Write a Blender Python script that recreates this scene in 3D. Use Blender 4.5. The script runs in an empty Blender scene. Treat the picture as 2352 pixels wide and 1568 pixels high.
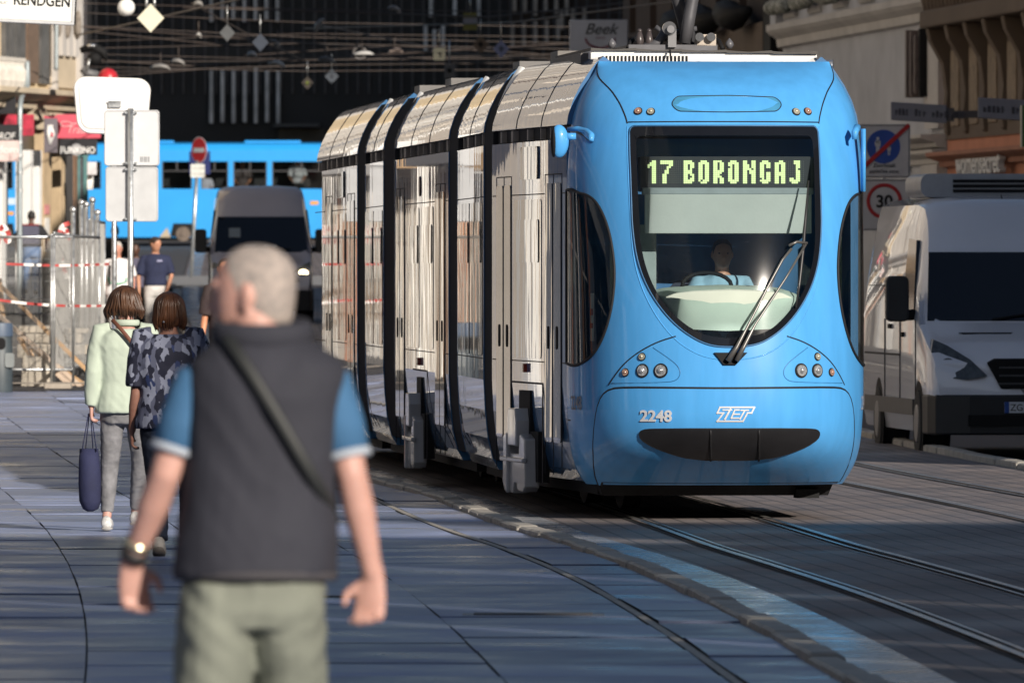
import bpy, bmesh, math, random
from mathutils import Vector, Matrix, noise
from mathutils.geometry import delaunay_2d_cdt
random.seed(7)
R = math.radians
PI = math.pi
sc = bpy.context.scene
COL = sc.collection

# ------------------------------------------------------------------ camera
F = 24000.0                      # focal length in pixels of a 2352 px wide frame
PITCH = math.atan(164.0 / F)
CAMZ = 1.8
cam_d = bpy.data.cameras.new('camera')
cam = bpy.data.objects.new('camera', cam_d)
COL.objects.link(cam)
cam.location = (0, 0, CAMZ)
cam.rotation_euler = (PI / 2 - PITCH, 0, 0)
cam_d.sensor_width = 36.0
cam_d.lens = 36.0 * F / 2352.0
cam_d.clip_start = 0.5
cam_d.clip_end = 3000
cam_d.dof.use_dof = True
cam_d.dof.focus_distance = 76.8
cam_d.dof.aperture_fstop = 9.5
cam_d.dof.aperture_blades = 9
sc.camera = cam

# ------------------------------------------------------------------ light
SUN_AZ = 30.0      # degrees to the right of straight behind the camera
SUN_EL = 21.5
world = bpy.data.worlds.new('World')
sc.world = world
world.use_nodes = True
wn = world.node_tree
bg = wn.nodes['Background']
sky = wn.nodes.new('ShaderNodeTexSky')
sky.sky_type = 'NISHITA'
sky.sun_disc = False
sky.sun_elevation = R(SUN_EL)
sky.sun_rotation = R(180.0 - SUN_AZ)
sky.altitude = 150
sky.air_density = 1.0
sky.dust_density = 0.6
sky.ozone_density = 1.5
wn.links.new(sky.outputs[0], bg.inputs[0])
bg.inputs[1].default_value = 0.05
sd = bpy.data.lights.new('sun', 'SUN')
sd.energy = 5.0
sd.angle = R(0.5)
sd.color = (1.0, 0.91, 0.80)
sun = bpy.data.objects.new('sun', sd)
COL.objects.link(sun)
sdir = Vector((math.sin(R(SUN_AZ)) * math.cos(R(SUN_EL)), -math.cos(R(SUN_AZ)) * math.cos(R(SUN_EL)), math.sin(R(SUN_EL))))
sun.rotation_euler = sdir.to_track_quat('Z', 'Y').to_euler()
sun.location = sdir * 60
sc.view_settings.view_transform = 'Standard'
sc.view_settings.look = 'None'
sc.view_settings.exposure = 0.28
sc.view_settings.gamma = 1.0
sc.cycles.max_bounces = 8
sc.cycles.transparent_max_bounces = 12
sc.cycles.sample_clamp_indirect = 6.0

# ------------------------------------------------------------------ photo geometry
CA, SA = math.cos(PITCH), math.sin(PITCH)
def P(px, py, Y):
    """point at depth Y seen at photo position (px,py) of a 2352 px wide frame"""
    u = (px - 1176.0) / F; v = (784.0 - py) / F
    d = Vector((u, CA + SA * v, -SA + CA * v))
    k = Y / d.y
    return Vector((d.x * k, Y, CAMZ + d.z * k))
def proj(p):
    dz = p.z - CAMZ
    dep = p.y * CA - dz * SA
    return 1176 + F * p.x / dep, 784 - F * (p.y * SA + dz * CA) / dep
GT = [(-200, 0), (60, 0), (88, 0.0), (115, 0.08), (140, 0.24), (175, 0.55), (200, 0.80), (225, 1.16), (255, 1.66), (316, 2.58), (360, 3.1), (900, 3.2)]
def gz(y):
    if y <= GT[0][0]: return GT[0][1]
    for i in range(len(GT) - 1):
        y0, z0 = GT[i]; y1, z1 = GT[i + 1]
        if y <= y1:
            def sl(j):
                if j <= 0 or j >= len(GT) - 1: return 0.0
                a = (GT[j][1] - GT[j - 1][1]) / (GT[j][0] - GT[j - 1][0]); b = (GT[j + 1][1] - GT[j][1]) / (GT[j + 1][0] - GT[j][0])
                return 0 if a * b <= 0 else 2 * a * b / (a + b)
            h = y1 - y0; t = (y - y0) / h; m0 = sl(i) * h; m1 = sl(i + 1) * h
            return (2 * t**3 - 3 * t**2 + 1) * z0 + (t**3 - 2 * t**2 + t) * m0 + (-2 * t**3 + 3 * t**2) * z1 + (t**3 - t**2) * m1
    return GT[-1][1]

# ------------------------------------------------------------------ helpers: objects
def tag(o, label=None, cat=None, group=None, kind=None):
    if label: o['label'] = label
    if cat: o['category'] = cat
    if group: o['group'] = group
    if kind: o['kind'] = kind
    return o
def empty(name, loc=(0, 0, 0), rz=0, label=None, cat=None, group=None, kind=None):
    o = bpy.data.objects.new(name, None)
    COL.objects.link(o); o.location = loc; o.rotation_euler = (0, 0, rz); o.empty_display_size = 0.3
    return tag(o, label, cat, group, kind)
def link_mesh(name, me, mat=None, parent=None, smooth=False):
    o = bpy.data.objects.new(name, me)
    COL.objects.link(o)
    if mat: me.materials.append(mat)
    if parent: o.parent = parent
    if smooth:
        for p in me.polygons: p.use_smooth = True
    return o
def obj(name, bm, mat=None, parent=None, smooth=False, sharp=None, bevel=0, normals=True):
    if normals: bmesh.ops.recalc_face_normals(bm, faces=bm.faces)
    me = bpy.data.meshes.new(name)
    bm.to_mesh(me); bm.free()
    o = link_mesh(name, me, mat, parent, smooth)
    if bevel:
        m = o.modifiers.new('bevel', 'BEVEL'); m.width = bevel; m.segments = 2; m.limit_method = 'ANGLE'; m.angle_limit = R(40)
        m.harden_normals = False
    if sharp and smooth:
        try: me.set_sharp_from_angle(angle=R(sharp))
        except Exception: pass
    return o
def copy_tree(o, parent=None):
    c = o.copy(); COL.objects.link(c); c.parent = parent
    for ch in list(o.children): copy_tree(ch, c)
    return c

# ------------------------------------------------------------------ helpers: meshes
def NB(): return bmesh.new()
def box(bm, c, s, rot=None):
    vs = []
    for dx in (-.5, .5):
        for dy in (-.5, .5):
            for dz in (-.5, .5):
                v = Vector((dx * s[0], dy * s[1], dz * s[2]))
                if rot is not None: v = rot @ v
                vs.append(bm.verts.new(v + Vector(c)))
    for f in ((0, 1, 3, 2), (4, 6, 7, 5), (0, 4, 5, 1), (2, 3, 7, 6), (0, 2, 6, 4), (1, 5, 7, 3)):
        bm.faces.new([vs[i] for i in f])
    return bm
def bbox(bm, x0, x1, y0, y1, z0, z1):
    return box(bm, ((x0 + x1) / 2, (y0 + y1) / 2, (z0 + z1) / 2), (abs(x1 - x0), abs(y1 - y0), abs(z1 - z0)))
def loft(bm, rings, cap=True, closed=True):
    """rings: lists of points with equal count"""
    rv = [[bm.verts.new(p) for p in r] for r in rings]
    n = len(rv[0])
    for a, b in zip(rv, rv[1:]):
        for i in range(n if closed else n - 1):
            j = (i + 1) % n
            try: bm.faces.new((a[i], a[j], b[j], b[i]))
            except ValueError: pass
    if cap and closed:
        for r in (rv[0], rv[-1]):
            try: bm.faces.new(r)
            except ValueError: pass
    return rv
def tube(bm, pts, r, n=10, up=None):
    """tube through pts; r a number, list of numbers or list of (ra,rb)"""
    pts = [Vector(p) for p in pts]
    m = len(pts)
    rs = r if isinstance(r, (list, tuple)) else [r] * m
    rings = []
    ref = Vector(up) if up is not None else None
    for i, p in enumerate(pts):
        t = (pts[min(i + 1, m - 1)] - pts[max(i - 1, 0)]).normalized()
        if ref is None:
            ref = Vector((0, 0, 1)) if abs(t.z) < 0.9 else Vector((1, 0, 0))
        a = (ref - t * ref.dot(t))
        if a.length < 1e-6: a = t.orthogonal()
        a.normalize(); b = t.cross(a); ref = a
        ra, rb = rs[i] if isinstance(rs[i], (list, tuple)) else (rs[i], rs[i])
        rings.append([p + a * (ra * math.cos(2 * PI * k / n)) + b * (rb * math.sin(2 * PI * k / n)) for k in range(n)])
    loft(bm, rings)
    return bm
def ball(bm, c, r, seg=14, rings=8, rot=None):
    r = r if isinstance(r, (list, tuple)) else (r, r, r)
    mt = Matrix.Translation(Vector(c))
    if rot is not None: mt = mt @ rot.to_4x4()
    bmesh.ops.create_uvsphere(bm, u_segments=seg, v_segments=rings, radius=1.0, matrix=mt @ Matrix.Diagonal((r[0], r[1], r[2], 1)))
    return bm
def disc(bm, c, nrm, r, depth, n=24, r2=None):
    """short cylinder whose axis is nrm, front face at c + nrm*depth"""
    nrm = Vector(nrm).normalized(); a = nrm.orthogonal().normalized(); b = nrm.cross(a); c = Vector(c)
    if r2 is None: r2 = r
    loft(bm, [[c + a * (r * math.cos(2 * PI * k / n)) + b * (r * math.sin(2 * PI * k / n)) for k in range(n)],
              [c + nrm * depth + a * (r2 * math.cos(2 * PI * k / n)) + b * (r2 * math.sin(2 * PI * k / n)) for k in range(n)]])
    return bm
def prism(bm, outline, y0, y1):
    """outline (x,z) extruded along y"""
    loft(bm, [[(x, y0, z) for x, z in outline], [(x, y1, z) for x, z in outline]])
    return bm
def rrect(x0, x1, z0, z1, r, n=5):
    o = []
    for cx, cz, a0 in ((x1 - r, z1 - r, 0), (x0 + r, z1 - r, 90), (x0 + r, z0 + r, 180), (x1 - r, z0 + r, 270)):
        for k in range(n + 1):
            a = R(a0 + 90 * k / n); o.append((cx + r * math.cos(a), cz + r * math.sin(a)))
    return o
def xform(bm, M):
    bmesh.ops.transform(bm, matrix=M, verts=bm.verts)
    return bm
def dense(pl, step, closed=True):
    out = []
    n = len(pl)
    for i in range(n if closed else n - 1):
        a = pl[i]; b = pl[(i + 1) % n]
        k = max(1, int(math.dist(a, b) / step))
        for j in range(k): out.append(tuple(p + (q - p) * j / k for p, q in zip(a, b)))
    if not closed: out.append(pl[-1])
    return out
def smooth_pl(pts, it=2, closed=False):
    """Chaikin corner cutting"""
    for _ in range(it):
        o = [] if closed else [pts[0]]
        n = len(pts)
        for i in range(n if closed else n - 1):
            a = pts[i]; b = pts[(i + 1) % n]
            o.append(tuple(.75 * a[k] + .25 * b[k] for k in range(len(a)))); o.append(tuple(.25 * a[k] + .75 * b[k] for k in range(len(a))))
        if not closed: o.append(pts[-1])
        pts = o
    return pts
def remesh(bm, voxel, it=3):
    """closed pieces fused into one continuous skin"""
    me = bpy.data.meshes.new('tmp'); bmesh.ops.recalc_face_normals(bm, faces=bm.faces); bm.to_mesh(me); bm.free()
    o = bpy.data.objects.new('tmp', me); COL.objects.link(o)
    m = o.modifiers.new('r', 'REMESH'); m.mode = 'VOXEL'; m.voxel_size = voxel; m.use_smooth_shade = True
    if it:
        s = o.modifiers.new('s', 'SMOOTH'); s.iterations = it; s.factor = 0.5
    dg = bpy.context.evaluated_depsgraph_get()
    out = bpy.data.meshes.new_from_object(o.evaluated_get(dg), depsgraph=dg)
    bpy.data.objects.remove(o); bpy.data.meshes.remove(me)
    for p in out.polygons: p.use_smooth = True
    return out
def wrinkle(me, amp, f=(9, 9, 14), seed=0.0, zlo=None, zamp=1.0):
    """press soft cloth folds into a garment mesh"""
    ns = [v.normal.copy() for v in me.vertices]
    for v, n in zip(me.vertices, ns):
        c = v.co; q = Vector((c.x * f[0] + c.z * 3.0 + seed, c.y * f[1] + seed, c.z * f[2] - abs(c.x) * 5.0))
        d = noise.noise(q) + .5 * noise.noise(q * 2.1)
        d = -abs(d) * 1.3 + .35       # soft ridges with narrow valleys
        v.co = c + n * (amp * d)
    me.update()
def text_bm(s, size, extrude=0.004, align='CENTER', squeeze=1.0, shear=0.0, bold=0.0):
    """flat text in the x-z plane facing -y, as a bmesh"""
    cu = bpy.data.curves.new('t', 'FONT'); cu.body = s; cu.size = size; cu.align_x = align; cu.extrude = extrude; cu.shear = shear; cu.offset = bold
    o = bpy.data.objects.new('t', cu); COL.objects.link(o)
    dg = bpy.context.evaluated_depsgraph_get(); dg.update()
    me = bpy.data.meshes.new_from_object(o.evaluated_get(dg), depsgraph=dg)
    bm = bmesh.new(); bm.from_mesh(me)
    bpy.data.objects.remove(o); bpy.data.curves.remove(cu); bpy.data.meshes.remove(me)
    xform(bm, Matrix.Rotation(PI / 2, 4, 'X') @ Matrix.Diagonal((squeeze, 1, 1, 1)))
    return bm
def wall_open(bm, gl, L, H, ops, depth=0.2, z0=0.0):
    """wall sheet in the x-z plane (outside is -y) with recessed openings (u0,u1,v0,v1); panes go to bmesh gl"""
    us = sorted({0.0, L} | {o[0] for o in ops} | {o[1] for o in ops}); vs = sorted({z0, H} | {o[2] for o in ops} | {o[3] for o in ops})
    def q(b, *p): b.faces.new([b.verts.new(x) for x in p])
    for i in range(len(us) - 1):
        um = (us[i] + us[i + 1]) / 2
        run = None
        for j in range(len(vs) - 1):
            vm = (vs[j] + vs[j + 1]) / 2
            solid = not any(o[0] < um < o[1] and o[2] < vm < o[3] for o in ops)
            if solid and run is None: run = vs[j]
            if (not solid or j == len(vs) - 2) and run is not None:
                top = vs[j + 1] if solid else vs[j]
                q(bm, (us[i], 0, run), (us[i + 1], 0, run), (us[i + 1], 0, top), (us[i], 0, top)); run = None
    for u0, u1, v0, v1 in [o[:4] for o in ops]:
        q(bm, (u0, 0, v0), (u0, depth, v0), (u0, depth, v1), (u0, 0, v1)); q(bm, (u1, 0, v0), (u1, 0, v1), (u1, depth, v1), (u1, depth, v0))
        q(bm, (u0, 0, v1), (u0, depth, v1), (u1, depth, v1), (u1, 0, v1)); q(bm, (u0, 0, v0), (u1, 0, v0), (u1, depth, v0), (u0, depth, v0))
        if gl is not None: q(gl, (u0, depth, v0), (u1, depth, v0), (u1, depth, v1), (u0, depth, v1))

# ------------------------------------------------------------------ helpers: materials
MATS = {}
def mat(name, col, rough=0.6, metal=0.0, var=0.12, scale=6.0, bump=0.0, bscale=40.0, coat=0.0, crough=0.03, spec=0.5, rvar=0.0, stretch=None, emit=None, estr=0.0, sub=0.0, ior=1.5, detail=5.0, col2=None):
    if name in MATS: return MATS[name]
    m = bpy.data.materials.new(name); m.use_nodes = True
    nt = m.node_tree; b = nt.nodes['Principled BSDF']
    b.inputs['Base Color'].default_value = (*col, 1); b.inputs['Roughness'].default_value = rough; b.inputs['Metallic'].default_value = metal
    b.inputs['Specular IOR Level'].default_value = spec; b.inputs['IOR'].default_value = ior
    b.inputs['Coat Weight'].default_value = coat; b.inputs['Coat Roughness'].default_value = crough
    if sub:
        b.inputs['Subsurface Weight'].default_value = sub; b.inputs['Subsurface Radius'].default_value = (.02, .008, .004); b.inputs['Subsurface Scale'].default_value = 0.5
    tc = nt.nodes.new('ShaderNodeTexCoord'); mp = nt.nodes.new('ShaderNodeMapping')
    nt.links.new(tc.outputs['Object'], mp.inputs['Vector'])
    if stretch: mp.inputs['Scale'].default_value = stretch
    if var or rvar:
        n = nt.nodes.new('ShaderNodeTexNoise'); n.inputs['Scale'].default_value = scale; n.inputs['Detail'].default_value = detail; n.inputs['Roughness'].default_value = 0.6
        nt.links.new(mp.outputs[0], n.inputs['Vector'])
        if var:
            cr = nt.nodes.new('ShaderNodeValToRGB')
            c2 = col2 if col2 else tuple(min(1, c * (1 + var)) for c in col)
            cr.color_ramp.elements[0].position = 0.3; cr.color_ramp.elements[1].position = 0.7
            cr.color_ramp.elements[0].color = (*[c * (1 - var) for c in col], 1); cr.color_ramp.elements[1].color = (*c2, 1)
            nt.links.new(n.outputs['Fac'], cr.inputs[0]); nt.links.new(cr.outputs[0], b.inputs['Base Color'])
        if rvar:
            mr = nt.nodes.new('ShaderNodeMapRange'); mr.inputs['From Min'].default_value = 0.3; mr.inputs['From Max'].default_value = 0.7
            mr.inputs['To Min'].default_value = max(0, rough - rvar); mr.inputs['To Max'].default_value = min(1, rough + rvar)
            nt.links.new(n.outputs['Fac'], mr.inputs['Value']); nt.links.new(mr.outputs[0], b.inputs['Roughness'])
    if bump:
        n2 = nt.nodes.new('ShaderNodeTexNoise'); n2.inputs['Scale'].default_value = bscale; n2.inputs['Detail'].default_value = 4
        nt.links.new(mp.outputs[0], n2.inputs['Vector'])
        bp = nt.nodes.new('ShaderNodeBump'); bp.inputs['Strength'].default_value = bump; bp.inputs['Distance'].default_value = 0.01
        nt.links.new(n2.outputs['Fac'], bp.inputs['Height']); nt.links.new(bp.outputs[0], b.inputs['Normal'])
    if emit:
        b.inputs['Emission Color'].default_value = (*emit, 1); b.inputs['Emission Strength'].default_value = estr
    MATS[name] = m
    return m
def glass(name, tint=(0.8, 0.9, 0.88), rough=0.0, ior=1.5, strength=1.0):
    """thin pane: part mirrors by Fresnel, the rest passes tinted"""
    if name in MATS: return MATS[name]
    m = bpy.data.materials.new(name); m.use_nodes = True; nt = m.node_tree
    for n in list(nt.nodes):
        if n.type != 'OUTPUT_MATERIAL': nt.nodes.remove(n)
    out = [n for n in nt.nodes if n.type == 'OUTPUT_MATERIAL'][0]
    tr = nt.nodes.new('ShaderNodeBsdfTransparent'); tr.inputs[0].default_value = (*tint, 1)
    gl = nt.nodes.new('ShaderNodeBsdfGlossy'); gl.inputs['Roughness'].default_value = rough
    fr = nt.nodes.new('ShaderNodeFresnel'); fr.inputs[0].default_value = ior
    mx = nt.nodes.new('ShaderNodeMixShader')
    nt.links.new(fr.outputs[0], mx.inputs[0]); nt.links.new(tr.outputs[0], mx.inputs[1]); nt.links.new(gl.outputs[0], mx.inputs[2]); nt.links.new(mx.outputs[0], out.inputs[0])
    MATS[name] = m
    return m
def uvset(bm, fn):
    uv = bm.loops.layers.uv.verify()
    for f in bm.faces:
        for l in f.loops: l[uv].uv = fn(l.vert.co)

BLACK = mat('black_rubber', (0.010, 0.010, 0.011), 0.7, var=0.2, spec=.2)
STEEL = mat('galvanised_steel', (0.55, 0.57, 0.58), 0.38, metal=0.85, var=0.15, scale=20, rvar=0.12)
GREY_AL = mat('sign_back_aluminium', (0.52, 0.53, 0.54), 0.5, metal=0.15, var=0.06, scale=5, rvar=0.08)
WHITE = mat('white_plastic', (0.82, 0.82, 0.80), 0.4, var=0.04, scale=4)
DGLASS = mat('dark_window_glass', (0.012, 0.015, 0.02), 0.06, var=0.2, scale=0.6)
CHROME = mat('lamp_glass', (0.75, 0.76, 0.78), 0.12, metal=0.9, var=0.1, scale=60)
# ================================================================== SETTING
def curve_fn(pts):
    pts = sorted(pts)
    def f(y):
        if y <= pts[0][0]: return pts[0][1]
        for (y0, x0), (y1, x1) in zip(pts, pts[1:]):
            if y <= y1:
                i = pts.index((y0, x0))
                def sl(j):
                    if j <= 0 or j >= len(pts) - 1: return None
                    return (pts[j + 1][1] - pts[j - 1][1]) / (pts[j + 1][0] - pts[j - 1][0])
                d = (x1 - x0) / (y1 - y0); a = sl(i); b = sl(i + 1)
                a = d if a is None else a; b = d if b is None else b
                h = y1 - y0; t = (y - y0) / h
                return (2*t**3-3*t*t+1)*x0 + (t**3-2*t*t+t)*a*h + (-2*t**3+3*t*t)*x1 + (t**3-t*t)*b*h
        return pts[-1][1]
    return f
kerb_x = curve_fn([(-60, 4.6), (0, 3.0), (30, 2.1), (46, 1.606), (53.9, 1.325), (61, 1.0), (67.3, .597), (72.6, .172), (76.6, -.105), (83.7, -.56), (89.3, -1.09), (100, -1.95), (112, -2.9), (140, -4.1), (175, -5.3), (200, -6.2), (230, -7.3), (330, -10)])
trk_x = curve_fn([(-60, 8), (0, 5.0), (30, 3.75), (49.7, 2.93), (58.7, 2.5), (66, 2.05), (69.3, 1.83), (77.6, 1.38), (84, 1.0), (92, .45), (100, -.15), (109, -.85), (125, -2.0), (150, -3.2), (200, -4.6), (230, -5.2), (330, -8)])
trk2_x = curve_fn([(-60, 12), (40, 6.0), (60, 5.1), (77, 4.27), (85, 3.75), (98, 2.8), (111, 1.9), (140, 0.2), (200, -1.6), (330, -5)])
kerb2_x = curve_fn([(-60, 14), (40, 7.6), (60, 6.7), (85, 5.4), (95.8, 4.69), (105.9, 4.04), (111, 3.78), (140, 2.2), (200, .4), (330, -2)])
def strip(name, fa, fb, dz, y0, y1, m, step=2.0, nx=1, parent=None, kind='structure', uv=True, z1=None):
    bm = NB(); rows = []
    n = int((y1 - y0) / step)
    for i in range(n + 1):
        y = y0 + (y1 - y0) * i / n
        xa, xb = fa(y), fb(y)
        rows.append([bm.verts.new((xa + (xb - xa) * k / nx, y, gz(y) + (dz if z1 is None else dz + (z1 - dz) * k / nx))) for k in range(nx + 1)])
    uvl = bm.loops.layers.uv.verify()
    for a, b in zip(rows, rows[1:]):
        for k in range(nx):
            f = bm.faces.new((a[k], a[k + 1], b[k + 1], b[k]))
            for l in f.loops:
                y = l.vert.co.y; l[uvl].uv = (y, l.vert.co.x - (kerb_x(y) if uv else trk_x(y)))
    o = obj(name, bm, m, parent, normals=False)
    if kind: o['kind'] = kind
    return o
def paver_mat(name, c1, c2, mortar, bw, bh, ms, rough, rv, bump=0.4, off=0.5, dirt=0.35, spec=0.5):
    m = bpy.data.materials.new(name); m.use_nodes = True; nt = m.node_tree; b = nt.nodes['Principled BSDF']
    uv = nt.nodes.new('ShaderNodeUVMap')
    wob = nt.nodes.new('ShaderNodeTexNoise'); wob.inputs['Scale'].default_value = 1.3; wob.inputs['Detail'].default_value = 3
    nt.links.new(uv.outputs[0], wob.inputs['Vector'])
    mx = nt.nodes.new('ShaderNodeVectorMath'); mx.operation = 'MULTIPLY_ADD'; mx.inputs[1].default_value = (.03, .012, 0)
    nt.links.new(wob.outputs['Color'], mx.inputs[0]); nt.links.new(uv.outputs[0], mx.inputs[2])
    br = nt.nodes.new('ShaderNodeTexBrick'); br.offset = off
    br.inputs['Color1'].default_value = (*c1, 1); br.inputs['Color2'].default_value = (*c2, 1); br.inputs['Mortar'].default_value = (*mortar, 1)
    br.inputs['Scale'].default_value = 1; br.inputs['Brick Width'].default_value = bw; br.inputs['Row Height'].default_value = bh; br.inputs['Mortar Size'].default_value = ms; br.inputs['Mortar Smooth'].default_value = 0.2
    nt.links.new(mx.outputs[0], br.inputs['Vector'])
    tc = nt.nodes.new('ShaderNodeTexCoord')
    n = nt.nodes.new('ShaderNodeTexNoise'); n.inputs['Scale'].default_value = 0.9; n.inputs['Detail'].default_value = 7; n.inputs['Roughness'].default_value = 0.65
    nt.links.new(tc.outputs['Object'], n.inputs['Vector'])
    cr = nt.nodes.new('ShaderNodeMapRange'); cr.inputs['From Min'].default_value = .3; cr.inputs['From Max'].default_value = .7; cr.inputs['To Min'].default_value = 1 - dirt; cr.inputs['To Max'].default_value = 1 + dirt
    nt.links.new(n.outputs['Fac'], cr.inputs['Value'])
    mm = nt.nodes.new('ShaderNodeVectorMath'); mm.operation = 'SCALE'
    nt.links.new(br.outputs['Color'], mm.inputs[0]); nt.links.new(cr.outputs[0], mm.inputs['Scale']); nt.links.new(mm.outputs[0], b.inputs['Base Color'])
    n3 = nt.nodes.new('ShaderNodeTexNoise'); n3.inputs['Scale'].default_value = 0.45; n3.inputs['Detail'].default_value = 5
    nt.links.new(tc.outputs['Object'], n3.inputs['Vector'])
    rr = nt.nodes.new('ShaderNodeMapRange'); rr.inputs['From Min'].default_value = .35; rr.inputs['From Max'].default_value = .65; rr.inputs['To Min'].default_value = rough - rv; rr.inputs['To Max'].default_value = rough + rv
    nt.links.new(n3.outputs['Fac'], rr.inputs['Value']); nt.links.new(rr.outputs[0], b.inputs['Roughness'])
    b.inputs['Specular IOR Level'].default_value = spec
    n4 = nt.nodes.new('ShaderNodeTexNoise'); n4.inputs['Scale'].default_value = 9; n4.inputs['Detail'].default_value = 5
    nt.links.new(tc.outputs['Object'], n4.inputs['Vector'])
    ad = nt.nodes.new('ShaderNodeMath'); ad.operation = 'MULTIPLY_ADD'; ad.inputs[1].default_value = -1.2
    nt.links.new(br.outputs['Fac'], ad.inputs[0]); nt.links.new(n4.outputs['Fac'], ad.inputs[2])
    bp = nt.nodes.new('ShaderNodeBump'); bp.inputs['Strength'].default_value = bump; bp.inputs['Distance'].default_value = 0.012
    nt.links.new(ad.outputs[0], bp.inputs['Height']); nt.links.new(bp.outputs[0], b.inputs['Normal'])
    return m
M_SLAB = paver_mat('granite_slabs', (.150, .165, .215), (.185, .198, .245), (.02, .02, .024), 1.75, 0.92, .018, .55, .16, .3, .37, .28)
M_TRACK = paver_mat('track_pavers', (.155, .137, .138), (.205, .172, .163), (.075, .068, .070), .36, .18, .014, .6, .14, .28, .5, .42)
M_ASPH = mat('asphalt', (.065, .066, .072), .75, var=.3, scale=2.5, bump=.5, bscale=30, rvar=.12)
M_CONC = mat('concrete_band', (.30, .31, .33), .27, var=.22, scale=2.2, bump=.12, bscale=25, rvar=.12)
M_KERB = mat('kerb_stone', (.36, .335, .295), .6, var=.25, scale=5, bump=.4, bscale=20)
M_RAIL = mat('rail_steel', (.50, .48, .45), .34, metal=1.0, var=.15, scale=4, rvar=.1)

strip('ground', lambda y: -220, lambda y: 220, -.12, -120, 700, M_ASPH, 4, 1)
strip('pavement', lambda y: -120, lambda y: kerb_x(y) - .15, -.012, -40, 245, mat('slab_bed', (.022, .022, .026), .95), 1.5, 4)
_ks = [(y, kerb_x(y)) for y in range(40, 137, 4)]
def row_x(y):
    # smooth street-parallel line for the slab rows
    c = (1.9, -.0475, -.0003); t = y - 40
    return 1.80 - .030 * t - .00055 * t * t if t < 40 else 1.80 - .030 * 40 - .00055 * 1600 - .074 * (t - 40)
def slabs(name, m, y0, y1, xfar):
    """loose-laid granite slabs: each one a little tilted and proud, dark open joints between"""
    bm = NB(); rnd = random.Random(11); uvl = bm.loops.layers.uv.verify()
    ROW, LEN, G = .92, 1.75, .009
    k = 0; x0 = -.72
    rows = [(-.595, -.165, 2.3)] + [(-.72 - .92 * i, -.72 - .92 * (i + 1) + 0, 1.75) for i in range(xfar)]
    for ri, (ra, rb, ln) in enumerate(rows):
        lo, hi = min(ra, rb) + G / 2, max(ra, rb) - G / 2
        if ri == 1: hi += .06
        y = y0 - rnd.uniform(0, ln)
        while y < y1:
            L_ = ln * rnd.choice((1, 1, 1, .75, 1.2)); ya, yb = y + G, y + L_ - G; dz = rnd.uniform(-.005, .005); tx = rnd.uniform(-.0035, .0035); ty = rnd.uniform(-.0030, .0030)
            n = max(1, int(L_ / .9)); ym = (ya + yb) / 2; xm = (lo + hi) / 2
            prev = None
            for i in range(n + 1):
                yy = ya + (yb - ya) * i / n; kx = kerb_x(yy) if ri == 0 else row_x(yy); z = gz(yy) + dz + ty * (yy - ym)
                xr_ = kerb_x(yy) - .668 if ri == 1 else kx + hi
                q = [bm.verts.new((kx + lo, yy, z + tx * (lo - xm))), bm.verts.new((xr_, yy, z + tx * (hi - xm)))]
                if i in (0, n):
                    f = bm.faces.new([bm.verts.new(p) for p in ((kx + lo, yy, z - .03), (xr_, yy, z - .03), q[1].co, q[0].co)])
                    for l in f.loops: l[uvl].uv = (yy, l.vert.co.x)
                if prev:
                    f = bm.faces.new((prev[0], prev[1], q[1], q[0]))
                    for l in f.loops: l[uvl].uv = (l.vert.co.y, l.vert.co.x)
                prev = q
            y += L_
    return tag(obj(name, bm, m, None, normals=False), kind='structure')
M_LOOSE = mat('granite_loose', (.205, .242, .37), .40, var=.48, scale=1.0, rvar=.2, bump=.35, bscale=10, spec=.4, detail=8)
nt = M_LOOSE.node_tree; b = nt.nodes['Principled BSDF']; ge = nt.nodes.new('ShaderNodeNewGeometry'); mr = nt.nodes.new('ShaderNodeMapRange'); mr.inputs['To Min'].default_value = .72; mr.inputs['To Max'].default_value = 1.22
nt.links.new(ge.outputs['Random Per Island'], mr.inputs['Value']); src = b.inputs['Base Color'].links[0].from_socket; sc_ = nt.nodes.new('ShaderNodeVectorMath'); sc_.operation = 'SCALE'
nt.links.new(src, sc_.inputs[0]); nt.links.new(mr.outputs[0], sc_.inputs['Scale']); nt.links.new(sc_.outputs[0], b.inputs['Base Color'])
slabs('pavement_slabs', M_LOOSE, 20, 136, 12)
strip('tram_track', lambda y: kerb_x(y) + .0, lambda y: kerb2_x(y), -.045, -40, 330, M_TRACK, 1.5, 3, uv=False)
strip('concrete_band', lambda y: kerb_x(y) + .06, lambda y: kerb_x(y) + .40, -.041, -40, 330, M_CONC, 1.5, 1)
M_PAVE2 = paver_mat('footway_slabs', (.19, .18, .17), (.22, .21, .2), (.05, .05, .05), .6, .4, .01, .6, .1)
strip('footway', lambda y: kerb2_x(y) + 3.4, lambda y: kerb2_x(y) + 14, .02, 40, 230, M_PAVE2, 3, 1)
strip('plaza', lambda y: -120, lambda y: 90, -.07, 236, 345, M_ASPH, 4, 1)
strip('plaza_edge', lambda y: -60, lambda y: 4, -.02, 243, 256, mat('pale_paving', (.3, .29, .28), .6, var=.15), 3, 1)
# drain slot and gutter edge in the pavement, parallel to the kerb
strip('drain_edge', lambda y: kerb_x(y) - .665, lambda y: kerb_x(y) - .62, .007, 20, 150, M_KERB, 1.5)
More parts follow.
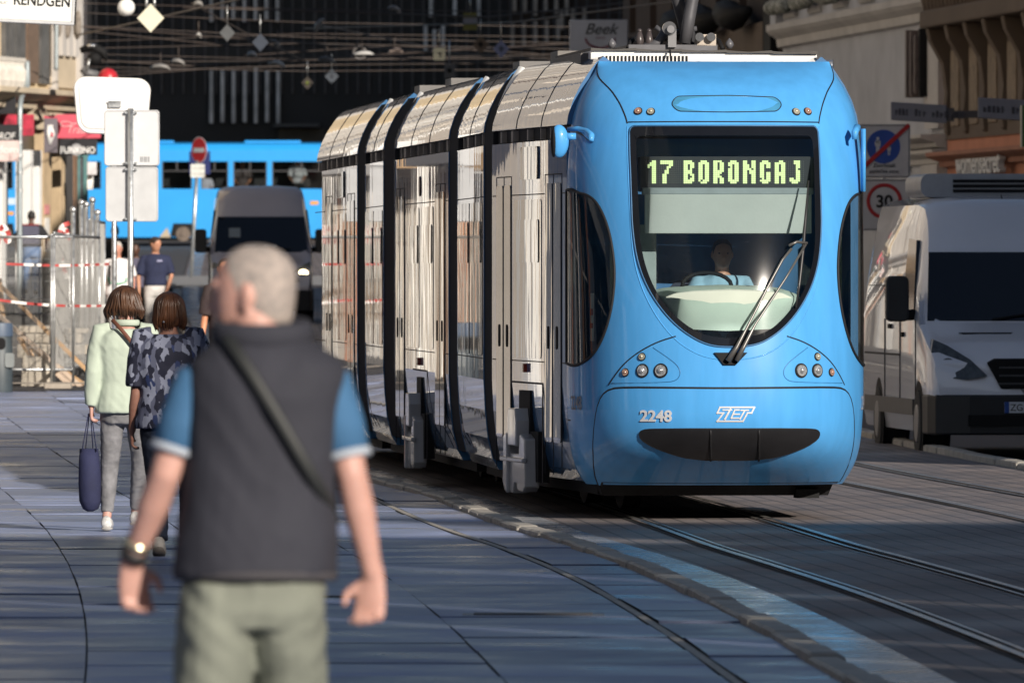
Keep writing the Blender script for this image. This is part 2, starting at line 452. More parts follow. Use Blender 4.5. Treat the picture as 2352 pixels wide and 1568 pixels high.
# kerb stones: short stones with gaps, one continuous kerb
def kerb(name, fx, y0, y1, ztop, w, zbot):
    bm = NB(); y = y0; rnd = random.Random(3)
    while y < y1:
        L = rnd.uniform(.75, 1.05); yb = y + L - .03; tw = rnd.uniform(-.012, .012); hz = rnd.uniform(-.01, .008)
        r = []
        for yy in (y, y + .03, yb - .03, yb):
            x = fx(yy) + tw; z = gz(yy); e = .012 if yy in (y, yb) else 0
            r.append([(x - w, yy, z + zbot), (x - w, yy, z + ztop + hz - .01 - e), (x - w + .02, yy, z + ztop + hz - e), (x - .035, yy, z + ztop + hz - e), (x + .005, yy, z + ztop + hz - .025 - e), (x + .012, yy, z + zbot)])
        loft(bm, r); y += L
    return tag(obj(name, bm, M_KERB), kind='structure')
kerb('kerb', kerb_x, 20, 235, .035, .17, -.15)
kerb('track_kerb', lambda y: kerb2_x(y) + .16, 60, 160, .02, .16, -.2)
def rails(name, fx):
    bm = NB(); bd = NB()
    for s in (-.5, .5):
        g = 1 if s < 0 else -1
        for (bmx, a, b, dz) in ((bm, -.025, .022, -.028), (bd, .03 if g > 0 else -.075, .075 if g > 0 else -.035, -.040), (bm, .075 if g > 0 else -.10, .10 if g > 0 else -.075, -.034), (bd, -.06 if g > 0 else .03, -.035 if g > 0 else .06, -.040)):
            prev = None; y = 20
            while y <= 320:
                x = fx(y) + s; z = gz(y) + dz
                q = [bmx.verts.new((x + a, y, z)), bmx.verts.new((x + b, y, z))]
                if prev: bmx.faces.new((prev[0], prev[1], q[1], q[0]))
                prev = q; y += 1.5
    o = tag(obj(name, bm, M_RAIL, normals=False), kind='structure')
    d = obj('rail_groove', bd, mat('rail_gap', (.02, .019, .018), .8), o, normals=False)
rails('rail_track', trk_x); rails('rail_track', trk2_x)
# iron covers let into the footway and the track bed
for (px, py, w, l, lab) in ((1225, 1412, .74, .30, 'grey steel drain cover in the slabs near the kerb'), (760, 1372, .62, .22, 'narrow dark steel cover in the shaded slabs beside the walking man')):
    d = 1.8 * F / (py - 620); x = (px - 1176) / F * d
    bm = NB(); bbox(bm, x - w / 2, x + w / 2, d - l / 2, d + l / 2, gz(d) - .02, gz(d) + .006)
    for k in range(6): bbox(bm, x - w / 2 + .06, x + w / 2 - .06, d - l / 2 + .02 + k * l / 7, d - l / 2 + .04 + k * l / 7, gz(d) + .006, gz(d) + .012)
    tag(obj('drain_cover', bm, mat('cover_iron', (.16, .16, .17), .45, metal=.5, var=.3, scale=12)), lab, 'drain cover')

# ------------------------------------------------------------------ buildings
def plaster(name, col, **k):
    a = dict(rough=.85, var=.14, scale=.8, bump=.25, bscale=18); a.update(k)
    return mat(name, col, **a)
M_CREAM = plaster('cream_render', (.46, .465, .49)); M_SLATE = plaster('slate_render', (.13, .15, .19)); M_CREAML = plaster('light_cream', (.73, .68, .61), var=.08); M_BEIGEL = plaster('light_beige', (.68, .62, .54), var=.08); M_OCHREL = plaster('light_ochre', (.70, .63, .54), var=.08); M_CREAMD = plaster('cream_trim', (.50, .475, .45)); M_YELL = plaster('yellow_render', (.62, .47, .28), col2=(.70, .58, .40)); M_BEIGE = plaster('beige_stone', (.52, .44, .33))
M_TERRA = plaster('terracotta_render', (.47, .20, .12)); M_TERRAD = plaster('terracotta_trim', (.34, .155, .10)); M_BROWN = plaster('brown_stone', (.115, .085, .062))
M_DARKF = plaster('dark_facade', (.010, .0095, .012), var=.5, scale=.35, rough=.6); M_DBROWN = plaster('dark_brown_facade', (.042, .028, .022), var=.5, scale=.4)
M_WFRAME = mat('window_paint', (.45, .44, .42), .5, var=.1)
M_SHOP = mat('shopfront_dark', (.03, .03, .034), .3, var=.3, scale=2)
def building(name, A, B, H, depth, m, ops, label, base=None, mglass=None, rec=.22, cat='building', frames=True):
    A = Vector(A); B = Vector(B); L = (B - A).length; ang = math.atan2(B.y - A.y, B.x - A.x)
    zb = (min(gz(A.y), gz(B.y)) - .3) if base is None else base
    root = empty(name, (A.x, A.y, zb), ang, label, cat)
    bm = NB(); gl = NB()
    wall_open(bm, gl, L, H, ops, rec)
    t = rec + .05
    bbox(bm, 0, L, t, depth, 0, H)
    for u in (0, L):
        bm.faces.new([bm.verts.new(p) for p in ((u, 0, 0), (u, t, 0), (u, t, H), (u, 0, H))])
    bm.faces.new([bm.verts.new(p) for p in ((0, 0, H), (L, 0, H), (L, t, H), (0, t, H))])
    obj('wall', bm, m, root)
    bmesh.ops.recalc_face_normals(gl, faces=gl.faces)
    if not ops: gl.free(); return root, L
    # windows: one part per opening, frame bars with its pane as sub-part
    gl.free()
    for o in ops:
        u0, u1, v0, v1 = o[:4]
        bm = NB(); fw = .07
        bbox(bm, u0 + .002, u0 + fw, rec - .07, rec - .012, v0 + .002, v1 - .002); bbox(bm, u1 - fw, u1 - .002, rec - .07, rec - .012, v0 + .002, v1 - .002)
        bbox(bm, u0 + fw, u1 - fw, rec - .07, rec - .012, v0 + .002, v0 + fw); bbox(bm, u0 + fw, u1 - fw, rec - .07, rec - .012, v1 - fw, v1 - .002)
        if u1 - u0 > .8: bbox(bm, (u0 + u1) / 2 - .03, (u0 + u1) / 2 + .03, rec - .065, rec - .015, v0 + fw, v1 - fw)
        if v1 - v0 > 1.2: bbox(bm, u0 + fw, u1 - fw, rec - .06, rec - .02, v0 + (v1 - v0) * .68, v0 + (v1 - v0) * .68 + .05)
        w = obj('window', bm, M_WFRAME, root)
        g = NB(); g.faces.new([g.verts.new(p) for p in ((u0 + .01, rec - .01, v0 + .01), (u1 - .01, rec - .01, v0 + .01), (u1 - .01, rec - .01, v1 - .01), (u0 + .01, rec - .01, v1 - .01))])
        obj('pane', g, mglass or DGLASS, w)
    return root, L
def wall_uz(root, px, py, out=0.0):
    """pixel ray meets the wall plane y=0 of root -> local (u, z)"""
    d = P(px, py, 100.0) - Vector((0, 0, CAMZ)); o = Vector((0, 0, CAMZ))
    c, s = math.cos(root.rotation_euler.z), math.sin(root.rotation_euler.z)
    n = Vector((-s, c, 0)); l = Vector(root.location) - n * out
    k = (l - o).dot(n) / d.dot(n); p = o + d * k - l
    return p.x * c + p.y * s, p.z
def lbox(root, name, m, u0, u1, y0, y1, z0, z1, bevel=0):
    bm = NB(); bbox(bm, u0, u1, y0, y1, z0, z1); return obj(name, bm, m, root, bevel=bevel)
def cornice(root, L, z, h, out, m, name='cornice', u0=-.0):
    """moulded band"""
    bm = NB(); pr = [(0.02, 0), (-out * .35, h * .08), (-out * .4, h * .4), (-out * .8, h * .6), (-out, h * .75), (-out, h), (0.02, h * 1.05)]
    loft(bm, [[(u0, y, z + zz) for y, zz in pr], [(L, y, z + zz) for y, zz in pr]])
    return obj(name, bm, m, root)
def rowops(L, n, w, v0, v1, m0=.0):
    s = L / n
    return [(s * i + (s - w) / 2, s * i + (s + w) / 2, v0, v1) for i in range(n)]

# --- left street wall (mirrored in the tram's side), three houses
lab_l = ['slate grey town house with tall windows, at the near end of the left row', 'ochre town house in the middle of the sunlit row', 'cream town house at the far end of the sunlit row']
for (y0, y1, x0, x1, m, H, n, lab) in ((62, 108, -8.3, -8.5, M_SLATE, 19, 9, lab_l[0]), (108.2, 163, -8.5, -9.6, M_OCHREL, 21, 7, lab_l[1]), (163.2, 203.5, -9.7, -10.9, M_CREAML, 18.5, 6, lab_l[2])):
    L = math.hypot(y1 - y0, x1 - x0)
    ops = rowops(L, n, 3.2, .35, 3.4) + rowops(L, n, 1.15, 6.2, 8.6) + rowops(L, n, 1.15, 10.4, 12.6)
    r, L = building('town_house', (x0, y0), (x1, y1), H, 12, m, ops, lab, rec=.3)
    cornice(r, L, 4.3, .5, .35, M_CREAMD); cornice(r, L, H - .7, .7, .6, M_CREAMD)
    for k in range(2 * n):   # ground floor piers, doors and display boards between the shops
        u = L / n * k / 2 + .15 + .7 * ((k * 7) % 5) / 5; w_ = .25 + .5 * ((k * 11) % 4) / 4
        lbox(r, 'board', (WHITE, M_SHOP, mat('oak_door', (.22, .12, .06), .5), mat('board_grey', (.30, .31, .32), .5), mat('board_rust', (.42, .16, .07), .6))[(k * 3) % 5], u, min(L, u + w_), -.12, -.0, .3, 3.4 + .5 * ((k * 5) % 3))
    for k in range(n + 1): lbox(r, 'pilaster', (M_CREAMD, M_BROWN, WHITE, M_CREAMD, M_SLATE)[(k * 2) % 5], L / n * k - .22 if k else 0, min(L, L / n * k + .22), -.09, .01, 4.85, H - .75)
    for k in range(n): lbox(r, 'awning', mat('awning_%d' % (k % 3), ((.5, .5, .5), (.12, .12, .13), (.45, .30, .16))[k % 3], .7), L / n * k + .9, L / n * (k + 1) - .9, -.55, -.01, 3.5, 3.75)

for (y0, y1, x, m, H, lab) in ((24, 61.7, -9.5, M_SLATE, 30, 'added grey house blocking sky light left of the square, out of the frame'), (-30, 23.5, -11, M_SLATE, 30, 'added sky-blocking grey house behind the camera on the left, out of the frame')):  # unseen houses added to keep sky light off the shaded ground
    r, L = building('town_house', (x, y0), (x, y1), H, 12, m, rowops(y1 - y0, 8, 1.2, 5.5, 8) + rowops(y1 - y0, 8, 1.2, 9.6, 12), lab, rec=.3)
# --- left corner house over an open arcade
cA = Vector(((-60 - 1176) / F * 205.5, 205.5)); cB = Vector(((176 - 1176) / F * 214, 214))
r, L = building('corner_house', cA, cB, 12.0, 9, M_YELL, [], 'ochre corner house with shop arcade and shop signs, behind the round-cornered white sign', base=5.25)
CH = r
zb = 5.25
def uz(px, py): return wall_uz(CH, px, py)
M_SHUT = mat('grey_shutter', (.10, .10, .10), .5, var=.3, scale=3)
for (a, b, t, bt) in ((2, 10, 40, 222), (14, 22, 40, 220), (27, 48, 40, 218), (53, 78, 40, 216), (84, 104, 40, 214)):
    u0, z0 = uz(a, bt); u1, z1 = uz(b, bt); z1 = uz(a, t)[1]
    bm = NB(); bbox(bm, u0, u1, -.10, .0, max(z0, .3), z1)
    sh = obj('shutter', bm, M_SHUT if a != 53 else mat('brown_shutter', (.16, .11, .08), .5, var=.2), r)
for (a, b) in ((127, 136), (142, 151), (157, 164), (112, 116), (168, 174)):   # slender light pilasters
    u0 = uz(a, 150)[0]; u1 = uz(b, 150)[0]
    lbox(r, 'pilaster', M_CREAMD, u0, u1, -.16, .01, .9 if a > 120 and a < 166 else .2, 9)
for (a, b) in ((110, 168),):
    lbox(r, 'panel', M_BEIGE, uz(a, 150)[0], uz(b, 150)[0], -.06, .005, .25, 2.2)
bm = NB()
for px in (112, 134, 157):
    u = uz(px, 150)[0]
    ball(bm, (u, -.2, 1.55), (.09, .08, .3), 10, 6)
obj('ornament', bm, mat('weathered_stone', (.22, .19, .16), .9, var=.4, scale=8), r, True)
cornice(r, L, -.25, .42, .55, M_BEIGE)
# brackets, beam and arcade posts
for (a, b, t, bt, m, nm, yo) in ((78, 118, 258, 298, M_BEIGE, 'capital', .0), (118, 168, 262, 284, M_BROWN, 'beam', .1), (60, 80, 248, 276, M_BEIGE, 'capital', .0)):
    u0 = uz(a, t)[0]; u1 = uz(b, t)[0]; lbox(r, nm, m, u0, u1, -.25 + yo, .25, uz(a, bt)[1], uz(a, t)[1], .02)
gcor = gz(210) - zb
for (a, b, m, nm) in ((83, 103, mat('buff_pillar', (.50, .38, .24), .7, var=.15, scale=3), 'pillar'), (123, 133, mat('buff_pillar', (.5, .38, .24)), 'pillar'), (153, 162, mat('copper_frame', (.30, .17, .10), .4, metal=.4, var=.2), 'post'), (52, 60, WHITE, 'post'), (73, 80, WHITE, 'post'), (-12, 2, WHITE, 'post'), (135, 152, M_SHOP, 'shop_door')):
    u0 = uz(a, 500)[0]; u1 = uz(b, 500)[0]
    lbox(r, nm, m, u0, u1, -.15, .15 if nm != 'shop_door' else .0, gcor - .1, uz(a, 262 if nm == 'pillar' else 345)[1], .01)
lbox(r, 'lintel', M_SHOP, uz(-50, 400)[0], L, .05, .5, uz(0, 352)[1], -.2)
# posters on the buff pillar
for (t, bt, c, sd_) in ((470, 492, (.6, .25, .25), 1), (500, 545, (.7, .68, .64), 2), (552, 578, (.62, .6, .56), 3)):
    lbox(r, 'poster', mat('poster_%d' % sd_, c, .6, var=.35, scale=14), uz(85, t)[0], uz(96, t)[0], -.165, -.15, uz(85, bt)[1], uz(85, t)[1])
# balcony with balusters on the left
bm = NB(); bb = NB()
u0, z0 = uz(-30, 190); u1 = wall_uz(CH, 60, 190, .26)[0]; zt = uz(0, 132)[1]
bbox(bm, u0, u1, -.26, 0, z0 - .1, z0 + .06); bbox(bm, u0, u1, -.26, -.16, zt - .08, zt)
for k in range(14):
    u = u0 + (u1 - u0) * (k + .5) / 14; tube(bm, [(u, -.21, z0 + .06), (u, -.21, z0 + .25), (u, -.21, z0 + .35), (u, -.21, zt - .06)], [.05, .075, .035, .05], 8)
for u in (u0 + .3, u0 + 1.2, u1 - .2): ball(bm, (u, -.14, z0 - .25), (.12, .12, .18))
obj('balcony', bm, mat('white_stone', (.6, .57, .52), .8, var=.2), r)
# downpipes
def pipe(pts, rad, name='drain_pipe', m=None):
    bm = NB(); tube(bm, smooth_pl(pts, 2), rad, 10); return obj(name, bm, m or mat('zinc_pipe', (.36, .41, .43), .45, metal=.4, var=.15, scale=3), r, True)
def cpt(px, py, out):
    u, z = wall_uz(CH, px, py, out); return (u, -out, z)
pipe([cpt(62, 142, .25), cpt(63, 195, .3), cpt(61, 208, .35), cpt(49, 220, .45), cpt(46, 240, .5), cpt(45, 300, .5), cpt(45, 700, .5)], .055)
pipe([cpt(129.5, 40, .22), cpt(129, 162, .22)], .045)
for py in (300, 330, 360, 400, 440):
    u, z = wall_uz(CH, 45.2, py, .5); bm = NB(); disc(bm, (u, -.5, z), (0, 0, 1), .066, .05, 12); obj('pipe_clip', bm, STEEL, r)

# --- right side: cream house, terracotta house, brown house
RD = Vector((-.0945, 1.0)).normalized()
def rpt(Y): return (6.9 - .0945 * (Y - 165), Y)
zb_r = gz(170) - .3
# cream (far end first so that its outside faces the street)
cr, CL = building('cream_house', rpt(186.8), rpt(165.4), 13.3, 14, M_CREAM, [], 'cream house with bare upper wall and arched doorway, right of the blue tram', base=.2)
H0 = 0.2
def cuz(px, py): return wall_uz(cr, px, py)
zc = cuz(2140, 3)[1]
cornice(cr, CL, zc - .35, .42, .3, M_CREAMD, 'sill_course')
# windows above the course, with pale surrounds and green shutters
for k in range(6):
    u0 = .8 + k * 3.5
    bm = NB(); bbox(bm, u0 - .22, u0 + 1.42, -.06, .0, zc + .18, zc + 2.9)
    sr = obj('window', bm, M_CREAMD, cr)
    bm = NB(); bbox(bm, u0, u0 + 1.2, -.09, -.061, zc + .45, zc + 2.6); obj('pane', bm, DGLASS, sr)
    bm = NB()
    for s in (u0 - .72, u0 + 1.46): bbox(bm, s, s + .46, -.1, -.02, zc + .35, zc + 2.7)
    obj('shutters', bm, mat('green_shutter', (.035, .075, .06), .5, var=.2), sr)
    bm = NB()
    for q in range(9): ball(bm, (u0 - .5 + q * .26, -.25, zc + .35 + .08 * random.random()), (.16, .14, .13), 8, 5)
    obj('flower_box', bm, mat('flower_mix', (.10, .12, .07), .9, var=.7, scale=9, col2=(.5, .5, .45)), cr, True)
z1 = cuz(1970, 392)[1]; z2 = cuz(1970, 328)[1]
cornice(cr, CL, z1, (z2 - z1) * .5, .22, M_CREAMD, 'cornice'); cornice(cr, CL, z1 + (z2 - z1) * .55, (z2 - z1) * .45, .4, M_CREAMD, 'cornice')
u0 = cuz(2140, 200)[0]; lbox(cr, 'corner_pilaster', M_CREAMD, u0, CL - .02, -.12, .01, z2 + .1, zc - .4); lbox(cr, 'corner_pilaster', M_CREAMD, cuz(2135, 420)[0], CL - .02, -.14, .01, 0, z1)
for (a, b, t, bt) in ((2120, 2146, 66, 222), (1813, 1832, 160, 215)):
    ua = cuz(a, t)[0]; ub = cuz(b, t)[0]; zt = cuz(b, t)[1]; zl = cuz(b, bt)[1]
    bm = NB()
    for k in range(5): bbox(bm, ua + (ub - ua) * (.05 + .19 * k), ua + (ub - ua) * (.05 + .19 * k + .12), -.30 + .05 * (k % 2), .0, zl + .02 * k, zt - .03 * k)
    obj('louvre', bm, mat('brown_slats', (.13, .10, .09), .7, var=.3), cr)
    lbox(cr, 'louvre_back', BLACK, ub - .12, ub + .05, -.24, .0, zl, zt)
# arched doorway
ua = cuz(2122, 420)[0]; ub = cuz(2160, 420)[0]; zt = cuz(2140, 362)[1]; um = (ua + ub) / 2
ol = [(ua, .1)] + [(um - (um - ua) * math.cos(PI * k / 12), zt - 1.0 + 1.0 * math.sin(PI * k / 12)) for k in range(13)] + [(ub, .1)]
bm = NB(); prism(bm, ol, -.03, .0); dr = obj('doorway', bm, BLACK, cr)
ol2 = [(um, .1)] + [(um + (ub - um) * math.sin(PI / 2 * k / 8), zt - 1.0 + .99 * math.cos(PI / 2 * k / 8)) for k in range(9)] + [(ub, .1)]
bm = NB(); prism(bm, [(2 * um - x, z) for x, z in ol2], -.06, -.031); obj('door_leaf', bm, mat('grey_reveal', (.16, .16, .17), .7), dr)
lbox(cr, 'wall_lamp', BLACK, cuz(2083, 340)[0], cuz(2083, 340)[0] + .5, -.28, 0, cuz(2075, 398)[1], cuz(2075, 362)[1])
# terracotta
tr_, TL = building('terracotta_house', rpt(165.2), rpt(118), 12.3, 14, M_TERRA, [], 'terracotta house with a heavy bracketed balcony, right edge behind the white van', base=.2)
def tuz(px, py): return wall_uz(tr_, px, py)
zA = tuz(2250, 345)[1]; zB = tuz(2200, 385)[1]
cornice(tr_, TL, zB, zA - zB, .35, M_TERRAD)
zC = tuz(2200, 550)[1] ; zD = tuz(2200, 524)[1]
cornice(tr_, TL, zC, zD - zC, .22, M_TERRAD, 'string_course')
zE = tuz(2250, 55)[1]
lbox(tr_, 'balcony_slab', M_BROWN, 0.1, TL, -.46, .0, zE, zE + .28, .04)
lbox(tr_, 'balcony_wall', M_BROWN, .15, TL, -.04, .004, zA + .2, zE)
for k in range(16):
    u = .35 + k * 2.1
    bm = NB(); pr = [(0, zA + .25), (-.10, zA + .30), (-.13, zA + .6), (-.10, zA + .95), (-.16, zE - .55), (-.36, zE - .2), (-.40, zE), (0, zE)]
    loft(bm, [[(u, y, z) for y, z in pr], [(u + .32, y, z) for y, z in pr]])
    obj('bracket', bm, M_BROWN, tr_, bevel=.02)
    lbox(tr_, 'relief_panel', mat('ochre_relief', (.21, .16, .11), .8, var=.3), u + .5, u + 1.4, -.07, -.03, zA + .4, zE - .35, .02)
bm = NB()
for k in range(46):
    u = .2 + k * .42; tube(bm, [(u, -.34, zE + .28), (u, -.34, zE + .5), (u, -.34, zE + .62), (u, -.34, zE + .95)], [.07, .12, .05, .08], 8)
bbox(bm, .15, TL, -.44, -.26, zE + .95, zE + 1.1)
obj('balustrade', bm, M_BROWN, tr_)
for k in range(9):
    u0 = 1.2 + k * 3.4; bm = NB(); bbox(bm, u0, u0 + 1.3, -.05, .0, zE + .5, zE + 3.0); w = obj('window', bm, M_WFRAME, tr_)
    bm = NB(); bbox(bm, u0 + .1, u0 + 1.2, -.08, -.051, zE + .6, zE + 2.9); obj('pane', bm, DGLASS, w)
lbox(tr_, 'shop_front', M_SHOP, tuz(2225, 600)[0], TL - 1, -.1, -.0, 0, tuz(2300, 412)[1])
lbox(tr_, 'wall_joint', M_TERRAD, tuz(2204, 500)[0], tuz(2206, 500)[0], -.03, .01, .2, zC)
# near end of the right row (outside the frame, shades the tracks)
nr, NL = building('grey_house', rpt(117.6), rpt(80.5), 13.6, 14, plaster('grey_render', (.35, .33, .31)), rowops(39, 9, 1.2, 4.6, 7.0) + rowops(39, 9, 1.2, 8.6, 10.8) + rowops(39, 9, 2.6, .5, 3.3), 'grey house with shop windows at the near end of the shaded row', base=-.3)
# brown house beyond the cream one
bh, BL = building('brown_house', rpt(214), rpt(187.2), 13.4, 14, M_DBROWN, rowops(27, 7, 1.2, 6.2, 8.6), 'dark brown house with folded awnings behind the tram roof', base=.4)
def buz(px, py): return wall_uz(bh, px, py)
for (a, b, t, bt, m, nm) in ((1655, 1770, 62, 200, M_BROWN, 'curtain'), (1772, 1788, 0, 300, BLACK, 'downpipe'), (1788, 1800, 0, 62, M_CREAM, 'stone_strip')):
    lbox(bh, nm, m, buz(a, t)[0], buz(b, t)[0], -.15, .01, buz((a + b) / 2, bt)[1], buz((a + b) / 2, t)[1])
for k in range(3):
    u = buz(1590 + 62 * k, 60)[0]; z = buz(1590 + 62 * k, 45 - 12 * k)[1]
    bm = NB(); tube(bm, [(u, -.2, z), (u + .8, -.45, z - .1), (u + 2.2, -.5, z - .22), (u + 3.0, -.3, z - .1)], [.1, .28, .25, .08], 8); obj('folded_awning', bm, BLACK, bh, True)

# --- dark building at the end of the street
fY = 345.0; zfb = gz(fY) - .4
def fx(px): return (px - 1176) / F * fY
x0 = -36.0; x1 = 44.0
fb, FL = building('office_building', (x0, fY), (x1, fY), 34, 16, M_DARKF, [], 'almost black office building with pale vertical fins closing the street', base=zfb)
def fuz(px, py): return wall_uz(fb, px, py)
bm = NB(); bmg = NB()
for i in range(150):
    u = 10 + i * .36
    if u > FL - 3: break
    bbox(bm, u, u + .07, -.16, .0, 5.0, 33)
obj('mullions', bm, mat('dark_mullion', (.06, .055, .06), .5, var=.3), fb)
for lv in (6.0, 9.3, 12.6, 15.9): lbox(fb, 'floor_band', mat('dark_band', (.02, .018, .019), .6), .2, FL - .2, -.12, -.0, lv, lv + .55)
M_FIN = mat('pale_fin', (.58, .56, .55), .5, var=.35, scale=1.5); M_FIN2 = mat('rusty_fin', (.46, .38, .32), .5, var=.4, scale=1.5)
fins = [(486 + 25.3 * k, -14, 52 - 3 * (k % 3), 0) for k in range(7)] + [(486 + 25.6 * k, 163 - (9 if k == 4 else 0), 284 - 2 * (k % 2), 0) for k in range(7)]
fins += [(978 + 20 * k, 60 + 9 * (k % 2), 118, 0) for k in range(3)] + [(990 + 55 * k, -6, 40, 0) for k in range(3)]
fins += [(1182 + 24 * k, -10, 30 + (k % 3) * 4, 1) for k in range(6)] + [(1178 + 26 * k, 56 - 3 * k, 110 - 4 * k, 1) for k in range(5)] + [(1290 + 26 * k, 25 - 4 * k, 70, 1) for k in range(3)] + [(1182 + 26 * k, 160, 226 - 3 * k, 1) for k in range(5)]
for (px, t, bt, kd) in fins:
    u = fuz(px, 100)[0]; lbox(fb, 'fin', M_FIN2 if kd else M_FIN, u - .065, u + .065, -.42, -.16, fuz(px, bt)[1], fuz(px, t)[1], .02)
u0 = fuz(1165, 100)[0]; lbox(fb, 'brown_wing', M_DBROWN, u0, u0 + 9.0, -.14, -.0, 0, 33)
lbox(fb, 'canopy', mat('grey_canopy', (.05, .05, .055), .5), fuz(630, 290)[0], fuz(735, 290)[0], -1.2, 0, fuz(700, 293)[1], fuz(700, 285)[1])
lbox(fb, 'sign_band', mat('tan_band', (.05, .04, .03), .6, var=.3), fuz(640, 300)[0], fuz(745, 300)[0], -.25, 0, fuz(700, 330)[1], fuz(700, 296)[1])
# --- buildings added outside the frame to shade the street and block sky light
def block(label, pl, H, m, streak_stops=()):
    """plain masonry block over a ground outline"""
    cx = sum(p[0] for p in pl) / len(pl); cy = sum(p[1] for p in pl) / len(pl)
    o = empty('street_shade_block', (cx, cy, 0), 0, label, 'building'); bm = NB()
    loft(bm, [[(x - cx, y - cy, z) for x, y in pl] for z in (-.3, H)]); obj('wall', bm, m, o)
    bm = NB(); loft(bm, [[((x - cx) * 1.0, (y - cy) * 1.0, z) for x, y in pl] for z in (H - 1.2, H - .9)]); bm.free()
    for z0, z1 in streak_stops:   # added fillers in the gap that break its sun streak into patches
        (xa, ya), (xd, yd) = pl[0], pl[-1]; bm = NB()
        loft(bm, [[(xa - .5 - cx, ya - .2 - cy, z), (xa - cx, ya - .2 - cy, z), (xa - cx + 3, ya - 5.4 - cy, z), (xa - .5 - cx + 3, ya - 5.4 - cy, z)] for z in (z0, z1)]); obj('streak_stop', bm, m, o)
SL = 19 * math.tan(R(SUN_AZ))  # gaps added along the sun direction to throw light streaks on the paving
M_STA = plaster('stone_a', (.4, .37, .33)); M_STB = plaster('stone_b', (.42, .36, .3))
block('narrow added shade block at the left end of the square, out of the frame', [(14, 24), (15.95, 24), (15.95 + SL, 5), (14, 5)], 21.2, M_STA)
block('added stone block after the first sun gap of the square, out of the frame', [(16.3, 24), (17.55, 24), (17.55 + SL, 5), (16.3 + SL, 5)], 21.2, M_STB, ((0, 12.4), (13.2, 13.7), (14.4, 20)))
block('added stone block after the second sun gap of the square, out of the frame', [(18, 24), (21.55, 24), (21.55 + SL, 5), (18 + SL, 5)], 21.2, M_STA, ((0, 13.3), (14.0, 14.3), (14.9, 15.2), (16.0, 20)))
block('broad added stone block after the third sun gap of the square, out of the frame', [(22, 24), (28.4, 24), (28.4 + SL, 5), (22 + SL, 5)], 21.2, M_STB, ((0, 17.6), (18.5, 18.9), (19.4, 20)))
block('taller added shade block on the square beside the camera, out of the frame', [(28.4, 24), (64, 24), (64, 5), (28.4 + SL, 5)], 23.7, M_STB)
building('sky_block_row', (31, 76), (31, 26), 20.3, 14, M_SLATE, rowops(50, 12, 1.2, 5, 7.5) + rowops(50, 12, 1.2, 9, 11.5), 'added slate grey row blocking sky light on the right, out of the frame', base=0)  # unseen row added to cut the sky fill on the street
building('sky_block_row', (30, -40), (-24, -40), 30, 14, M_SLATE, rowops(54, 13, 1.2, 5, 7.5) + rowops(54, 13, 1.2, 9, 11.5) + rowops(54, 13, 1.2, 13, 15.5), 'added tall slate grey row blocking sky light behind the camera, out of the frame', base=0)  # added behind the camera, also to cut the sky fill
building('facade_shade_block', (12, 300), (42, 300), 42, 50, plaster('stone_c', (.3, .27, .25)), rowops(30, 8, 1.4, 6, 9), 'added unseen block shading the dark office building from the right', base=2)  # added out of view so the office facade falls in shade
# ================================================================== BLUE LOW-FLOOR TRAM
TA = R(4.7); TO = Vector((1.688, 79.9, 0.0))
TC, TS = math.cos(TA), math.sin(TA)
def w2l(x, y): dx, dy = x - TO.x, y - TO.y; return dx * TC + dy * TS, -dx * TS + dy * TC
def l2w(p): return Vector((TO.x + p[0] * TC - p[1] * TS, TO.y + p[0] * TS + p[1] * TC, TO.z + p[2]))
def paint(name, col, coatr=0.03, wave=0.25):
    m = mat(name, col, .38, var=.07, scale=1.6, stretch=(5, 5, .8), detail=9, rvar=.08, coat=1.0 if wave > .05 else .40, crough=coatr, spec=.5 if wave > .05 else .18)
    nt = m.node_tree; b = nt.nodes['Principled BSDF']; b.inputs['Coat IOR'].default_value = 1.75
    tc = nt.nodes.new('ShaderNodeTexCoord'); mp = nt.nodes.new('ShaderNodeMapping'); mp.inputs['Scale'].default_value = (1, 1.5, .22)
    nt.links.new(tc.outputs['Object'], mp.inputs['Vector'])
    n = nt.nodes.new('ShaderNodeTexNoise'); n.inputs['Scale'].default_value = 1.5; n.inputs['Detail'].default_value = 2.6
    nt.links.new(mp.outputs[0], n.inputs['Vector'])
    bp = nt.nodes.new('ShaderNodeBump'); bp.inputs['Strength'].default_value = wave; bp.inputs['Distance'].default_value = .012
    nt.links.new(n.outputs['Fac'], bp.inputs['Height']); nt.links.new(bp.outputs[0], b.inputs['Coat Normal'])
    return m
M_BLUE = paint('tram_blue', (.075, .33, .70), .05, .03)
M_SIDE = paint('tram_side_shaded_blue', (.03, .14, .32), .006, .06)  # livery blue darkened, the side's shade put into the colour
M_SGLASS = paint('tram_side_glass', (.01, .013, .016), .004, .10)
M_SEAM = mat('panel_gap', (.006, .006, .008), .7, var=0)
M_FRIT = mat('glass_border', (.008, .009, .012), .05, var=.1)
M_WSCR = glass('windscreen_glass', (.74, .82, .84), .10, 1.5)
M_WIN = glass('cab_side_glass', (.62, .70, .68), .01, 1.5)
TK = 0.9567   # built in a frame drawn for 79.9 m, then set down at its true size where its nose meets the track
def true(p): c = Vector((0, 0, CAMZ)); return c + (Vector(p) - c) * TK
tram = empty('tram', true(TO), TA, 'blue low-floor articulated tram showing 17 on its front display', 'tram')

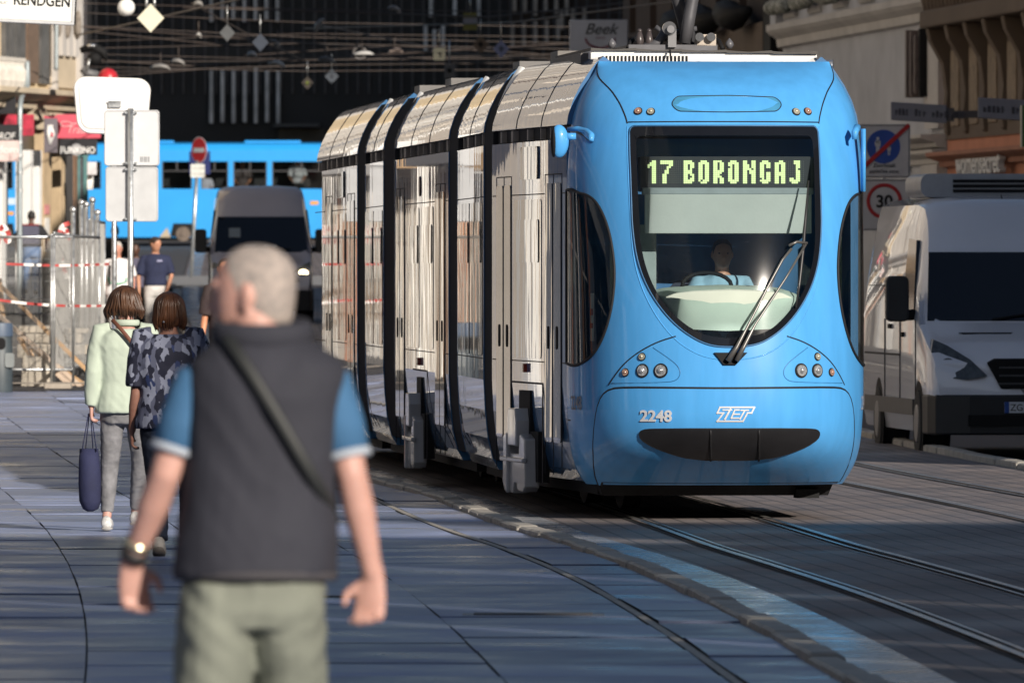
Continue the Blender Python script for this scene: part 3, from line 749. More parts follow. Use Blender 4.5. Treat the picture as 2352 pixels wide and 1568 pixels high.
# ---- front cab surface: t in [-pi/2, pi/2] around the nose, z up
NZ = [(0.14, .80), (.20, .62), (.26, .46), (.34, .28), (.42, .15), (.52, .055), (.64, .01), (.78, .0), (.93, .006), (1.05, .015), (1.3, .045), (1.7, .115), (2.1, .225), (2.5, .365), (2.82, .50), (3.0, .60), (3.12, .70), (3.24, .85), (3.33, 1.04), (3.38, 1.19), (3.42, 1.40)]
WZ = [(0.14, 1.0), (.20, 1.04), (.30, 1.09), (.45, 1.125), (.7, 1.145), (.93, 1.15), (2.3, 1.15), (2.6, 1.145), (2.85, 1.125), (3.0, 1.10), (3.12, 1.06), (3.24, 1.0), (3.33, .94), (3.42, .90)]
y0f = curve_fn(NZ); wf = curve_fn(WZ); NEXP = 2.3; YB = 1.42
def S(t, z):
    w = wf(z); y0 = y0f(z); c = abs(math.cos(t)); s = math.sin(t)
    return Vector((w * math.copysign(abs(s) ** (2 / NEXP), s), y0 + (YB - y0) * (1 - c ** (2 / NEXP)), z))
def Sn(t, z):
    e = 1e-3; a = S(min(t + e, PI / 2), z) - S(max(t - e, -PI / 2), z); b = S(t, z + e) - S(t, z - e)
    return a.cross(b).normalized()
def t_of(x, z):
    r = max(-1, min(1, x / wf(z))); return math.copysign(math.asin(min(1, abs(r) ** (NEXP / 2))), x)
def hit(px, py):
    z = CAMZ + (620 - py) / F * 80.3; t = 0
    for _ in range(5):
        lo, hi = -PI / 2, 1.25
        for _k in range(40):
            m = (lo + hi) / 2
            if proj(l2w(S(m, z)))[0] < px: lo = m
            else: hi = m
        t = (lo + hi) / 2
        z += (proj(l2w(S(t, z)))[1] - py) / F * 80.3
    return t, z
KT = 1.15   # metres per radian used to make the (t,z) chart roughly isotropic
def chart(pl): return [(t * KT, z) for t, z in (hit(*p) for p in pl)]
def mirror(c): return [(-a, z) for a, z in reversed(c)]
# outlines, traced on the left half (image left) and mirrored about the nose
CX = 1670
ws_half = [(1446, 290), (1449, 400), (1453, 520), (1462, 590), (1480, 645), (1508, 695), (1545, 740), (1585, 772), (1625, 792), (1672, 798)]
ws = chart(ws_half)
ws = ws + mirror(ws)[1:]
WS = smooth_pl(dense(ws, .12), 2, True)
in_half = [(1462, 312), (1466, 440), (1472, 560), (1484, 615), (1508, 672), (1540, 715), (1580, 750), (1620, 770), (1672, 778)]
win = chart(in_half); win = win + mirror(win)[1:]; WIN_ = smooth_pl(dense(win, .12), 2, True)
A_END = -PI / 2 * KT
dwin = chart([(1330, 444), (1352, 448), (1375, 468), (1398, 520), (1411, 590), (1413, 650), (1404, 720), (1385, 780), (1362, 818), (1335, 836), (1318, 840)])
DW = smooth_pl([(A_END + .02, 2.42)] + [(A_END + .25, 2.425)] + dwin + [(A_END + .02, 1.075)], 2, False)
DW = dense(DW, .05)
DWR = mirror(DW)
bmp_half = chart([(1372, 1104), (1366, 1060), (1365, 1000), (1372, 940), (1384, 908), (1404, 893), (1440, 890), (1560, 891), (1672, 892)])
BMP = dense(smooth_pl(bmp_half + mirror(bmp_half)[1:], 1, False), .05)
BMP[0] = (BMP[0][0], .141); BMP[-1] = (BMP[-1][0], .141)
gr_half = chart([(1672, 1052), (1620, 1052), (1570, 1046), (1530, 1034), (1495, 1020), (1474, 1006), (1470, 994), (1478, 986), (1500, 984), (1580, 983), (1672, 983)])
GR = smooth_pl(dense(gr_half + mirror(gr_half)[1:-1], .08), 1, True)
# constrained triangulation of the chart
ZB, ZT = .14, 3.42
AE = PI / 2 * KT
pts = []; edges = []
def add_loop(pl, closed=True):
    b = len(pts); pts.extend(pl); n = len(pl)
    for i in range(n if closed else n - 1): edges.append((b + i, b + (i + 1) % n))
add_loop(dense([(-AE, ZB), (AE, ZB), (AE, ZT), (-AE, ZT)], .05))
for pl in (WS, WIN_, DW, DWR, GR): add_loop(pl)
add_loop(BMP, False)
g = -AE + .03
while g < AE:
    z = ZB + .03
    while z < ZT - .02: pts.append((g + random.uniform(-.004, .004), z + random.uniform(-.004, .004))); z += .05 if z < 2.9 else .035
    g += .055
vs, es, fs, *_ = delaunay_2d_cdt([Vector(p) for p in pts], edges, [], 0, 1e-5)
def inside(p, pl):
    c = False; n = len(pl); j = n - 1
    for i in range(n):
        if (pl[i][1] > p[1]) != (pl[j][1] > p[1]) and p[0] < (pl[j][0] - pl[i][0]) * (p[1] - pl[i][1]) / (pl[j][1] - pl[i][1]) + pl[i][0]: c = not c
        j = i
    return c
reg = {}
BMPC = BMP
for f in fs:
    c = sum((vs[i] for i in f), Vector((0, 0))) / len(f)
    if abs(c.x) > AE + 1e-4 or c.y < ZB - 1e-4 or c.y > ZT + 1e-4: continue
    k = 'body'
    if inside(c, WIN_): k = 'glass'
    elif inside(c, WS): k = 'frit'
    elif inside(c, DW): k = 'dwl'
    elif inside(c, DWR): k = 'dwr'
    elif inside(c, GR): k = 'grille'
    elif inside(c, BMPC): k = 'bumper'
    reg.setdefault(k, []).append(f)
def region(name, key, m, off, parent, thick=0.0, smooth=True):
    bm = NB(); mp = {}
    for f in reg[key]:
        q = []
        for i in f:
            if i not in mp:
                t = max(-PI / 2, min(PI / 2, vs[i].x / KT)); z = vs[i].y
                p = S(t, z)
                if off: p = p - Sn(t, z) * -off if False else p + Sn(t, z) * off
                mp[i] = bm.verts.new(p)
            q.append(mp[i])
        try: bm.faces.new(q)
        except ValueError: pass
    return obj(name, bm, m, parent, smooth, normals=False)
cab = region('cab_shell', 'body', M_BLUE, 0, tram)
region('bumper', 'bumper', M_BLUE, .012, tram)
gr_o = region('bumper_grille', 'grille', mat('bumper_rubber', (.012, .012, .014), .45, var=.2), .02, tram)
wsf = region('windscreen_border', 'frit', M_FRIT, .006, tram)
wsg = region('windscreen', 'glass', M_WSCR, .006, tram)
for k in ('dwl', 'dwr'): region('cab_side_window', k, M_WIN, .004, tram)
def onS(a, z, off): t = max(-PI / 2, min(PI / 2, a / KT)); return S(t, z) + Sn(t, z) * off
def seam(pl, r=.006, off=-.001, m=M_SEAM, name='panel_seam', parent=None):
    bm = NB(); tube(bm, [onS(a, z, off) for a, z in pl], r, 6); return obj(name, bm, m, parent or tram, True)
# window rubbers
for pl in (DW, DWR): seam(pl + [pl[0]], .012, .004, name='window_rubber')
seam([p for p in WS] + [WS[0]], .007, .004, name='windscreen_rubber', m=mat('blue_rubber', (.03, .12, .26), .5))
seam(BMP, .011, .004)
seam([(p[0], p[1]) for p in GR] + [GR[0]], .006, .016)
def both(pxs, it=2):
    c = smooth_pl(chart(pxs), it); return c, mirror(c)
for pl in both([(1346, 146), (1372, 170), (1400, 200), (1422, 232), (1436, 264), (1441, 284)]): seam(pl, .006)
top = dense(chart([(1443, 281), (1560, 280), (1672, 280)]), .06, False); seam(top + mirror(top)[1:], .005, .002)
for pl in both([(1398, 884), (1412, 862), (1436, 832), (1470, 806), (1510, 785), (1552, 772)]): seam(pl, .006)
for pl in both([(1500, 798), (1530, 818), (1556, 838), (1564, 856), (1556, 872), (1535, 878), (1405, 880)]): seam(pl, .004, m=mat('blue_edge', (.03, .16, .36), .4))
rim = chart([(1441, 290), (1444, 420), (1449, 540), (1458, 610), (1478, 672), (1512, 735), (1556, 786), (1610, 818), (1672, 828)])
seam(smooth_pl(rim + mirror(rim)[1:], 2), .006, -.002, M_BLUE, 'windscreen_surround')
seam(chart([(1672, 985), (1672, 986)])[:1] * 1 + [(0, 1.0)], .001) if False else None
for px in (1632, 1742):
    c = dense(chart([(px, 985), (px, 1018), (px, 1052)]), .03, False); seam(c, .009, .022)
for s in (-1, 1):   # lower corner panel line
    z = hit(1330, 966)[1]
    seam([(s * (AE - .02), z), (s * (AE - .1), z), (s * (hit(1372, 966)[0] * -KT), z)], .006)
# roof skin of the cab
bm = NB(); n = 24
ringa = [S(-PI / 2 + PI * k / n, ZT) for k in range(n + 1)]
loft(bm, [[p for p in ringa], [Vector((p.x, YB + .02, ZT)) for p in ringa]], False, False)
obj('cab_roof', bm, M_BLUE, tram, normals=True)
# lamps
def lamp(px, py, r, m, ring=True, name='headlight', mirror_=True):
    t, z = hit(px, py)
    for s in ((1, -1) if mirror_ else (1,)):
        p = S(s * t, z); nn = Sn(s * t, z)
        if nn.y > 0: nn = -nn
        bm = NB(); disc(bm, p - nn * .03, nn, r * 1.18, .036, 24)
        o = obj(name, bm, BLACK, tram)
        bm = NB(); disc(bm, p - nn * .02, nn, r, .034, 24, r * .9); ball(bm, p + nn * .008, r * .55, 10, 6)
        obj('lens', bm, m, o, True, sharp=40)
M_LENS = mat('headlight_lens', (.62, .64, .66), .15, metal=.65, var=.5, scale=55, coat=1)
M_AMB = mat('indicator_lens', (.50, .30, .22), .2, metal=.4, var=.4, scale=60, coat=1); M_PALE = mat('marker_lens', (.50, .48, .38), .25, metal=.4, var=.35, scale=60, coat=1)
lamp(1476, 851, .046, M_LENS); lamp(1518, 851, .048, M_LENS)
lamp(1475, 819, .027, M_PALE, name='marker_light'); lamp(1437, 855, .028, M_AMB, name='indicator')
lamp(1466, 256, .029, M_AMB, name='roof_light'); lamp(1495, 257, .029, M_PALE, name='roof_light')
# recessed panel over the windscreen
ol = smooth_pl(dense(chart([(1555, 222), (1672, 220), (1780, 224), (1794, 236), (1794, 246), (1784, 256), (1672, 258), (1558, 256), (1544, 244), (1544, 234)]), .05), 2, True)
bm = NB(); f = bm.faces.new([bm.verts.new(onS(a, z, .003)) for a, z in ol])
obj('display_panel', bm, mat('panel_blue', (.06, .26, .46), .3, var=.2, scale=3, coat=1), tram)
seam(ol + [ol[0]], .004, .002)
# numbers and emblem on the bumper
def wrap(bm, x0, z0, off):
    for v in bm.verts:
        x, z = v.co.x + x0, v.co.z + z0; t = t_of(x, z); v.co = S(t, z) + Sn(t, z) * (off + (.003 if v.co.y < 0 else 0)) * 1
    return bm
M_DECAL = mat('silver_lettering', (.72, .73, .75), .35, metal=.3, var=.05)
def decal_x(px, py): t, z = hit(px, py); return S(t, z)
if Sn(0, 1.0).y > 0:
    _Sn = Sn
    def Sn(t, z): return -_Sn(t, z)
p = decal_x(1509, 966)
obj('fleet_number', wrap(text_bm('2248', .115, .002, squeeze=1.0, bold=.003), p.x, p.z, .018), M_DECAL, tram)
p0 = decal_x(1690, 950); k = .3375 / 300
bm = NB()
def stroke(pl, w=.011):
    for a, b in zip(pl, pl[1:]):
        d = Vector((b[0] - a[0], 0, b[1] - a[1]));
        if d.length < 1e-6: continue
        n = Vector((-d.z, 0, d.x)).normalized() * w / 2; e = d.normalized() * w / 2
        A_ = Vector((a[0], 0, a[1])) - e; B_ = Vector((b[0], 0, b[1])) + e
        m = max(1, int(d.length / .03))
        for i in range(m):
            p1 = A_.lerp(B_, i / m); p2 = A_.lerp(B_, (i + 1) / m)
            bm.faces.new([bm.verts.new(q) for q in (p1 - n, p2 - n, p2 + n, p1 + n)])
def lg(pl): return [((x - 1178) * k, (725 - y) * k) for x, y in pl]
stroke(lg([(1070, 680), (1303, 680), (1284, 718), (1256, 718), (1226, 772), (1052, 772), (1094, 718), (1052, 718), (1070, 680)]), .012)
stroke(lg([(1140, 692), (1104, 758)]), .014); stroke(lg([(1090, 698), (1148, 698)]), .010)
stroke(lg([(1198, 698), (1170, 698), (1146, 752), (1196, 752)]), .011); stroke(lg([(1158, 726), (1200, 726)]), .011)
stroke(lg([(1212, 700), (1262, 700)]), .010); stroke(lg([(1236, 704), (1206, 756)]), .012)
obj('emblem', wrap(bm, p0.x, p0.z, .018), M_DECAL, tram, normals=False)
for s, px in ((-1, 1320), (1, 1990)):
    z = hit(1320, 925)[1]; a = 0.92 if s < 0 else .74
    bm = text_bm('2248', .15, .001, squeeze=.8, bold=.002)
    for v in bm.verts:
        x = v.co.x; zz = v.co.z + z - .05; aa = (s * (AE - .30) + x); v.co = onS(aa, zz, .006)
    obj('fleet_number', bm, mat('grey_lettering', (.42, .42, .44), .4) if s < 0 else M_DECAL, tram)
# wiper and its wedge
c = chart([(1640, 810), (1716, 810), (1690, 838), (1662, 838)])
bm = NB(); loft(bm, [[onS(a, z, .0) for a, z in c], [onS(a, z, .02) for a, z in c]]); wp = obj('wiper', bm, BLACK, tram)
M_WIPE = mat('wiper_black', (.03, .03, .032), .35, var=.2); M_ARM = mat('wiper_arm', (.16, .155, .15), .35, metal=.5, var=.2)
def sp(px, py, off): t, z = hit(px, py); return S(t, z) + Sn(t, z) * off
for pl, r in (([(1670, 830), (1690, 800), (1712, 757), (1760, 660), (1792, 600), (1812, 575)], .010), ([(1690, 830), (1706, 798), (1733, 745), (1800, 640), (1843, 565)], .009)):
    bm = NB(); tube(bm, [sp(x, y, .05) for x, y in pl], [.022, .018] + [r] * (len(pl) - 2), 8); obj('wiper_arm', bm, M_ARM, wp, True)
bm = NB(); tube(bm, [sp(1806, 568, .055), sp(1822, 560, .06), sp(1846, 562, .05)], .011, 8); obj('wiper_link', bm, M_ARM, wp, True)
bm = NB(); tube(bm, [sp(1852, 418, .035), sp(1846, 500, .03), sp(1840, 575, .03), sp(1832, 650, .03), sp(1824, 707, .03)], [.006, .011, .013, .011, .006], 8); obj('wiper_blade', bm, M_WIPE, wp, True)

# ---- what is behind the windscreen
M_LINER = mat('cab_liner', (.30, .32, .32), .6, var=.1); M_NAVY = mat('cab_bulkhead', (.018, .024, .055), .4, var=.3, scale=1.5)
def inner(px, py, off): t, z = hit(px, py); q = S(t, z); return Vector((q.x, q.y + off, q.z))
def inpanel(name, pxs, off, m, thick=.03, div=8):
    """flat panel parallel to the local x axis behind the glass"""
    a = inner(pxs[0], pxs[2], off); b = inner(pxs[1], pxs[2], off); c_ = inner(pxs[0], pxs[3], off)
    y = max(a.y, b.y, c_.y, inner(CX, pxs[2], off).y)
    bm = NB(); bbox(bm, a.x, b.x, y, y + thick, c_.z, a.z); return obj(name, bm, m, tram, bevel=.01), y, a, b, c_
dsp, dy, a, b, c_ = inpanel('destination_display', (1472, 1872, 360, 440), .03, mat('display_case', (.10, .11, .12), .5), .2)
LED = {'1': ["..##", ".###", "####", "..##", "..##", "..##", "..##", "..##", "..##", "..##", "..##", "..##"],
       '7': ["######", "######", "....##", "...##.", "...##.", "..##..", "..##..", ".##...", ".##...", ".##...", ".##...", ".##..."],
       'B': ["####.", "#####", "##.##", "##.##", "##.#.", "####.", "####.", "##.##", "##.##", "##.##", "#####", "####."],
       'O': [".###.", "#####", "##.##", "##.##", "##.##", "##.##", "##.##", "##.##", "##.##", "##.##", "#####", ".###."],
       'R': ["####.", "#####", "##.##", "##.##", "##.##", "#####", "####.", "###..", "####.", "##.##", "##.##", "##.##"],
       'N': ["##..##", "##..##", "###.##", "###.##", "####.#", "##.###", "##.###", "##..##", "##..##", "##..##", "##..##", "##..##"],
       'G': [".###.", "#####", "##.##", "##.##", "##...", "##...", "##.##", "##.##", "##.##", "##.##", "#####", ".###."],
       'A': [".###.", "#####", "##.##", "##.##", "##.##", "##.##", "#####", "#####", "##.##", "##.##", "##.##", "##.##"],
       'J': ["..###", "..###", "...##", "...##", "...##", "...##", "...##", "...##", "...##", "##.##", "#####", ".###."]}
LED['1'] = ["..##", ".###", "####", "#.##", "..##", "..##", "..##", "..##", "..##", "..##", "..##", "..##"]
bm = NB(); bo = NB()
xl = inner(1491, 400, 0).x; xr = inner(1842, 400, 0).x; zt = inner(1670, 368, 0).z; zl = inner(1670, 421, 0).z
word = '17 BORONGAJ'; cols = []
for ch in word:
    if ch == ' ': cols += [None] * 3; continue
    gl_ = LED[ch]
    for q in range(len(gl_[0])): cols.append([gl_[r_][q] for r_ in range(12)])
    cols += [None] * 2
cols = cols[:-2]; n = len(cols); dx = (xr - xl) / n; dz = (zt - zl) / 12
yled = dy - .004
for i in range(-1, n + 2):
    for r_ in range(12):
        on = 0 <= i < n and cols[i] is not None and cols[i][r_] == '#'
        if 0 <= i < n and cols[i] is not None and on and (i * 7 + r_ * 13) % 61 == 0: on = False
        x = xl + dx * (i + .5); z = zt - dz * (r_ + .5)
        bb_ = bm if on else bo
        h = (.47 if on else .30)
        bb_.faces.new([bb_.verts.new(v) for v in ((x - dx * h, yled, z - dz * h), (x + dx * h, yled, z - dz * h), (x + dx * h, yled, z + dz * h), (x - dx * h, yled, z + dz * h))])
obj('led_text', bm, mat('lit_led', (.5, .6, .25), .5, var=0, emit=(.80, .93, .42), estr=.62), dsp, normals=False)
obj('led_grid', bo, mat('unlit_led', (.05, .055, .05), .5, var=0), dsp, normals=False)
bm = NB(); bbox(bm, xl - .05, xr + .08, yled + .002, yled + .003, zl - .03, zt + .03); obj('led_board', bm, mat('led_board', (.012, .014, .018), .6), dsp)
bl, by, *_r = inpanel('roller_blind', (1484, 1868, 446, 536), .10, mat('blind_fabric', (.46, .47, .44), .8, var=.05, scale=3, bump=.1), .012)
inpanel('blind_case', (1478, 1872, 431, 447), .08, mat('blind_case', (.26, .29, .30), .5), .06)
# dashboard: pale shell
dl = [(1500, 678), (1530, 668), (1580, 663), (1672, 660), (1760, 662), (1812, 667), (1844, 680), (1838, 705), (1815, 735), (1785, 755), (1672, 760), (1560, 755), (1530, 730), (1510, 700)]
bm = NB(); dd = smooth_pl(dense([tuple(inner(x, y, 0)) for x, y in dl], .05), 1, True)
ra = [Vector((x, y + .05 + .10 * (abs(x) / .6) ** 2, z)) for x, y, z in dd]; rb = [Vector((x * .97, y + .60, z + .02)) for x, y, z in dd]
zmid = sum(p.z for p in ra) / len(ra); xm = 0
yb_ = min(p.y for p in ra); rings = [[Vector((p.x * s_, yb_ - .02 + .16 * (abs(p.x * s_) / .6) ** 2 - .25 * (zmid + (p.z - zmid) * s_ - zmid), zmid + (p.z - zmid) * s_)) for p in ra] for s_ in (.3, .6, .85)]
loft(bm, rings + [ra, rb]); dash = obj('dashboard', bm, mat('dash_pale_green', (.60, .67, .58), .55, var=.05, scale=3), tram, True, sharp=50)
# binnacle line and steering wheel
bm = NB(); tube(bm, [(x, y - .01, z) for x, y, z in [tuple(inner(px_, py_, .035)) for px_, py_ in smooth_pl([(1567, 678), (1585, 690), (1640, 706), (1690, 710), (1740, 700), (1768, 688)], 2)]], .004, 6)
obj('dash_seam', bm, mat('dash_seam', (.25, .28, .25), .6), dash)
bm = NB(); ctr = inner(1640, 656, .55); pts_ = [ctr + Vector((.19 * math.cos(2 * PI * k / 20), .05 * math.sin(2 * PI * k / 20), .10 * math.sin(2 * PI * k / 20))) for k in range(21)]
tube(bm, pts_, .016, 8); obj('steering_wheel', bm, BLACK, tram, True)
# cab inside: floor, ceiling, bulkhead, seat, side posts
fl_ = [S(-PI / 2 + PI * k / 20, .55) for k in range(21)]
def slabc(bm, z0, z1, zs):
    pl = [S(-PI / 2 + PI * k / 20, zs) for k in range(21)]; pl = [(p.x * .93, YB + (p.y - YB) * .86) for p in pl] + [(1.05, 4.2), (-1.05, 4.2)]
    loft(bm, [[(x, y, z0) for x, y in pl], [(x, y, z1) for x, y in pl]])
bm = NB(); slabc(bm, .42, .47, .55); obj('cab_floor', bm, mat('cab_floor', (.06, .06, .065), .7), tram)
bm = NB(); slabc(bm, 2.84, 2.88, 2.95); obj('cab_ceiling', bm, mat('cab_ceiling', (.09, .10, .11), .7), tram)
bm = NB(); bbox(bm, -1.0, .55, 1.95, 1.99, .36, 2.86); bbox(bm, .86, 1.0, 1.95, 1.99, .36, 2.86); bbox(bm, .55, .86, 1.95, 1.99, 2.3, 2.86); bh_ = obj('cab_bulkhead', bm, M_NAVY, tram)
bm = NB(); bbox(bm, .56, .85, 1.96, 1.975, .4, 2.3); obj('bulkhead_window', bm, mat('pale_pane', (.26, .36, .33), .2, var=.2), bh_)
bm = NB(); loft(bm, [[(.08 * 0 + x, y, z) for x, z in rrect(-.36, .12, .75, 1.72, .12)] for y in (1.45, 1.6)]); bbox(bm, -.34, .10, 1.0, 1.5, .72, .86); obj('driver_seat', bm, mat('seat_dark', (.03, .035, .06), .8), tram, True, sharp=40)
for x in (-.80, .80): bm = NB(); tube(bm, [(x, .55, 1.0), (x * 1.02, .8, 2.86)], [(.05, .03)] * 2, 8); obj('cab_pillar', bm, mat('pillar_grey', (.05, .055, .06), .5), tram, True)
bm = NB(); bbox(bm, -.86, -.50, .9, .93, 1.0, 2.15); bbox(bm, -.83, -.53, .885, .9, 1.05, 1.3); lk = obj('cab_locker', bm, mat('locker_grey', (.28, .32, .31), .5, var=.15), tram, bevel=.01)
bm = NB(); disc(bm, (-.72, .885, 1.45), (0, -1, 0), .03, .02); tube(bm, [(-.62, .88, 1.35), (-.62, .86, 1.62)], .03, 8); obj('locker_handle', bm, STEEL, lk, True)
bm = NB(); bbox(bm, -.98, -.975, 1.0, 1.25, 1.25, 1.62); nt_ = obj('notice', bm, mat('notice_white', (.7, .68, .66), .6), tram)
bm = NB(); bbox(bm, -.986, -.981, 1.03, 1.22, 1.45, 1.5); bbox(bm, -.986, -.981, 1.03, 1.22, 1.35, 1.39); obj('notice_print', bm, mat('notice_red', (.5, .05, .05), .6), nt_)
bm = NB(); bbox(bm, .93, .95, .98, 1.36, .95, 2.2); obj('door_panel', bm, mat('door_pale_green', (.42, .52, .44), .5, var=.05), tram)
bm = NB(); ball(bm, (.62, 1.1, 1.42), (.17, .14, .12)); ball(bm, (.72, 1.05, 1.48), (.10, .1, .12)); obj('jacket_bundle', bm, mat('bundle_cloth', (.06, .09, .10), .9, var=.8, scale=12, col2=(.30, .22, .06)), tram, True)

# ---- roof box and pantograph
bm = NB(); rx0, rx1 = decal_x(1372, 150).x, decal_x(1900, 150).x
ry = 2.0; zt_ = CAMZ + (620 - 112) / F * 82.2
loft(bm, [[(rx0, ry, 3.40), (rx1, ry, 3.40), (rx1, ry, zt_ - .05), (rx0, ry, zt_ - .02)], [(rx0, ry + 3.2, 3.40), (rx1, ry + 3.2, 3.40), (rx1, ry + 3.2, zt_ - .05), (rx0, ry + 3.2, zt_ - .02)]])
M_RB = mat('roof_white', (.74, .72, .68), .5, var=.08, scale=3)
rbx = obj('roof_unit', bm, M_RB, tram, bevel=.008)
bm = NB()
for k in range(23):
    x = rx0 + .09 + k * .030; bbox(bm, x, x + .013, ry - .012, ry + .002, zt_ - .16, zt_ - .065)
obj('vent_slots', bm, BLACK, rbx)
bm = NB(); bbox(bm, rx0 + .85, rx0 + 1.48, ry - .010, ry + .001, zt_ - .19, zt_ - .10); pl_ = obj('cover_plate', bm, M_RB, rbx, bevel=.004)
bm = NB()
for k in range(9): disc(bm, (rx0 + .87 + k * .074, ry - .010, zt_ - .115), (0, -1, 0), .007, .004, 8)
obj('screws', bm, STEEL, pl_)
bm = NB(); x = rx0 - .02
for k in range(5):
    w = (rx1 - rx0 - .0) / 5; xa = rx0 + w * k
    loft(bm, [[(xa + w * q / 4, y, zt_ - .015 + .012 * (abs(q - 2) / 2) - .03 * k / 5) for q in range(5)] + [(xa + w * q / 4, y, zt_ - .025 - .03 * k / 5) for q in (4, 3, 2, 1, 0)] for y in (ry - .03, ry + 3.2)])
obj('roof_cover', bm, mat('dark_cover', (.05, .045, .04), .6), rbx)
bm = NB(); bbox(bm, rx0 - .06, rx0, ry + .2, ry + 3, 3.42, zt_ - .04); obj('unit_side', bm, mat('unit_side', (.12, .11, .10), .6), rbx)
py_ = 3.2
def tl(px, py, y):   # local point at local depth y seen at photo px,py
    w = P(px, py, TO.y + y); lx, ly = w2l(w.x, w.y); return Vector((lx, y, w.z))
pan = NB(); M_PAN = mat('pantograph_grey', (.10, .10, .11), .5, metal=.3, var=.2)
bbox(pan, tl(1440, 0, py_).x, tl(1645, 0, py_).x, py_ - .1, py_ + 1.4, zt_, tl(0, 104, py_).z)
po = obj('pantograph', pan, M_PAN, tram)
def ptube(pl, r, name, m=M_PAN, y=py_):
    bm = NB(); tube(bm, [tl(a, b, y + d) for a, b, d in pl], r, 10); return obj(name, bm, m, po, True)
ptube([(1588, 116, .3), (1570, 40, .2), (1556, 0, .1), (1545, -80, 0)], [.06, .06, .05, .04], 'lower_arm')
ptube([(1573, 100, -.05), (1583, 40, -.05), (1592, -10, -.05), (1600, -70, -.05)], .05, 'upper_arm')
ptube([(1476, 110, .0), (1510, 98, 0), (1530, 70, 0)], .035, 'linkage')
bm = NB(); disc(bm, tl(1536, 66, py_ - .12), (0, -1, 0), .055, .03, 20); obj('pulley', bm, CHROME, po); bm = NB(); disc(bm, tl(1539, 68, py_ - .15), (0, -1, 0), .03, .04, 12); bbox(bm, tl(1530, 0, py_).x, tl(1549, 0, py_).x, py_ - .14, py_ - .11, tl(0, 110, py_).z, tl(0, 68, py_).z); obj('pulley_bracket', bm, mat('bracket_steel', (.2, .2, .21), .4, metal=.6), po)
bm = NB(); bbox(bm, tl(1598, 0, py_).x, tl(1642, 0, py_).x, py_ - .1, py_ + .1, tl(0, 106, py_).z, tl(0, 80, py_).z); obj('spring_box', bm, mat('spring_box', (.38, .33, .28), .5, metal=.4), po)
bm = NB()
for px in (1606, 1633): disc(bm, tl(px, 86, py_ - .12), (0, -1, 0), .035, .03, 14)
obj('spring_roller', bm, CHROME, po)
bm = NB()
for px in (1468, 1490): tube(bm, [tl(px, 110, py_), tl(px, 92, py_), tl(px, 72, py_)], [.03, .035, .015], 8); ball(bm, tl(px, 72, py_), .02, 8, 6)
obj('insulator', bm, mat('insulator_brown', (.06, .05, .05), .35), po, True)
bm = NB()
for px in (1404, 1676): tube(bm, [tl(px, 112, py_ - .6), tl(px, 104, py_ - .6), tl(px, 98, py_ - .6), tl(px, 88, py_ - .6)], [.018, .034, .03, .003], 10)
obj('aerial', bm, mat('aerial_grey', (.10, .10, .11), .4), rbx, True)
ptube([(1505, 62, .3), (1520, 74, .3), (1545, 76, .3), (1600, 66, .3)], .02, 'linkage')
ptube([(1632, 84, .2), (1652, 96, .1), (1660, 112, 0)], .018, 'cable', BLACK)
ptube([(1466, 84, .2), (1448, 96, .1), (1440, 114, 0)], .018, 'cable', BLACK)
bm = NB(); tube(bm, [tl(1538, 116, py_ - 1.25), tl(1540, 140, py_ - 1.35), ], .008, 6); obj('cable', bm, BLACK, rbx)
bm = NB(); c_ = tl(1899, 148, 1.9); disc(bm, c_, (1, -.3, 0), .035, .06, 14); obj('roof_lamp', bm, CHROME, tram)

# ---- mirror and its bracket
ma = hit(1352, 318); mb = S(*ma)
def near(px, py, y): w = None; return tl(px, py, y)
mx = near(1281, 325, .95)
bm = NB(); ball(bm, mx, (.078, .05, .128), 20, 12)
for v in bm.verts:
    if v.co.x < mx.x - .035: v.co.x = mx.x - .035 - (mx.x - .035 - v.co.x) * .25
mo = obj('side_mirror', bm, M_BLUE, tram, True)
bm = NB(); ball(bm, mx + Vector((-.042, .0, -.01)), (.022, .056, .115), 16, 10); obj('mirror_rim', bm, BLACK, mo, True)
bm = NB(); tube(bm, [near(1296, 314, .95), near(1320, 314, .95)], .028, 12); obj('mirror_arm', bm, M_BLUE, mo, True)
bm = NB(); tube(bm, [near(1302, 298, 1.0), near(1325, 296, .95), near(1345, 302, .85), near(1356, 312, .72), near(1356, 324, .68)], [.018, .02, .024, .026, .02], 10); obj('mirror_bracket', bm, M_BLUE, mo, True)
rec = dense(smooth_pl(chart([(1306, 291), (1330, 291), (1352, 300), (1364, 314), (1366, 324), (1360, 330), (1350, 322), (1335, 308), (1306, 304)]), 2, True), .03)
bm = NB(); bm.faces.new([bm.verts.new(onS(a, z, .004)) for a, z in rec]); obj('mirror_recess', bm, mat('recess_navy', (.008, .02, .045), .3), tram)
rr = chart([(1962, 285), (1975, 283), (1980, 300), (1972, 318), (1960, 322)])
bm = NB(); tube(bm, [tl(1972, 292, .85), tl(1966, 305, .78), tl(1966, 320, .78)], [.03, .026, .02], 10); obj('mirror_bracket', bm, M_BLUE, tram, True)
bm = NB(); tube(bm, [tl(1986, 296, .95), tl(1986, 440, .95)], [(.02, .05)] * 2, 8); obj('grab_rail', bm, M_BLUE, tram, True)

# ---- underframe of the cab
bm = NB(); loft(bm, [[(x, y, z) for x, y, z in ((-.92, 1.25, .16), (.92, 1.25, .16), (.88, 1.3, .05), (-.88, 1.3, .05))], [(-1.0, 4.5, .16), (1.0, 4.5, .16), (.95, 4.5, .05), (-.95, 4.5, .05)]])
bbox(bm, .62, .80, 1.2, 1.4, .03, .10); obj('underframe', bm, BLACK, tram)

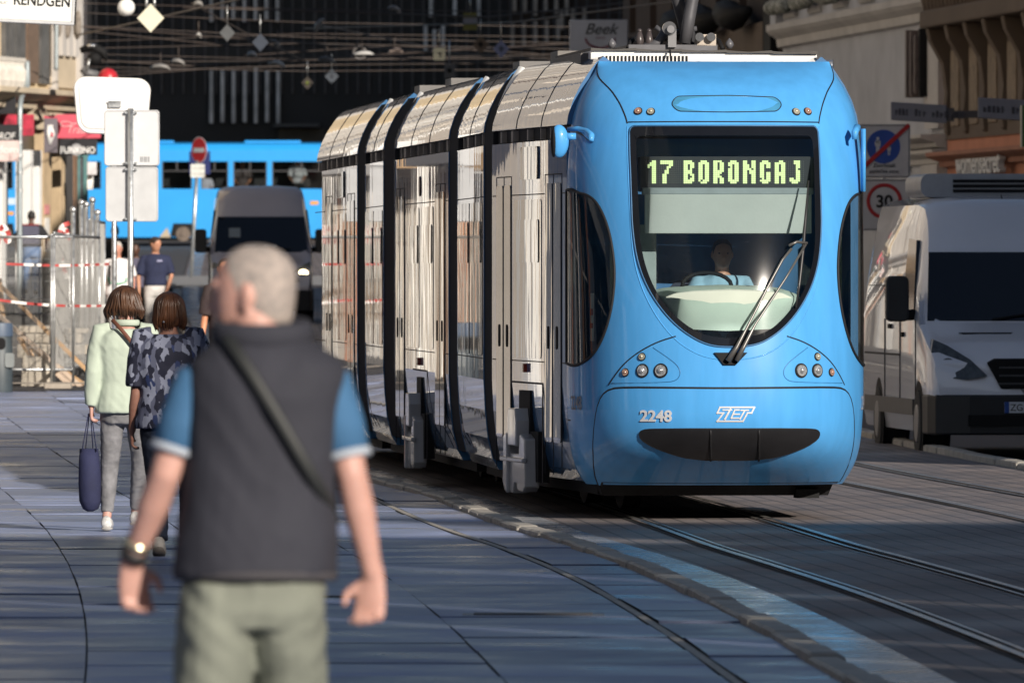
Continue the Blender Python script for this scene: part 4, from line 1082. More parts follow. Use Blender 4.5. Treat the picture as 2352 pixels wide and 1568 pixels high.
# ---- body sections behind the cab
SEC = [('front', (1.42, None), 85.3, None), ('link', 85.9, 89.6, None), ('mid', 90.2, 97.4, None), ('link', 98.0, 101.2, None), ('rear', 101.8, 109.4, None)]
LX = {85.3: -.163, 85.9: -.236, 89.6: -.470, 90.2: -.549, 97.4: -1.10, 98.0: -1.209, 101.2: -1.425, 101.8: -1.51, 109.4: -2.06}
def side_profile():
    out = [(.13, .16), (.075, .25), (.035, .42), (.012, .65), (.0, .9), (.0, 2.82)]
    return out
COVE = [(.0, 2.93), (.01, 3.0), (.05, 3.12), (.11, 3.24), (.17, 3.33), (.23, 3.41), (.29, 3.46), (.36, 3.41)]
W = 2.3
secs = []
for nm, a, b, _ in SEC:
    if nm == 'front': p0 = Vector((-1.15, YB, 0))
    else: p0 = Vector((*w2l(LX[a], a), 0))
    p1 = Vector((*w2l(LX[b], b), 0))
    d = (p1 - p0); Lh = d.length; d.normalize(); nrm = Vector((d.y, -d.x, 0))   # nrm to the right
    secs.append((nm, p0, d, nrm, Lh))
def sp3(s, u, off, z): return s[1] + s[2] * u + s[3] * off + Vector((0, 0, z))
for s in secs:
    nm, p0, d, nrm, Lh = s
    prof = side_profile()
    bm = NB()
    # a closed shell: left skirt+wall, floor, right wall
    ring = [(o, z) for o, z in prof] + [(W - o, z) for o, z in reversed(prof)]
    loft(bm, [[sp3(s, u, o, z) for o, z in ring] for u in ([0, Lh] if nm != 'rear' else [0, Lh - 1.2, Lh - .3, Lh])] if nm != 'rear' else [[sp3(s, u, o + k * (1 - 2 * o / W), z) for o, z in ring] for u, k in ((0, 0), (Lh - 1.3, 0), (Lh - .6, .06), (Lh, .22))])
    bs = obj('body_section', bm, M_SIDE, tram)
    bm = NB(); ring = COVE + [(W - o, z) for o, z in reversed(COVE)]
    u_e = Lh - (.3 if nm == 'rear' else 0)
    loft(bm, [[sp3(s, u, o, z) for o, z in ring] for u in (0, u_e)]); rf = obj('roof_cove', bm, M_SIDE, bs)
    for f in rf.data.polygons: f.use_smooth = True
    rf.data.set_sharp_from_angle(angle=R(50))
    bm = NB(); loft(bm, [[sp3(s, u, o, z) for o, z in ((.05, 2.80), (.05, 2.95), (W - .05, 2.95), (W - .05, 2.80))] for u in (.01, Lh - (.35 if nm == 'rear' else .01))]); obj('vent_gap', bm, mat('vent_dark', (.02, .018, .017), .8), bs)
    u = .3
    while u < Lh - .4:
        w_ = random.choice((.05, .12, .2)); bm = NB(); box(bm, sp3(s, u, .035, 2.875), (.05, w_, .09)); obj('vent_fitting', bm, mat('vent_fitting', (.30, .26, .22), .6), bs); u += random.uniform(.5, 1.2)
    # roof panel joints, wall joints
    bj = NB()
    nj = {'front': 3, 'link': 2, 'mid': 3, 'rear': 3}[nm]
    for k in range(1, nj): tube(bj, [sp3(s, u_e * k / nj, o - .0, z) for o, z in COVE], .0045, 6)
    def vline(u, z0, z1): tube(bj, [sp3(s, u, -.0, z0), sp3(s, u, -.0, z1)], .004, 6)
    def hline(u0, u1, z): tube(bj, [sp3(s, u0, -.0, z), sp3(s, u1, -.0, z)], .0045, 6)
    hline(.02, Lh - .05, 1.075); hline(.02, Lh - .05, 2.40)
    # doors: (u0,u1); windows: (u0,u1)
    lay = {'front': ([(.25, 1.15), (3.0, 3.85)], [(1.35, 2.85)]), 'link': ([], [(.15, 1.75), (1.9, 3.5)]), 'mid': ([(.4, 1.6), (5.7, 6.9)], [(1.9, 3.6), (3.75, 5.5)]), 'rear': ([(.4, 1.6), (4.4, 5.5)], [(1.9, 3.0), (3.1, 4.2)])}[nm]
    if nm == 'link': lay = ([], [(.12, Lh / 2 - .06), (Lh / 2 + .06, Lh - .12)])
    for u0, u1 in lay[1]:
        bm = NB(); loft(bm, [[sp3(s, u, o, z) for u, z in rrect(u0, u1, 1.10, 2.36, .05, 3)] for o in (.0, -.005)])
        wn_ = obj('side_window', bm, M_SGLASS, bs)
        bm = NB(); um = (u0 + u1) / 2
        loft(bm, [[sp3(s, u, o, z) for u, z in rrect(u0 + .12, u1 - .12, 1.86, 2.2, .03, 2)] for o in (-.005, -.012)]); obj('window_vent', bm, M_SGLASS, wn_)
    for u0, u1 in lay[0]:
        um = (u0 + u1) / 2
        for a_, b_ in ((u0, um - .01), (um + .01, u1)):
            bm = NB(); loft(bm, [[sp3(s, u, o, z) for u, z in rrect(a_ + .03, b_ - .03, .45, 2.48, .04, 3)] for o in (.0, -.008)])
            dr_ = obj('door', bm, M_SGLASS, bs)
            bm = NB(); loft(bm, [[sp3(s, u, o, z) for u, z in rrect((a_ + b_) / 2 - .035, (a_ + b_) / 2 + .035, 1.18, 1.36, .03, 3)] for o in (-.008, -.014)]); obj('door_handle', bm, BLACK, dr_)
        vline(um, .2, 2.55); vline(u0, .2, 2.55); vline(u1, .2, 2.55); hline(u0, u1, 2.55)
    obj('panel_joints', bj, M_SEAM, bs)
    if nm in ('front', 'rear'):
        ua = 1.5 if nm == 'front' else 2.2; ub = 2.45 if nm == 'front' else 3.3
        bm = NB(); loft(bm, [[sp3(s, u, o, z) for u, z in rrect(ua, ub, 2.02 + .5, 2.78, .04, 3)] for o in (.0, -.014)]); obj('side_display', bm, M_SGLASS, bs)
    if nm == 'mid':
        bm = NB(); disc(bm, sp3(s, 3.6, .01, 2.55), -nrm, .09, .02, 20); obj('round_lamp', bm, mat('dark_red_lamp', (.05, .01, .01), .3), bs)
    if nm in ('front', 'mid'):
        # wheel opening and bogie cover
        uc = 2.2 if nm == 'front' else 3.6
        def bp(du, off, z): return sp3(s, uc + du, off, z)
        def slab(pts_, o0, o1, name, m, par, bev=.012):
            bm = NB(); loft(bm, [[bp(du, o0, z) for du, z in pts_], [bp(du, o1, z) for du, z in pts_]]); return obj(name, bm, m, par, bevel=bev)
        slab([(-.75, .12), (.75, .12), (.75, .52), (.32, .52), (.30, .84), (-.30, .84), (-.32, .52), (-.75, .52)], .08, -.012, 'wheel_opening', BLACK, bs, 0)
        M_BOG = paint('bogie_grey', (.40, .405, .42), .05, .3)
        bo_ = slab([(-.62, .08), (-.50, .04), (-.2, .05), (-.16, .10), (.0, .10), (.04, .02), (.5, .03), (.62, .10), (.58, .48), (.3, .52), (.22, .34), (-.28, .34), (-.34, .50), (-.58, .46)], .02, -.10, 'bogie_cover', M_BOG, bs)
        slab([(-.22, .40), (.20, .40), (.22, .62), (.18, .70), (-.18, .70), (-.24, .60)], .0, -.12, 'damper_cover', M_BOG, bo_)
        slab([(-.62, .27), (.62, .27), (.62, .31), (-.62, .31)], -.08, -.125, 'cover_rib', M_BOG, bo_)
        slab([(.22, .02), (.26, .02), (.26, .5), (.22, .5)], -.09, -.128, 'cover_rib', M_BOG, bo_)
        bm = NB(); box(bm, sp3(s, uc, -.012, 1.02 if nm == 'front' else .98), (.03, .12, .07)); obj('side_lamp', bm, mat('red_lamp', (.25, .03, .01), .3, coat=1), bs)
        slab([(-.95, .12), (-.9, .12), (-.9, .9), (-.95, .9)], .0, -.003, 'hatch_edge', M_SEAM, bs, 0)
        slab([(-.95, .895), (.95, .895), (.95, .91), (-.95, .91)], .0, -.003, 'hatch_edge', M_SEAM, bs, 0)
        # wheels
        for du in (-.95, .95):
            bm = NB(); disc(bm, bp(du, .75, .25), -nrm, .33, .14, 24); obj('wheel', bm, mat('wheel_steel', (.02, .02, .021), .7, spec=.2), bs)
# bellows between sections
for a, b in zip(secs, secs[1:]):
    bm = NB()
    def bring(s, u, k):
        o = [(.085, .25), (.045, .42), (.022, .65), (.01, .9), (.01, 2.9), (.02, 3.0), (.06, 3.12), (.12, 3.24), (.18, 3.33), (.24, 3.41)]
        o = [(x + k, z - k * .5) for x, z in o]
        return [sp3(s, u, x, z) for x, z in o] + [sp3(s, u, W - x, z) for x, z in reversed(o)]
    ra = bring(a, a[4], 0); rb = bring(b, 0, 0); rings = []
    for k in range(9):
        t = k / 8; kk = .0 if k % 2 == 0 else .035
        r0 = bring(a, a[4], kk); r1 = bring(b, 0, kk); rings.append([p.lerp(q, t) for p, q in zip(r0, r1)])
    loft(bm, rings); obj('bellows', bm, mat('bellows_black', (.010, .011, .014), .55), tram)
    bm = NB(); pp = [sp3(a, a[4] + .12, o, z) for o, z in ((.20, 3.28), (.27, 3.36), (.32, 3.44))]
    tube(bm, [sp3(a, a[4] + .25, .13, 3.12), sp3(a, a[4] + .25, .2, 3.28), sp3(a, a[4] + .25, .30, 3.44)], [(.05, .16)] * 3, 10); obj('bellows_cap', bm, WHITE, tram, True)
    bm = NB(); box(bm, sp3(a, a[4] - .1, .9, 3.52), (.8, .7, .12)); obj('roof_equipment', bm, mat('roof_grey', (.16, .15, .14), .7), tram)
    bm = NB(); bbox(bm, 0, 0, 0, 0, 0, 0) if False else None; bm.free()
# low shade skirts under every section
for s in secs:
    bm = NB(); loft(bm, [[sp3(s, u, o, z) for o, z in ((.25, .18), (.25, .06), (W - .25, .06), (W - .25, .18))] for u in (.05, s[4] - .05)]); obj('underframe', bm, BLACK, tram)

tram.scale = (TK, TK, TK)
# ================================================================== PEOPLE
def skin(name, col): return mat(name, col, .5, var=.10, scale=9, sub=.15, bump=.1, bscale=60)
SKIN_A = skin('skin_pale', (.50, .285, .235)); SKIN_B = skin('skin_tanned', (.50, .25, .16)); SKIN_C = skin('skin_dark', (.10, .05, .035))
def cloth(name, col, var=.14, scale=9, bump=.5, bscale=14, **k): return mat(name, col, k.pop('rough', .85), var=var, scale=scale, bump=bump, bscale=bscale, **k)
def ell(bm, rings, n=18, rot=None):
    """rings of (cx,cy,cz,rx,ry)"""
    out = []
    for cx, cy, cz, rx, ry in rings:
        out.append([Vector((cx + rx * math.copysign(abs(math.cos(2 * PI * k / n)) ** .85, math.cos(2 * PI * k / n)), cy + ry * math.copysign(abs(math.sin(2 * PI * k / n)) ** .9, math.sin(2 * PI * k / n)), cz)) for k in range(n)])
    loft(bm, out); return bm
def head_bm(hc, yaw, pitch=0, k=1.0, ears=True, bald=True):
    """head centred on hc (middle of skull), facing +y before yaw; k scales a 0.235 m head"""
    bm = NB()
    ell(bm, [(0, .020, -.118, .022, .020), (0, .022, -.112, .040, .040), (0, .018, -.095, .052, .062), (0, .012, -.065, .063, .080), (0, .004, -.03, .071, .090), (0, -.002, .0, .0745, .096), (0, -.006, .03, .076, .098), (0, -.008, .06, .072, .092), (0, -.008, .085, .060, .076), (0, -.006, .103, .040, .052), (0, -.004, .113, .016, .02)], 20)
    tube(bm, [(0, .088, .015), (0, .108, -.022), (0, .112, -.034), (0, .09, -.042)], [.008, .012, .015, .008], 8)       # nose
    ball(bm, (0, .088, -.066), (.026, .012, .008), 10, 6); ball(bm, (0, .084, -.079), (.022, .012, .009), 10, 6); ball(bm, (0, .072, -.104), (.022, .018, .014), 10, 6)   # lips, chin
    for s in (-1, 1):
        ball(bm, (s * .034, .082, .022), (.026, .014, .009), 8, 6)       # brow
        if ears:
            rt = Matrix.Rotation(R(20 * s), 3, 'Z'); ball(bm, (s * .078, -.012, -.012), (.011, .022, .033), 10, 8, rt); ball(bm, (s * .080, -.008, -.035), (.008, .010, .012), 8, 6)
    M = Matrix.Translation(Vector(hc)) @ Matrix.Rotation(yaw, 4, 'Z') @ Matrix.Rotation(pitch, 4, 'X') @ Matrix.Diagonal((k, k, k, 1))
    return xform(bm, M), M
def join(a, b):
    me = bpy.data.meshes.new('j'); b.to_mesh(me); b.free(); a.from_mesh(me); bpy.data.meshes.remove(me); return a
def hand(bm, w, d, side, s=1.0, curl=.6, pdir=None):
    """hand hanging from wrist w along direction d; palm normal side; five fingers"""
    d = Vector(d).normalized(); pn = Vector(pdir if pdir is not None else (side, 0, 0)); pn = (pn - d * pn.dot(d)).normalized(); ac = d.cross(pn)   # ac across the palm
    w = Vector(w)
    if abs(pn.y) > .7:
        if ac.x * side > 0: ac = -ac      # palm turned back: thumb towards the body
    elif ac.y < 0: ac = -ac      # thumb side is forward (+y)
    tube(bm, [w - d * .02 * s, w + d * .02 * s, w + d * .055 * s, w + d * .088 * s], [(.018 * s, .026 * s), (.016 * s, .034 * s), (.015 * s, .040 * s), (.012 * s, .040 * s)], 12, up=pn)
    for i, (o, L) in enumerate(((.030, .068), (.010, .078), (-.011, .072), (-.031, .056))):
        b = w + d * .085 * s + ac * o * s; c = curl + .12 * i; p = [b]; a = 0
        for seg, q in ((.45, .5), (.32, 1.0), (.25, .8)):
            a += c * q; p.append(p[-1] + (d * math.cos(a) - pn * math.sin(a)) * L * seg * s)
        tube(bm, p, [.0095 * s, .009 * s, .0082 * s, .0065 * s], 8)
    b = w + d * .03 * s + ac * .032 * s
    tube(bm, [b, b + (d * .6 + ac * .7 - pn * .3).normalized() * .035 * s, b + (d * .6 + ac * .7 - pn * .3).normalized() * .035 * s + (d * .9 - pn * .35).normalized() * .032 * s], [.014 * s, .011 * s, .008 * s], 8)
    return bm
def person(label, loc, yaw, H, J, look, voxel=.012, group=None, name='person'):
    """J: joints in metres for the posed figure (x right, y forward, z up); look: materials and garment flags"""
    root = empty(name, loc, yaw, label, 'person', group)
    k = H / 1.75
    hz = J.get('head', (0, .03, 1.635 * k)); hyaw = J.get('hyaw', 0)
    bl = J.get('build', 1.0)
    hb, HM = head_bm(hz, hyaw, J.get('hpitch', 0), k * J.get('hk', 1.0), True)
    nk = J.get('neck', (0, -.005, 1.47 * k)); sh = J.get('shz', 1.42 * k); sw = J.get('sw', .185 * k)
    bm = hb
    tube(bm, [(nk[0], nk[1] - .015, nk[2] - .05), (nk[0], nk[1], nk[2]), (hz[0], hz[1] - .03, hz[2] - .06)], [.066 * k, .058 * k, .056 * k], 14)
    tor = J.get('torso') or [(0, 0, .86 * k, .150 * k * bl, .105 * k * bl), (0, 0, .95 * k, .165 * k * bl, .115 * k * bl), (0, 0, 1.08 * k, .148 * k * bl, .100 * k * bl), (0, -.005, 1.22 * k, .163 * k * bl, .105 * k * bl), (0, -.01, 1.34 * k, .178 * k * bl, .108 * k), (0, -.008, 1.42 * k, .150 * k, .088 * k), (0, -.005, 1.47 * k, .07 * k, .062 * k)]
    ell(bm, tor)
    arms = {}
    for s, nm in ((-1, 'l'), (1, 'r')):
        S_ = Vector(J.get('s' + nm, (s * sw, -.005, sh - .015 * k))); E = Vector(J['e' + nm]); Wd = Vector(J['w' + nm]); arms[nm] = (S_, E, Wd)
        tube(bm, [S_ + Vector((-s * .05, 0, .01)), S_, S_.lerp(E, .45), E, E.lerp(Wd, .35), E.lerp(Wd, .8), Wd], [.05 * k, .054 * k, .046 * k, .038 * k, .040 * k, .029 * k, .026 * k], 12)
        hd = Vector(J.get('hd' + nm, tuple((Wd - E).normalized()))); hand(bm, Wd, hd, s, k * J.get('hs', 1), J.get('curl', .55), J.get('pd' + nm))
    legs = {}
    for s, nm in ((-1, 'l'), (1, 'r')):
        Hp = Vector(J.get('h' + nm, (s * .085 * k, 0, .90 * k))); Kn = Vector(J.get('k' + nm, (s * .09 * k, .01, .49 * k))); An = Vector(J.get('a' + nm, (s * .095 * k, -.02, .085 * k))); legs[nm] = (Hp, Kn, An)
        tube(bm, [Hp, Hp.lerp(Kn, .3), Kn, Kn.lerp(An, .3), Kn.lerp(An, .85), An], [.088 * k * bl, .080 * k * bl, .054 * k, .055 * k, .036 * k, .036 * k], 12)
        T = J.get('t' + nm, (0, 1, 0)); T = Vector(T).normalized()
        tube(bm, [An + T * -.05 * k + Vector((0, 0, -.045 * k)), An + T * .02 * k + Vector((0, 0, -.04 * k)), An + T * .12 * k + Vector((0, 0, -.06 * k)), An + T * .17 * k + Vector((0, 0, -.068 * k))], [.030 * k, .038 * k, .030 * k, .02 * k], 10)
    me = remesh(bm, voxel, 2)
    body = link_mesh('body', me, look['skin'], root)
    # ---- trousers
    if look.get('legs'):
        bm = NB(); zt = J.get('waist', 1.0 * k); bl2 = bl
        ell(bm, [(0, 0, .78 * k, .165 * k * bl2, .125 * k * bl2), (0, 0, .88 * k, .180 * k * bl2, .132 * k * bl2), (0, 0, zt, .165 * k * bl2, .120 * k * bl2)])
        for nm in 'lr':
            Hp, Kn, An = legs[nm]; w = look.get('legw', 1.0); end = An.lerp(Kn, look.get('legcut', -.05))
            tube(bm, [Hp + Vector((0, 0, .02)), Hp.lerp(Kn, .3), Kn, Kn.lerp(An, .4), An.lerp(end, 1)], [.105 * k * bl2, .098 * k * w * bl2, .072 * k * w, .066 * k * w, .056 * k * w * look.get('hem', 1)], 14)
        me = remesh(bm, voxel, 2); wrinkle(me, .006, (10, 10, 18), H); link_mesh('trousers', me, look['legs'], root)
    # ---- top
    if look.get('top'):
        bm = NB(); p = look.get('pad', .018) * k; zb = look.get('hemz', .92 * k); fl = look.get('flare', 1.0)
        tt = [(0, 0, zb, .168 * k * bl * fl + p, .118 * k * bl * fl + p), (0, 0, zb + .06, .166 * k * bl * fl + p, .116 * k * bl * fl + p)] + [(x, y, z, rx + p, ry + p) for x, y, z, rx, ry in tor if z > zb + .1]
        lst = tt[-1]; tt[-1] = (lst[0], lst[1], lst[2], lst[3], lst[4])
        ell(bm, tt, 20)
        sl = look.get('sleeve', .45)
        for s, nm in ((-1, 'l'), (1, 'r')):
            S_, E, Wd = arms[nm]; q = look.get('slw', 1.0)
            if sl > 0:
                up = min(sl, .5) / .5; pts_ = [S_ + Vector((-s * .06, 0, .0)), S_ + Vector((0, 0, .004)), S_.lerp(E, up * .5), S_.lerp(E, up)]; rs = [.062 * k, .066 * k, .064 * k * q, .062 * k * q]
                if sl > .5: f = (sl - .5) / .5; pts_ += [E.lerp(Wd, f * .5), E.lerp(Wd, f)]; rs[-1] = .056 * k * q; rs += [.052 * k * q, .047 * k * q]
                tube(bm, pts_, rs, 14)
        me = remesh(bm, voxel, 2); wrinkle(me, .0055, (8, 8, 7), H * 3); link_mesh(look.get('topname', 'shirt'), me, look['top'], root)
    # ---- shoes
    if look.get('shoes'):
        for nm in 'lr':
            Hp, Kn, An = legs[nm]; T = Vector(J.get('t' + nm, (0, 1, 0))).normalized(); U = Vector((0, 0, 1)) if abs(T.z) < .2 else Vector((0, -T.z, .8)).normalized()
            bm = NB(); z = -U
            tube(bm, [An - T * .075 * k + z * .045 * k, An - T * .04 * k + z * .035 * k, An + T * .05 * k + z * .04 * k, An + T * .13 * k + z * .055 * k, An + T * .19 * k + z * .064 * k], [(.045 * k, .033 * k), (.052 * k, .042 * k), (.044 * k, .046 * k), (.030 * k, .046 * k), (.018 * k, .03 * k)], 12, up=U)
            sh_ = obj('shoe', bm, look['shoes'], root, True)
            bm = NB(); tube(bm, [An - T * .08 * k + z * .079 * k, An + T * .05 * k + z * .079 * k, An + T * .19 * k + z * .079 * k], [(.012 * k, .036 * k), (.012 * k, .046 * k), (.012 * k, .034 * k)], 10, up=U)
            obj('sole', bm, look.get('sole', BLACK), sh_, True)
    # ---- hair cap
    if look.get('hair'):
        bm = NB(); kk = look.get('hairk', 1.0)
        if look.get('long'):
            bm = NB()
            L = look['long']
            wd = look.get('wide', 1.0)
            ell(bm, [(0, -.03, -.06 - L, .096 * wd, .050), (0, -.030, -.03 - L * .8, .108 * wd, .074), (0, -.028, -.045, .100 * (1 + (wd - 1) * .75), .088), (0, -.022, .0, .095 * (1 + (wd - 1) * .5), .095), (0, -.016, .045, .092 * (1 + (wd - 1) * .25), .104), (0, -.012, .085, .075, .088), (0, -.01, .108, .05, .06), (0, -.008, .122, .02, .025)], 22)
            for v in bm.verts:
                n_ = noise.noise(Vector((math.atan2(v.co.x, -v.co.y - .03) * 5.0, v.co.z * 6, 3.1)))
                if v.co.z < .07 and v.index >= 0: v.co.x *= 1 + .09 * n_; v.co.y -= .014 * n_; v.co.z += (.02 * n_ if v.co.z < -.02 - L * .7 else 0)
            rg = [(0, -.03, -.07 - L, .090 * wd, .058), (0, -.030, -.03 - L * .8, .110 * wd, .080), (0, -.028, -.045, .103 * (1 + (wd - 1) * .75), .092), (0, -.022, .0, .098 * (1 + (wd - 1) * .5), .099), (0, -.016, .045, .095 * (1 + (wd - 1) * .25), .108), (0, -.012, .085, .078, .092), (0, -.01, .110, .045, .055), (0, -.008, .124, .008, .01)]
            rnd = random.Random(int(L * 1000))
            for q in range(130):   # single locks over the cap
                th = rnd.uniform(-.25 * PI, 1.25 * PI); k_ = rnd.uniform(.97, 1.05); tw = rnd.uniform(-.25, .25); en = rnd.uniform(-.02, .035)
                tube(bm, [(c[0] + c[3] * k_ * math.cos(-th + tw * (1 - c[2] * 6)), c[1] + c[4] * k_ * math.sin(-th + tw * (1 - c[2] * 6)), c[2] + (en if i == 0 else 0)) for i, c in enumerate(rg)], [.003, .008, .010, .010, .009, .008, .006, .004], 5)
        else:
            ell(bm, [(0, -.022, -.055, .068, .074), (0, -.018, -.02, .0765, .086), (0, -.012, .02, .080, .095), (0, -.008, .06, .077, .0965), (0, -.008, .088, .064, .08), (0, -.006, .107, .044, .056), (0, -.004, .118, .018, .022)], 22)
            # cut the face free
            bmesh.ops.bisect_plane(bm, geom=bm.verts[:] + bm.edges[:] + bm.faces[:], plane_co=(0, .045, .03), plane_no=Vector((0, 1, -.65)).normalized(), clear_outer=True)
        xform(bm, HM)
        h = obj('hair', bm, look['hair'], root, True); sm = h.modifiers.new('sub', 'SUBSURF'); sm.levels = 1; sm.render_levels = 2
    if look.get('eyes'):
        bm = NB()
        for s in (-1, 1): ball(bm, (s * .031, .084, .003), (.012, .009, .007), 8, 6)
        xform(bm, HM); obj('eyes', bm, mat('eye_dark', (.05, .035, .03), .3), root, True)
    return root, HM, arms, legs, k
def strap(pts, w, t, m, parent, name='bag_strap'):
    bm = NB(); tube(bm, smooth_pl(pts, 2), [(t, w)] * (len(smooth_pl(pts, 2))), 8, up=(0, 1, 0)); return obj(name, bm, m, parent, True)

# ---- the man in front
MX = (592 - 1176) / 900
def mp(px, py, y=0):   # man-local point from photo position at his depth
    p = P(px, py, 26.7 + y); return (p.x - MX, y, p.z)
torso = []
for py, x0, x1, ry in ((1380, 470, 700, .12), (1330, 430, 735, .155), (1200, 424, 750, .150), (1080, 438, 758, .140), (960, 448, 768, .142), (880, 446, 778, .138), (830, 455, 765, .120), (800, 480, 735, .105), (775, 520, 700, .085)):
    a = mp(x0, py); b = mp(x1, py); torso.append(((a[0] + b[0]) / 2, 0, a[2], (b[0] - a[0]) / 2 * .93, ry * .9))
torso_s = sorted(torso, key=lambda r_: r_[2])
J = dict(build=.78, head=mp(582, 672, .03), hyaw=R(70), neck=mp(598, 775, -.01), shz=1.56, torso=torso_s, hk=1.0, hs=1.02,
         sl=mp(446, 892), sr=mp(764, 896), el=mp(380, 1090, -.02), er=mp(808, 1090, -.03), wl=mp(302, 1290, .10), wr=mp(856, 1318, .02), hdl=(.10, .25, -1), hdr=(-.08, .05, -1), curl=.95, pdl=(-.3, 1, 0), pdr=(.35, 1, 0),
         kl=(-.125, -.06, .52), kr=(.085, .16, .54), al=(-.12, .12, .09), ar=(.10, -.30, .13), tr=(0, .8, -.6))
M_VEST = cloth('vest_charcoal', (.025, .026, .037), .12, 3, .6, 7); M_POLO = cloth('polo_blue', (.040, .125, .25), .1); M_KHAKI = cloth('khaki_trousers', (.175, .188, .155), .15, 4, .8, 6)
root, HM, arms, legs, k = person('man seen from behind in charcoal vest over blue polo shirt and khaki trousers', (MX, 26.7, 0), 0, 1.86, J, dict(skin=SKIN_A, legs=None, top=None, shoes=mat('brown_shoe', (.08, .05, .03), .5)), .0075)
MAN = root
bm = NB()
ell(bm, [((mp(a, py)[0] + mp(b, py)[0]) / 2, 0, mp(a, py)[2], (mp(b, py)[0] - mp(a, py)[0]) / 2 * 1.05, ry) for py, a, b, ry in ((1330, 408, 750, .180), (1312, 404, 766, .185), (1240, 412, 768, .178), (1130, 426, 766, .162), (1020, 436, 772, .158), (920, 438, 780, .158), (870, 434, 790, .15), (836, 440, 782, .136), (808, 470, 750, .118), (782, 500, 708, .094), (752, 520, 690, .080))], 28)
me = remesh(bm, .010, 3); wrinkle(me, .006, (6, 6, 5), 2.0); vest = link_mesh('vest', me, M_VEST, root)
bm = NB(); tube(bm, [mp(408 + (766 - 408) * (0.5 + .5 * math.cos(a)), 1322, .185 * math.sin(a)) for a in [2 * PI * q / 28 for q in range(29)]], .012, 8); obj('vest_hem', bm, mat('vest_hem', (.05, .047, .053), .8), vest, True)
bm = NB(); c_ = mp(602, 764)
tube(bm, [(c_[0] + .118 * math.cos(2 * PI * q / 24), -.005 + .095 * math.sin(2 * PI * q / 24), c_[2] + .022 * math.cos(2 * PI * q / 24) * 0 + .012 * math.sin(2 * PI * q / 24)) for q in range(25)], [(.034, .014)] * 25, 8, up=(0, 0, 1)); obj('collar', bm, M_VEST, vest, True)
# polo sleeves with two pale stripes
for nm, s in (('l', -1), ('r', 1)):
    S_, E, Wd = arms[nm]; tip = S_.lerp(E, .74 if s < 0 else .80)
    bm = NB(); tube(bm, [S_ + Vector((-s * .06, 0, .015)), S_ + Vector((-s * .010, 0, .004)), S_.lerp(E, .4), tip], [.066, .069, .063, .058], 18)
    sl_ = obj('polo_sleeve', bm, M_POLO, root, True)
    for f, w_ in ((.975, .007), (.93, .003)):
        q = S_.lerp(tip, f); d = (tip - S_).normalized()
        bm = NB(); tube(bm, [q - d * w_, q + d * w_], .0625, 18); obj('sleeve_stripe', bm, mat('pale_stripe', (.40, .44, .50), .8), sl_, True)
# trousers
bm = NB()
ell(bm, [((mp(a, py)[0] + mp(b, py)[0]) / 2, 0, mp(a, py)[2], (mp(b, py)[0] - mp(a, py)[0]) / 2, ry) for py, a, b, ry in ((1300, 422, 744, .155), (1400, 414, 750, .172), (1440, 424, 736, .15))], 24)
for nm in 'lr':
    Hp, Kn, An = legs[nm]; s = -1 if nm == 'l' else 1
    Hp = Vector((s * .088 - .018, -.02, .99)); tube(bm, [Hp, Hp.lerp(Kn, .25), Hp.lerp(Kn, .5), Kn, Kn.lerp(An, .5), An], [(.090, .140), (.100, .150), (.098, .128), .092, .080, .072], 16)
me = remesh(bm, .010, 3); wrinkle(me, .013, (5, 5, 7), 5.0); link_mesh('trousers', me, M_KHAKI, root)
# strap, watch, bracelet, short grey hair
st = [mp(505, 745, .05), mp(520, 775, -.10), mp(560, 830, -.165), mp(640, 960, -.182), mp(710, 1080, -.172), mp(752, 1150, -.10), mp(770, 1200, .02)]
strap(st, .016, .006, mat('strap_black', (.02, .022, .022), .6), root)
q = Vector(arms['l'][2]); d = (q - arms['l'][1]).normalized()
bm = NB(); tube(bm, [q - d * .040, q - d * .012], .036, 16); obj('bracelet', bm, mat('dark_band', (.03, .045, .045), .5), root, True)
bm = NB(); tube(bm, [q - d * .066, q - d * .050], .034, 16); obj('watch', bm, mat('gold_watch', (.75, .68, .45), .2, metal=.9), root, True)
bm = NB(); hm = (head_bm(J['head'], J['hyaw'], 0, 1.86 / 1.75, True)); hm[0].free()
ell(bm, [(0, -.030, -.085, .060, .062), (0, -.024, -.05, .070, .075), (0, -.018, -.015, .0765, .084), (0, -.012, .02, .0785, .0945), (0, -.010, .055, .076, .0955), (0, -.010, .083, .063, .08), (0, -.008, .104, .043, .056), (0, -.006, .116, .018, .022)], 26)
bmesh.ops.bisect_plane(bm, geom=bm.verts[:] + bm.edges[:] + bm.faces[:], plane_co=(0, .035, .05), plane_no=Vector((0, 1, -.45)).normalized(), clear_outer=True)
xform(bm, hm[1]); 
M_GHAIR = mat('cropped_grey_hair', (.29, .265, .25), .85, var=.25, scale=45, col2=(.42, .35, .31)); h = obj('hair', bm, M_GHAIR, root, True); h.modifiers.new('s', 'SUBSURF').render_levels = 2

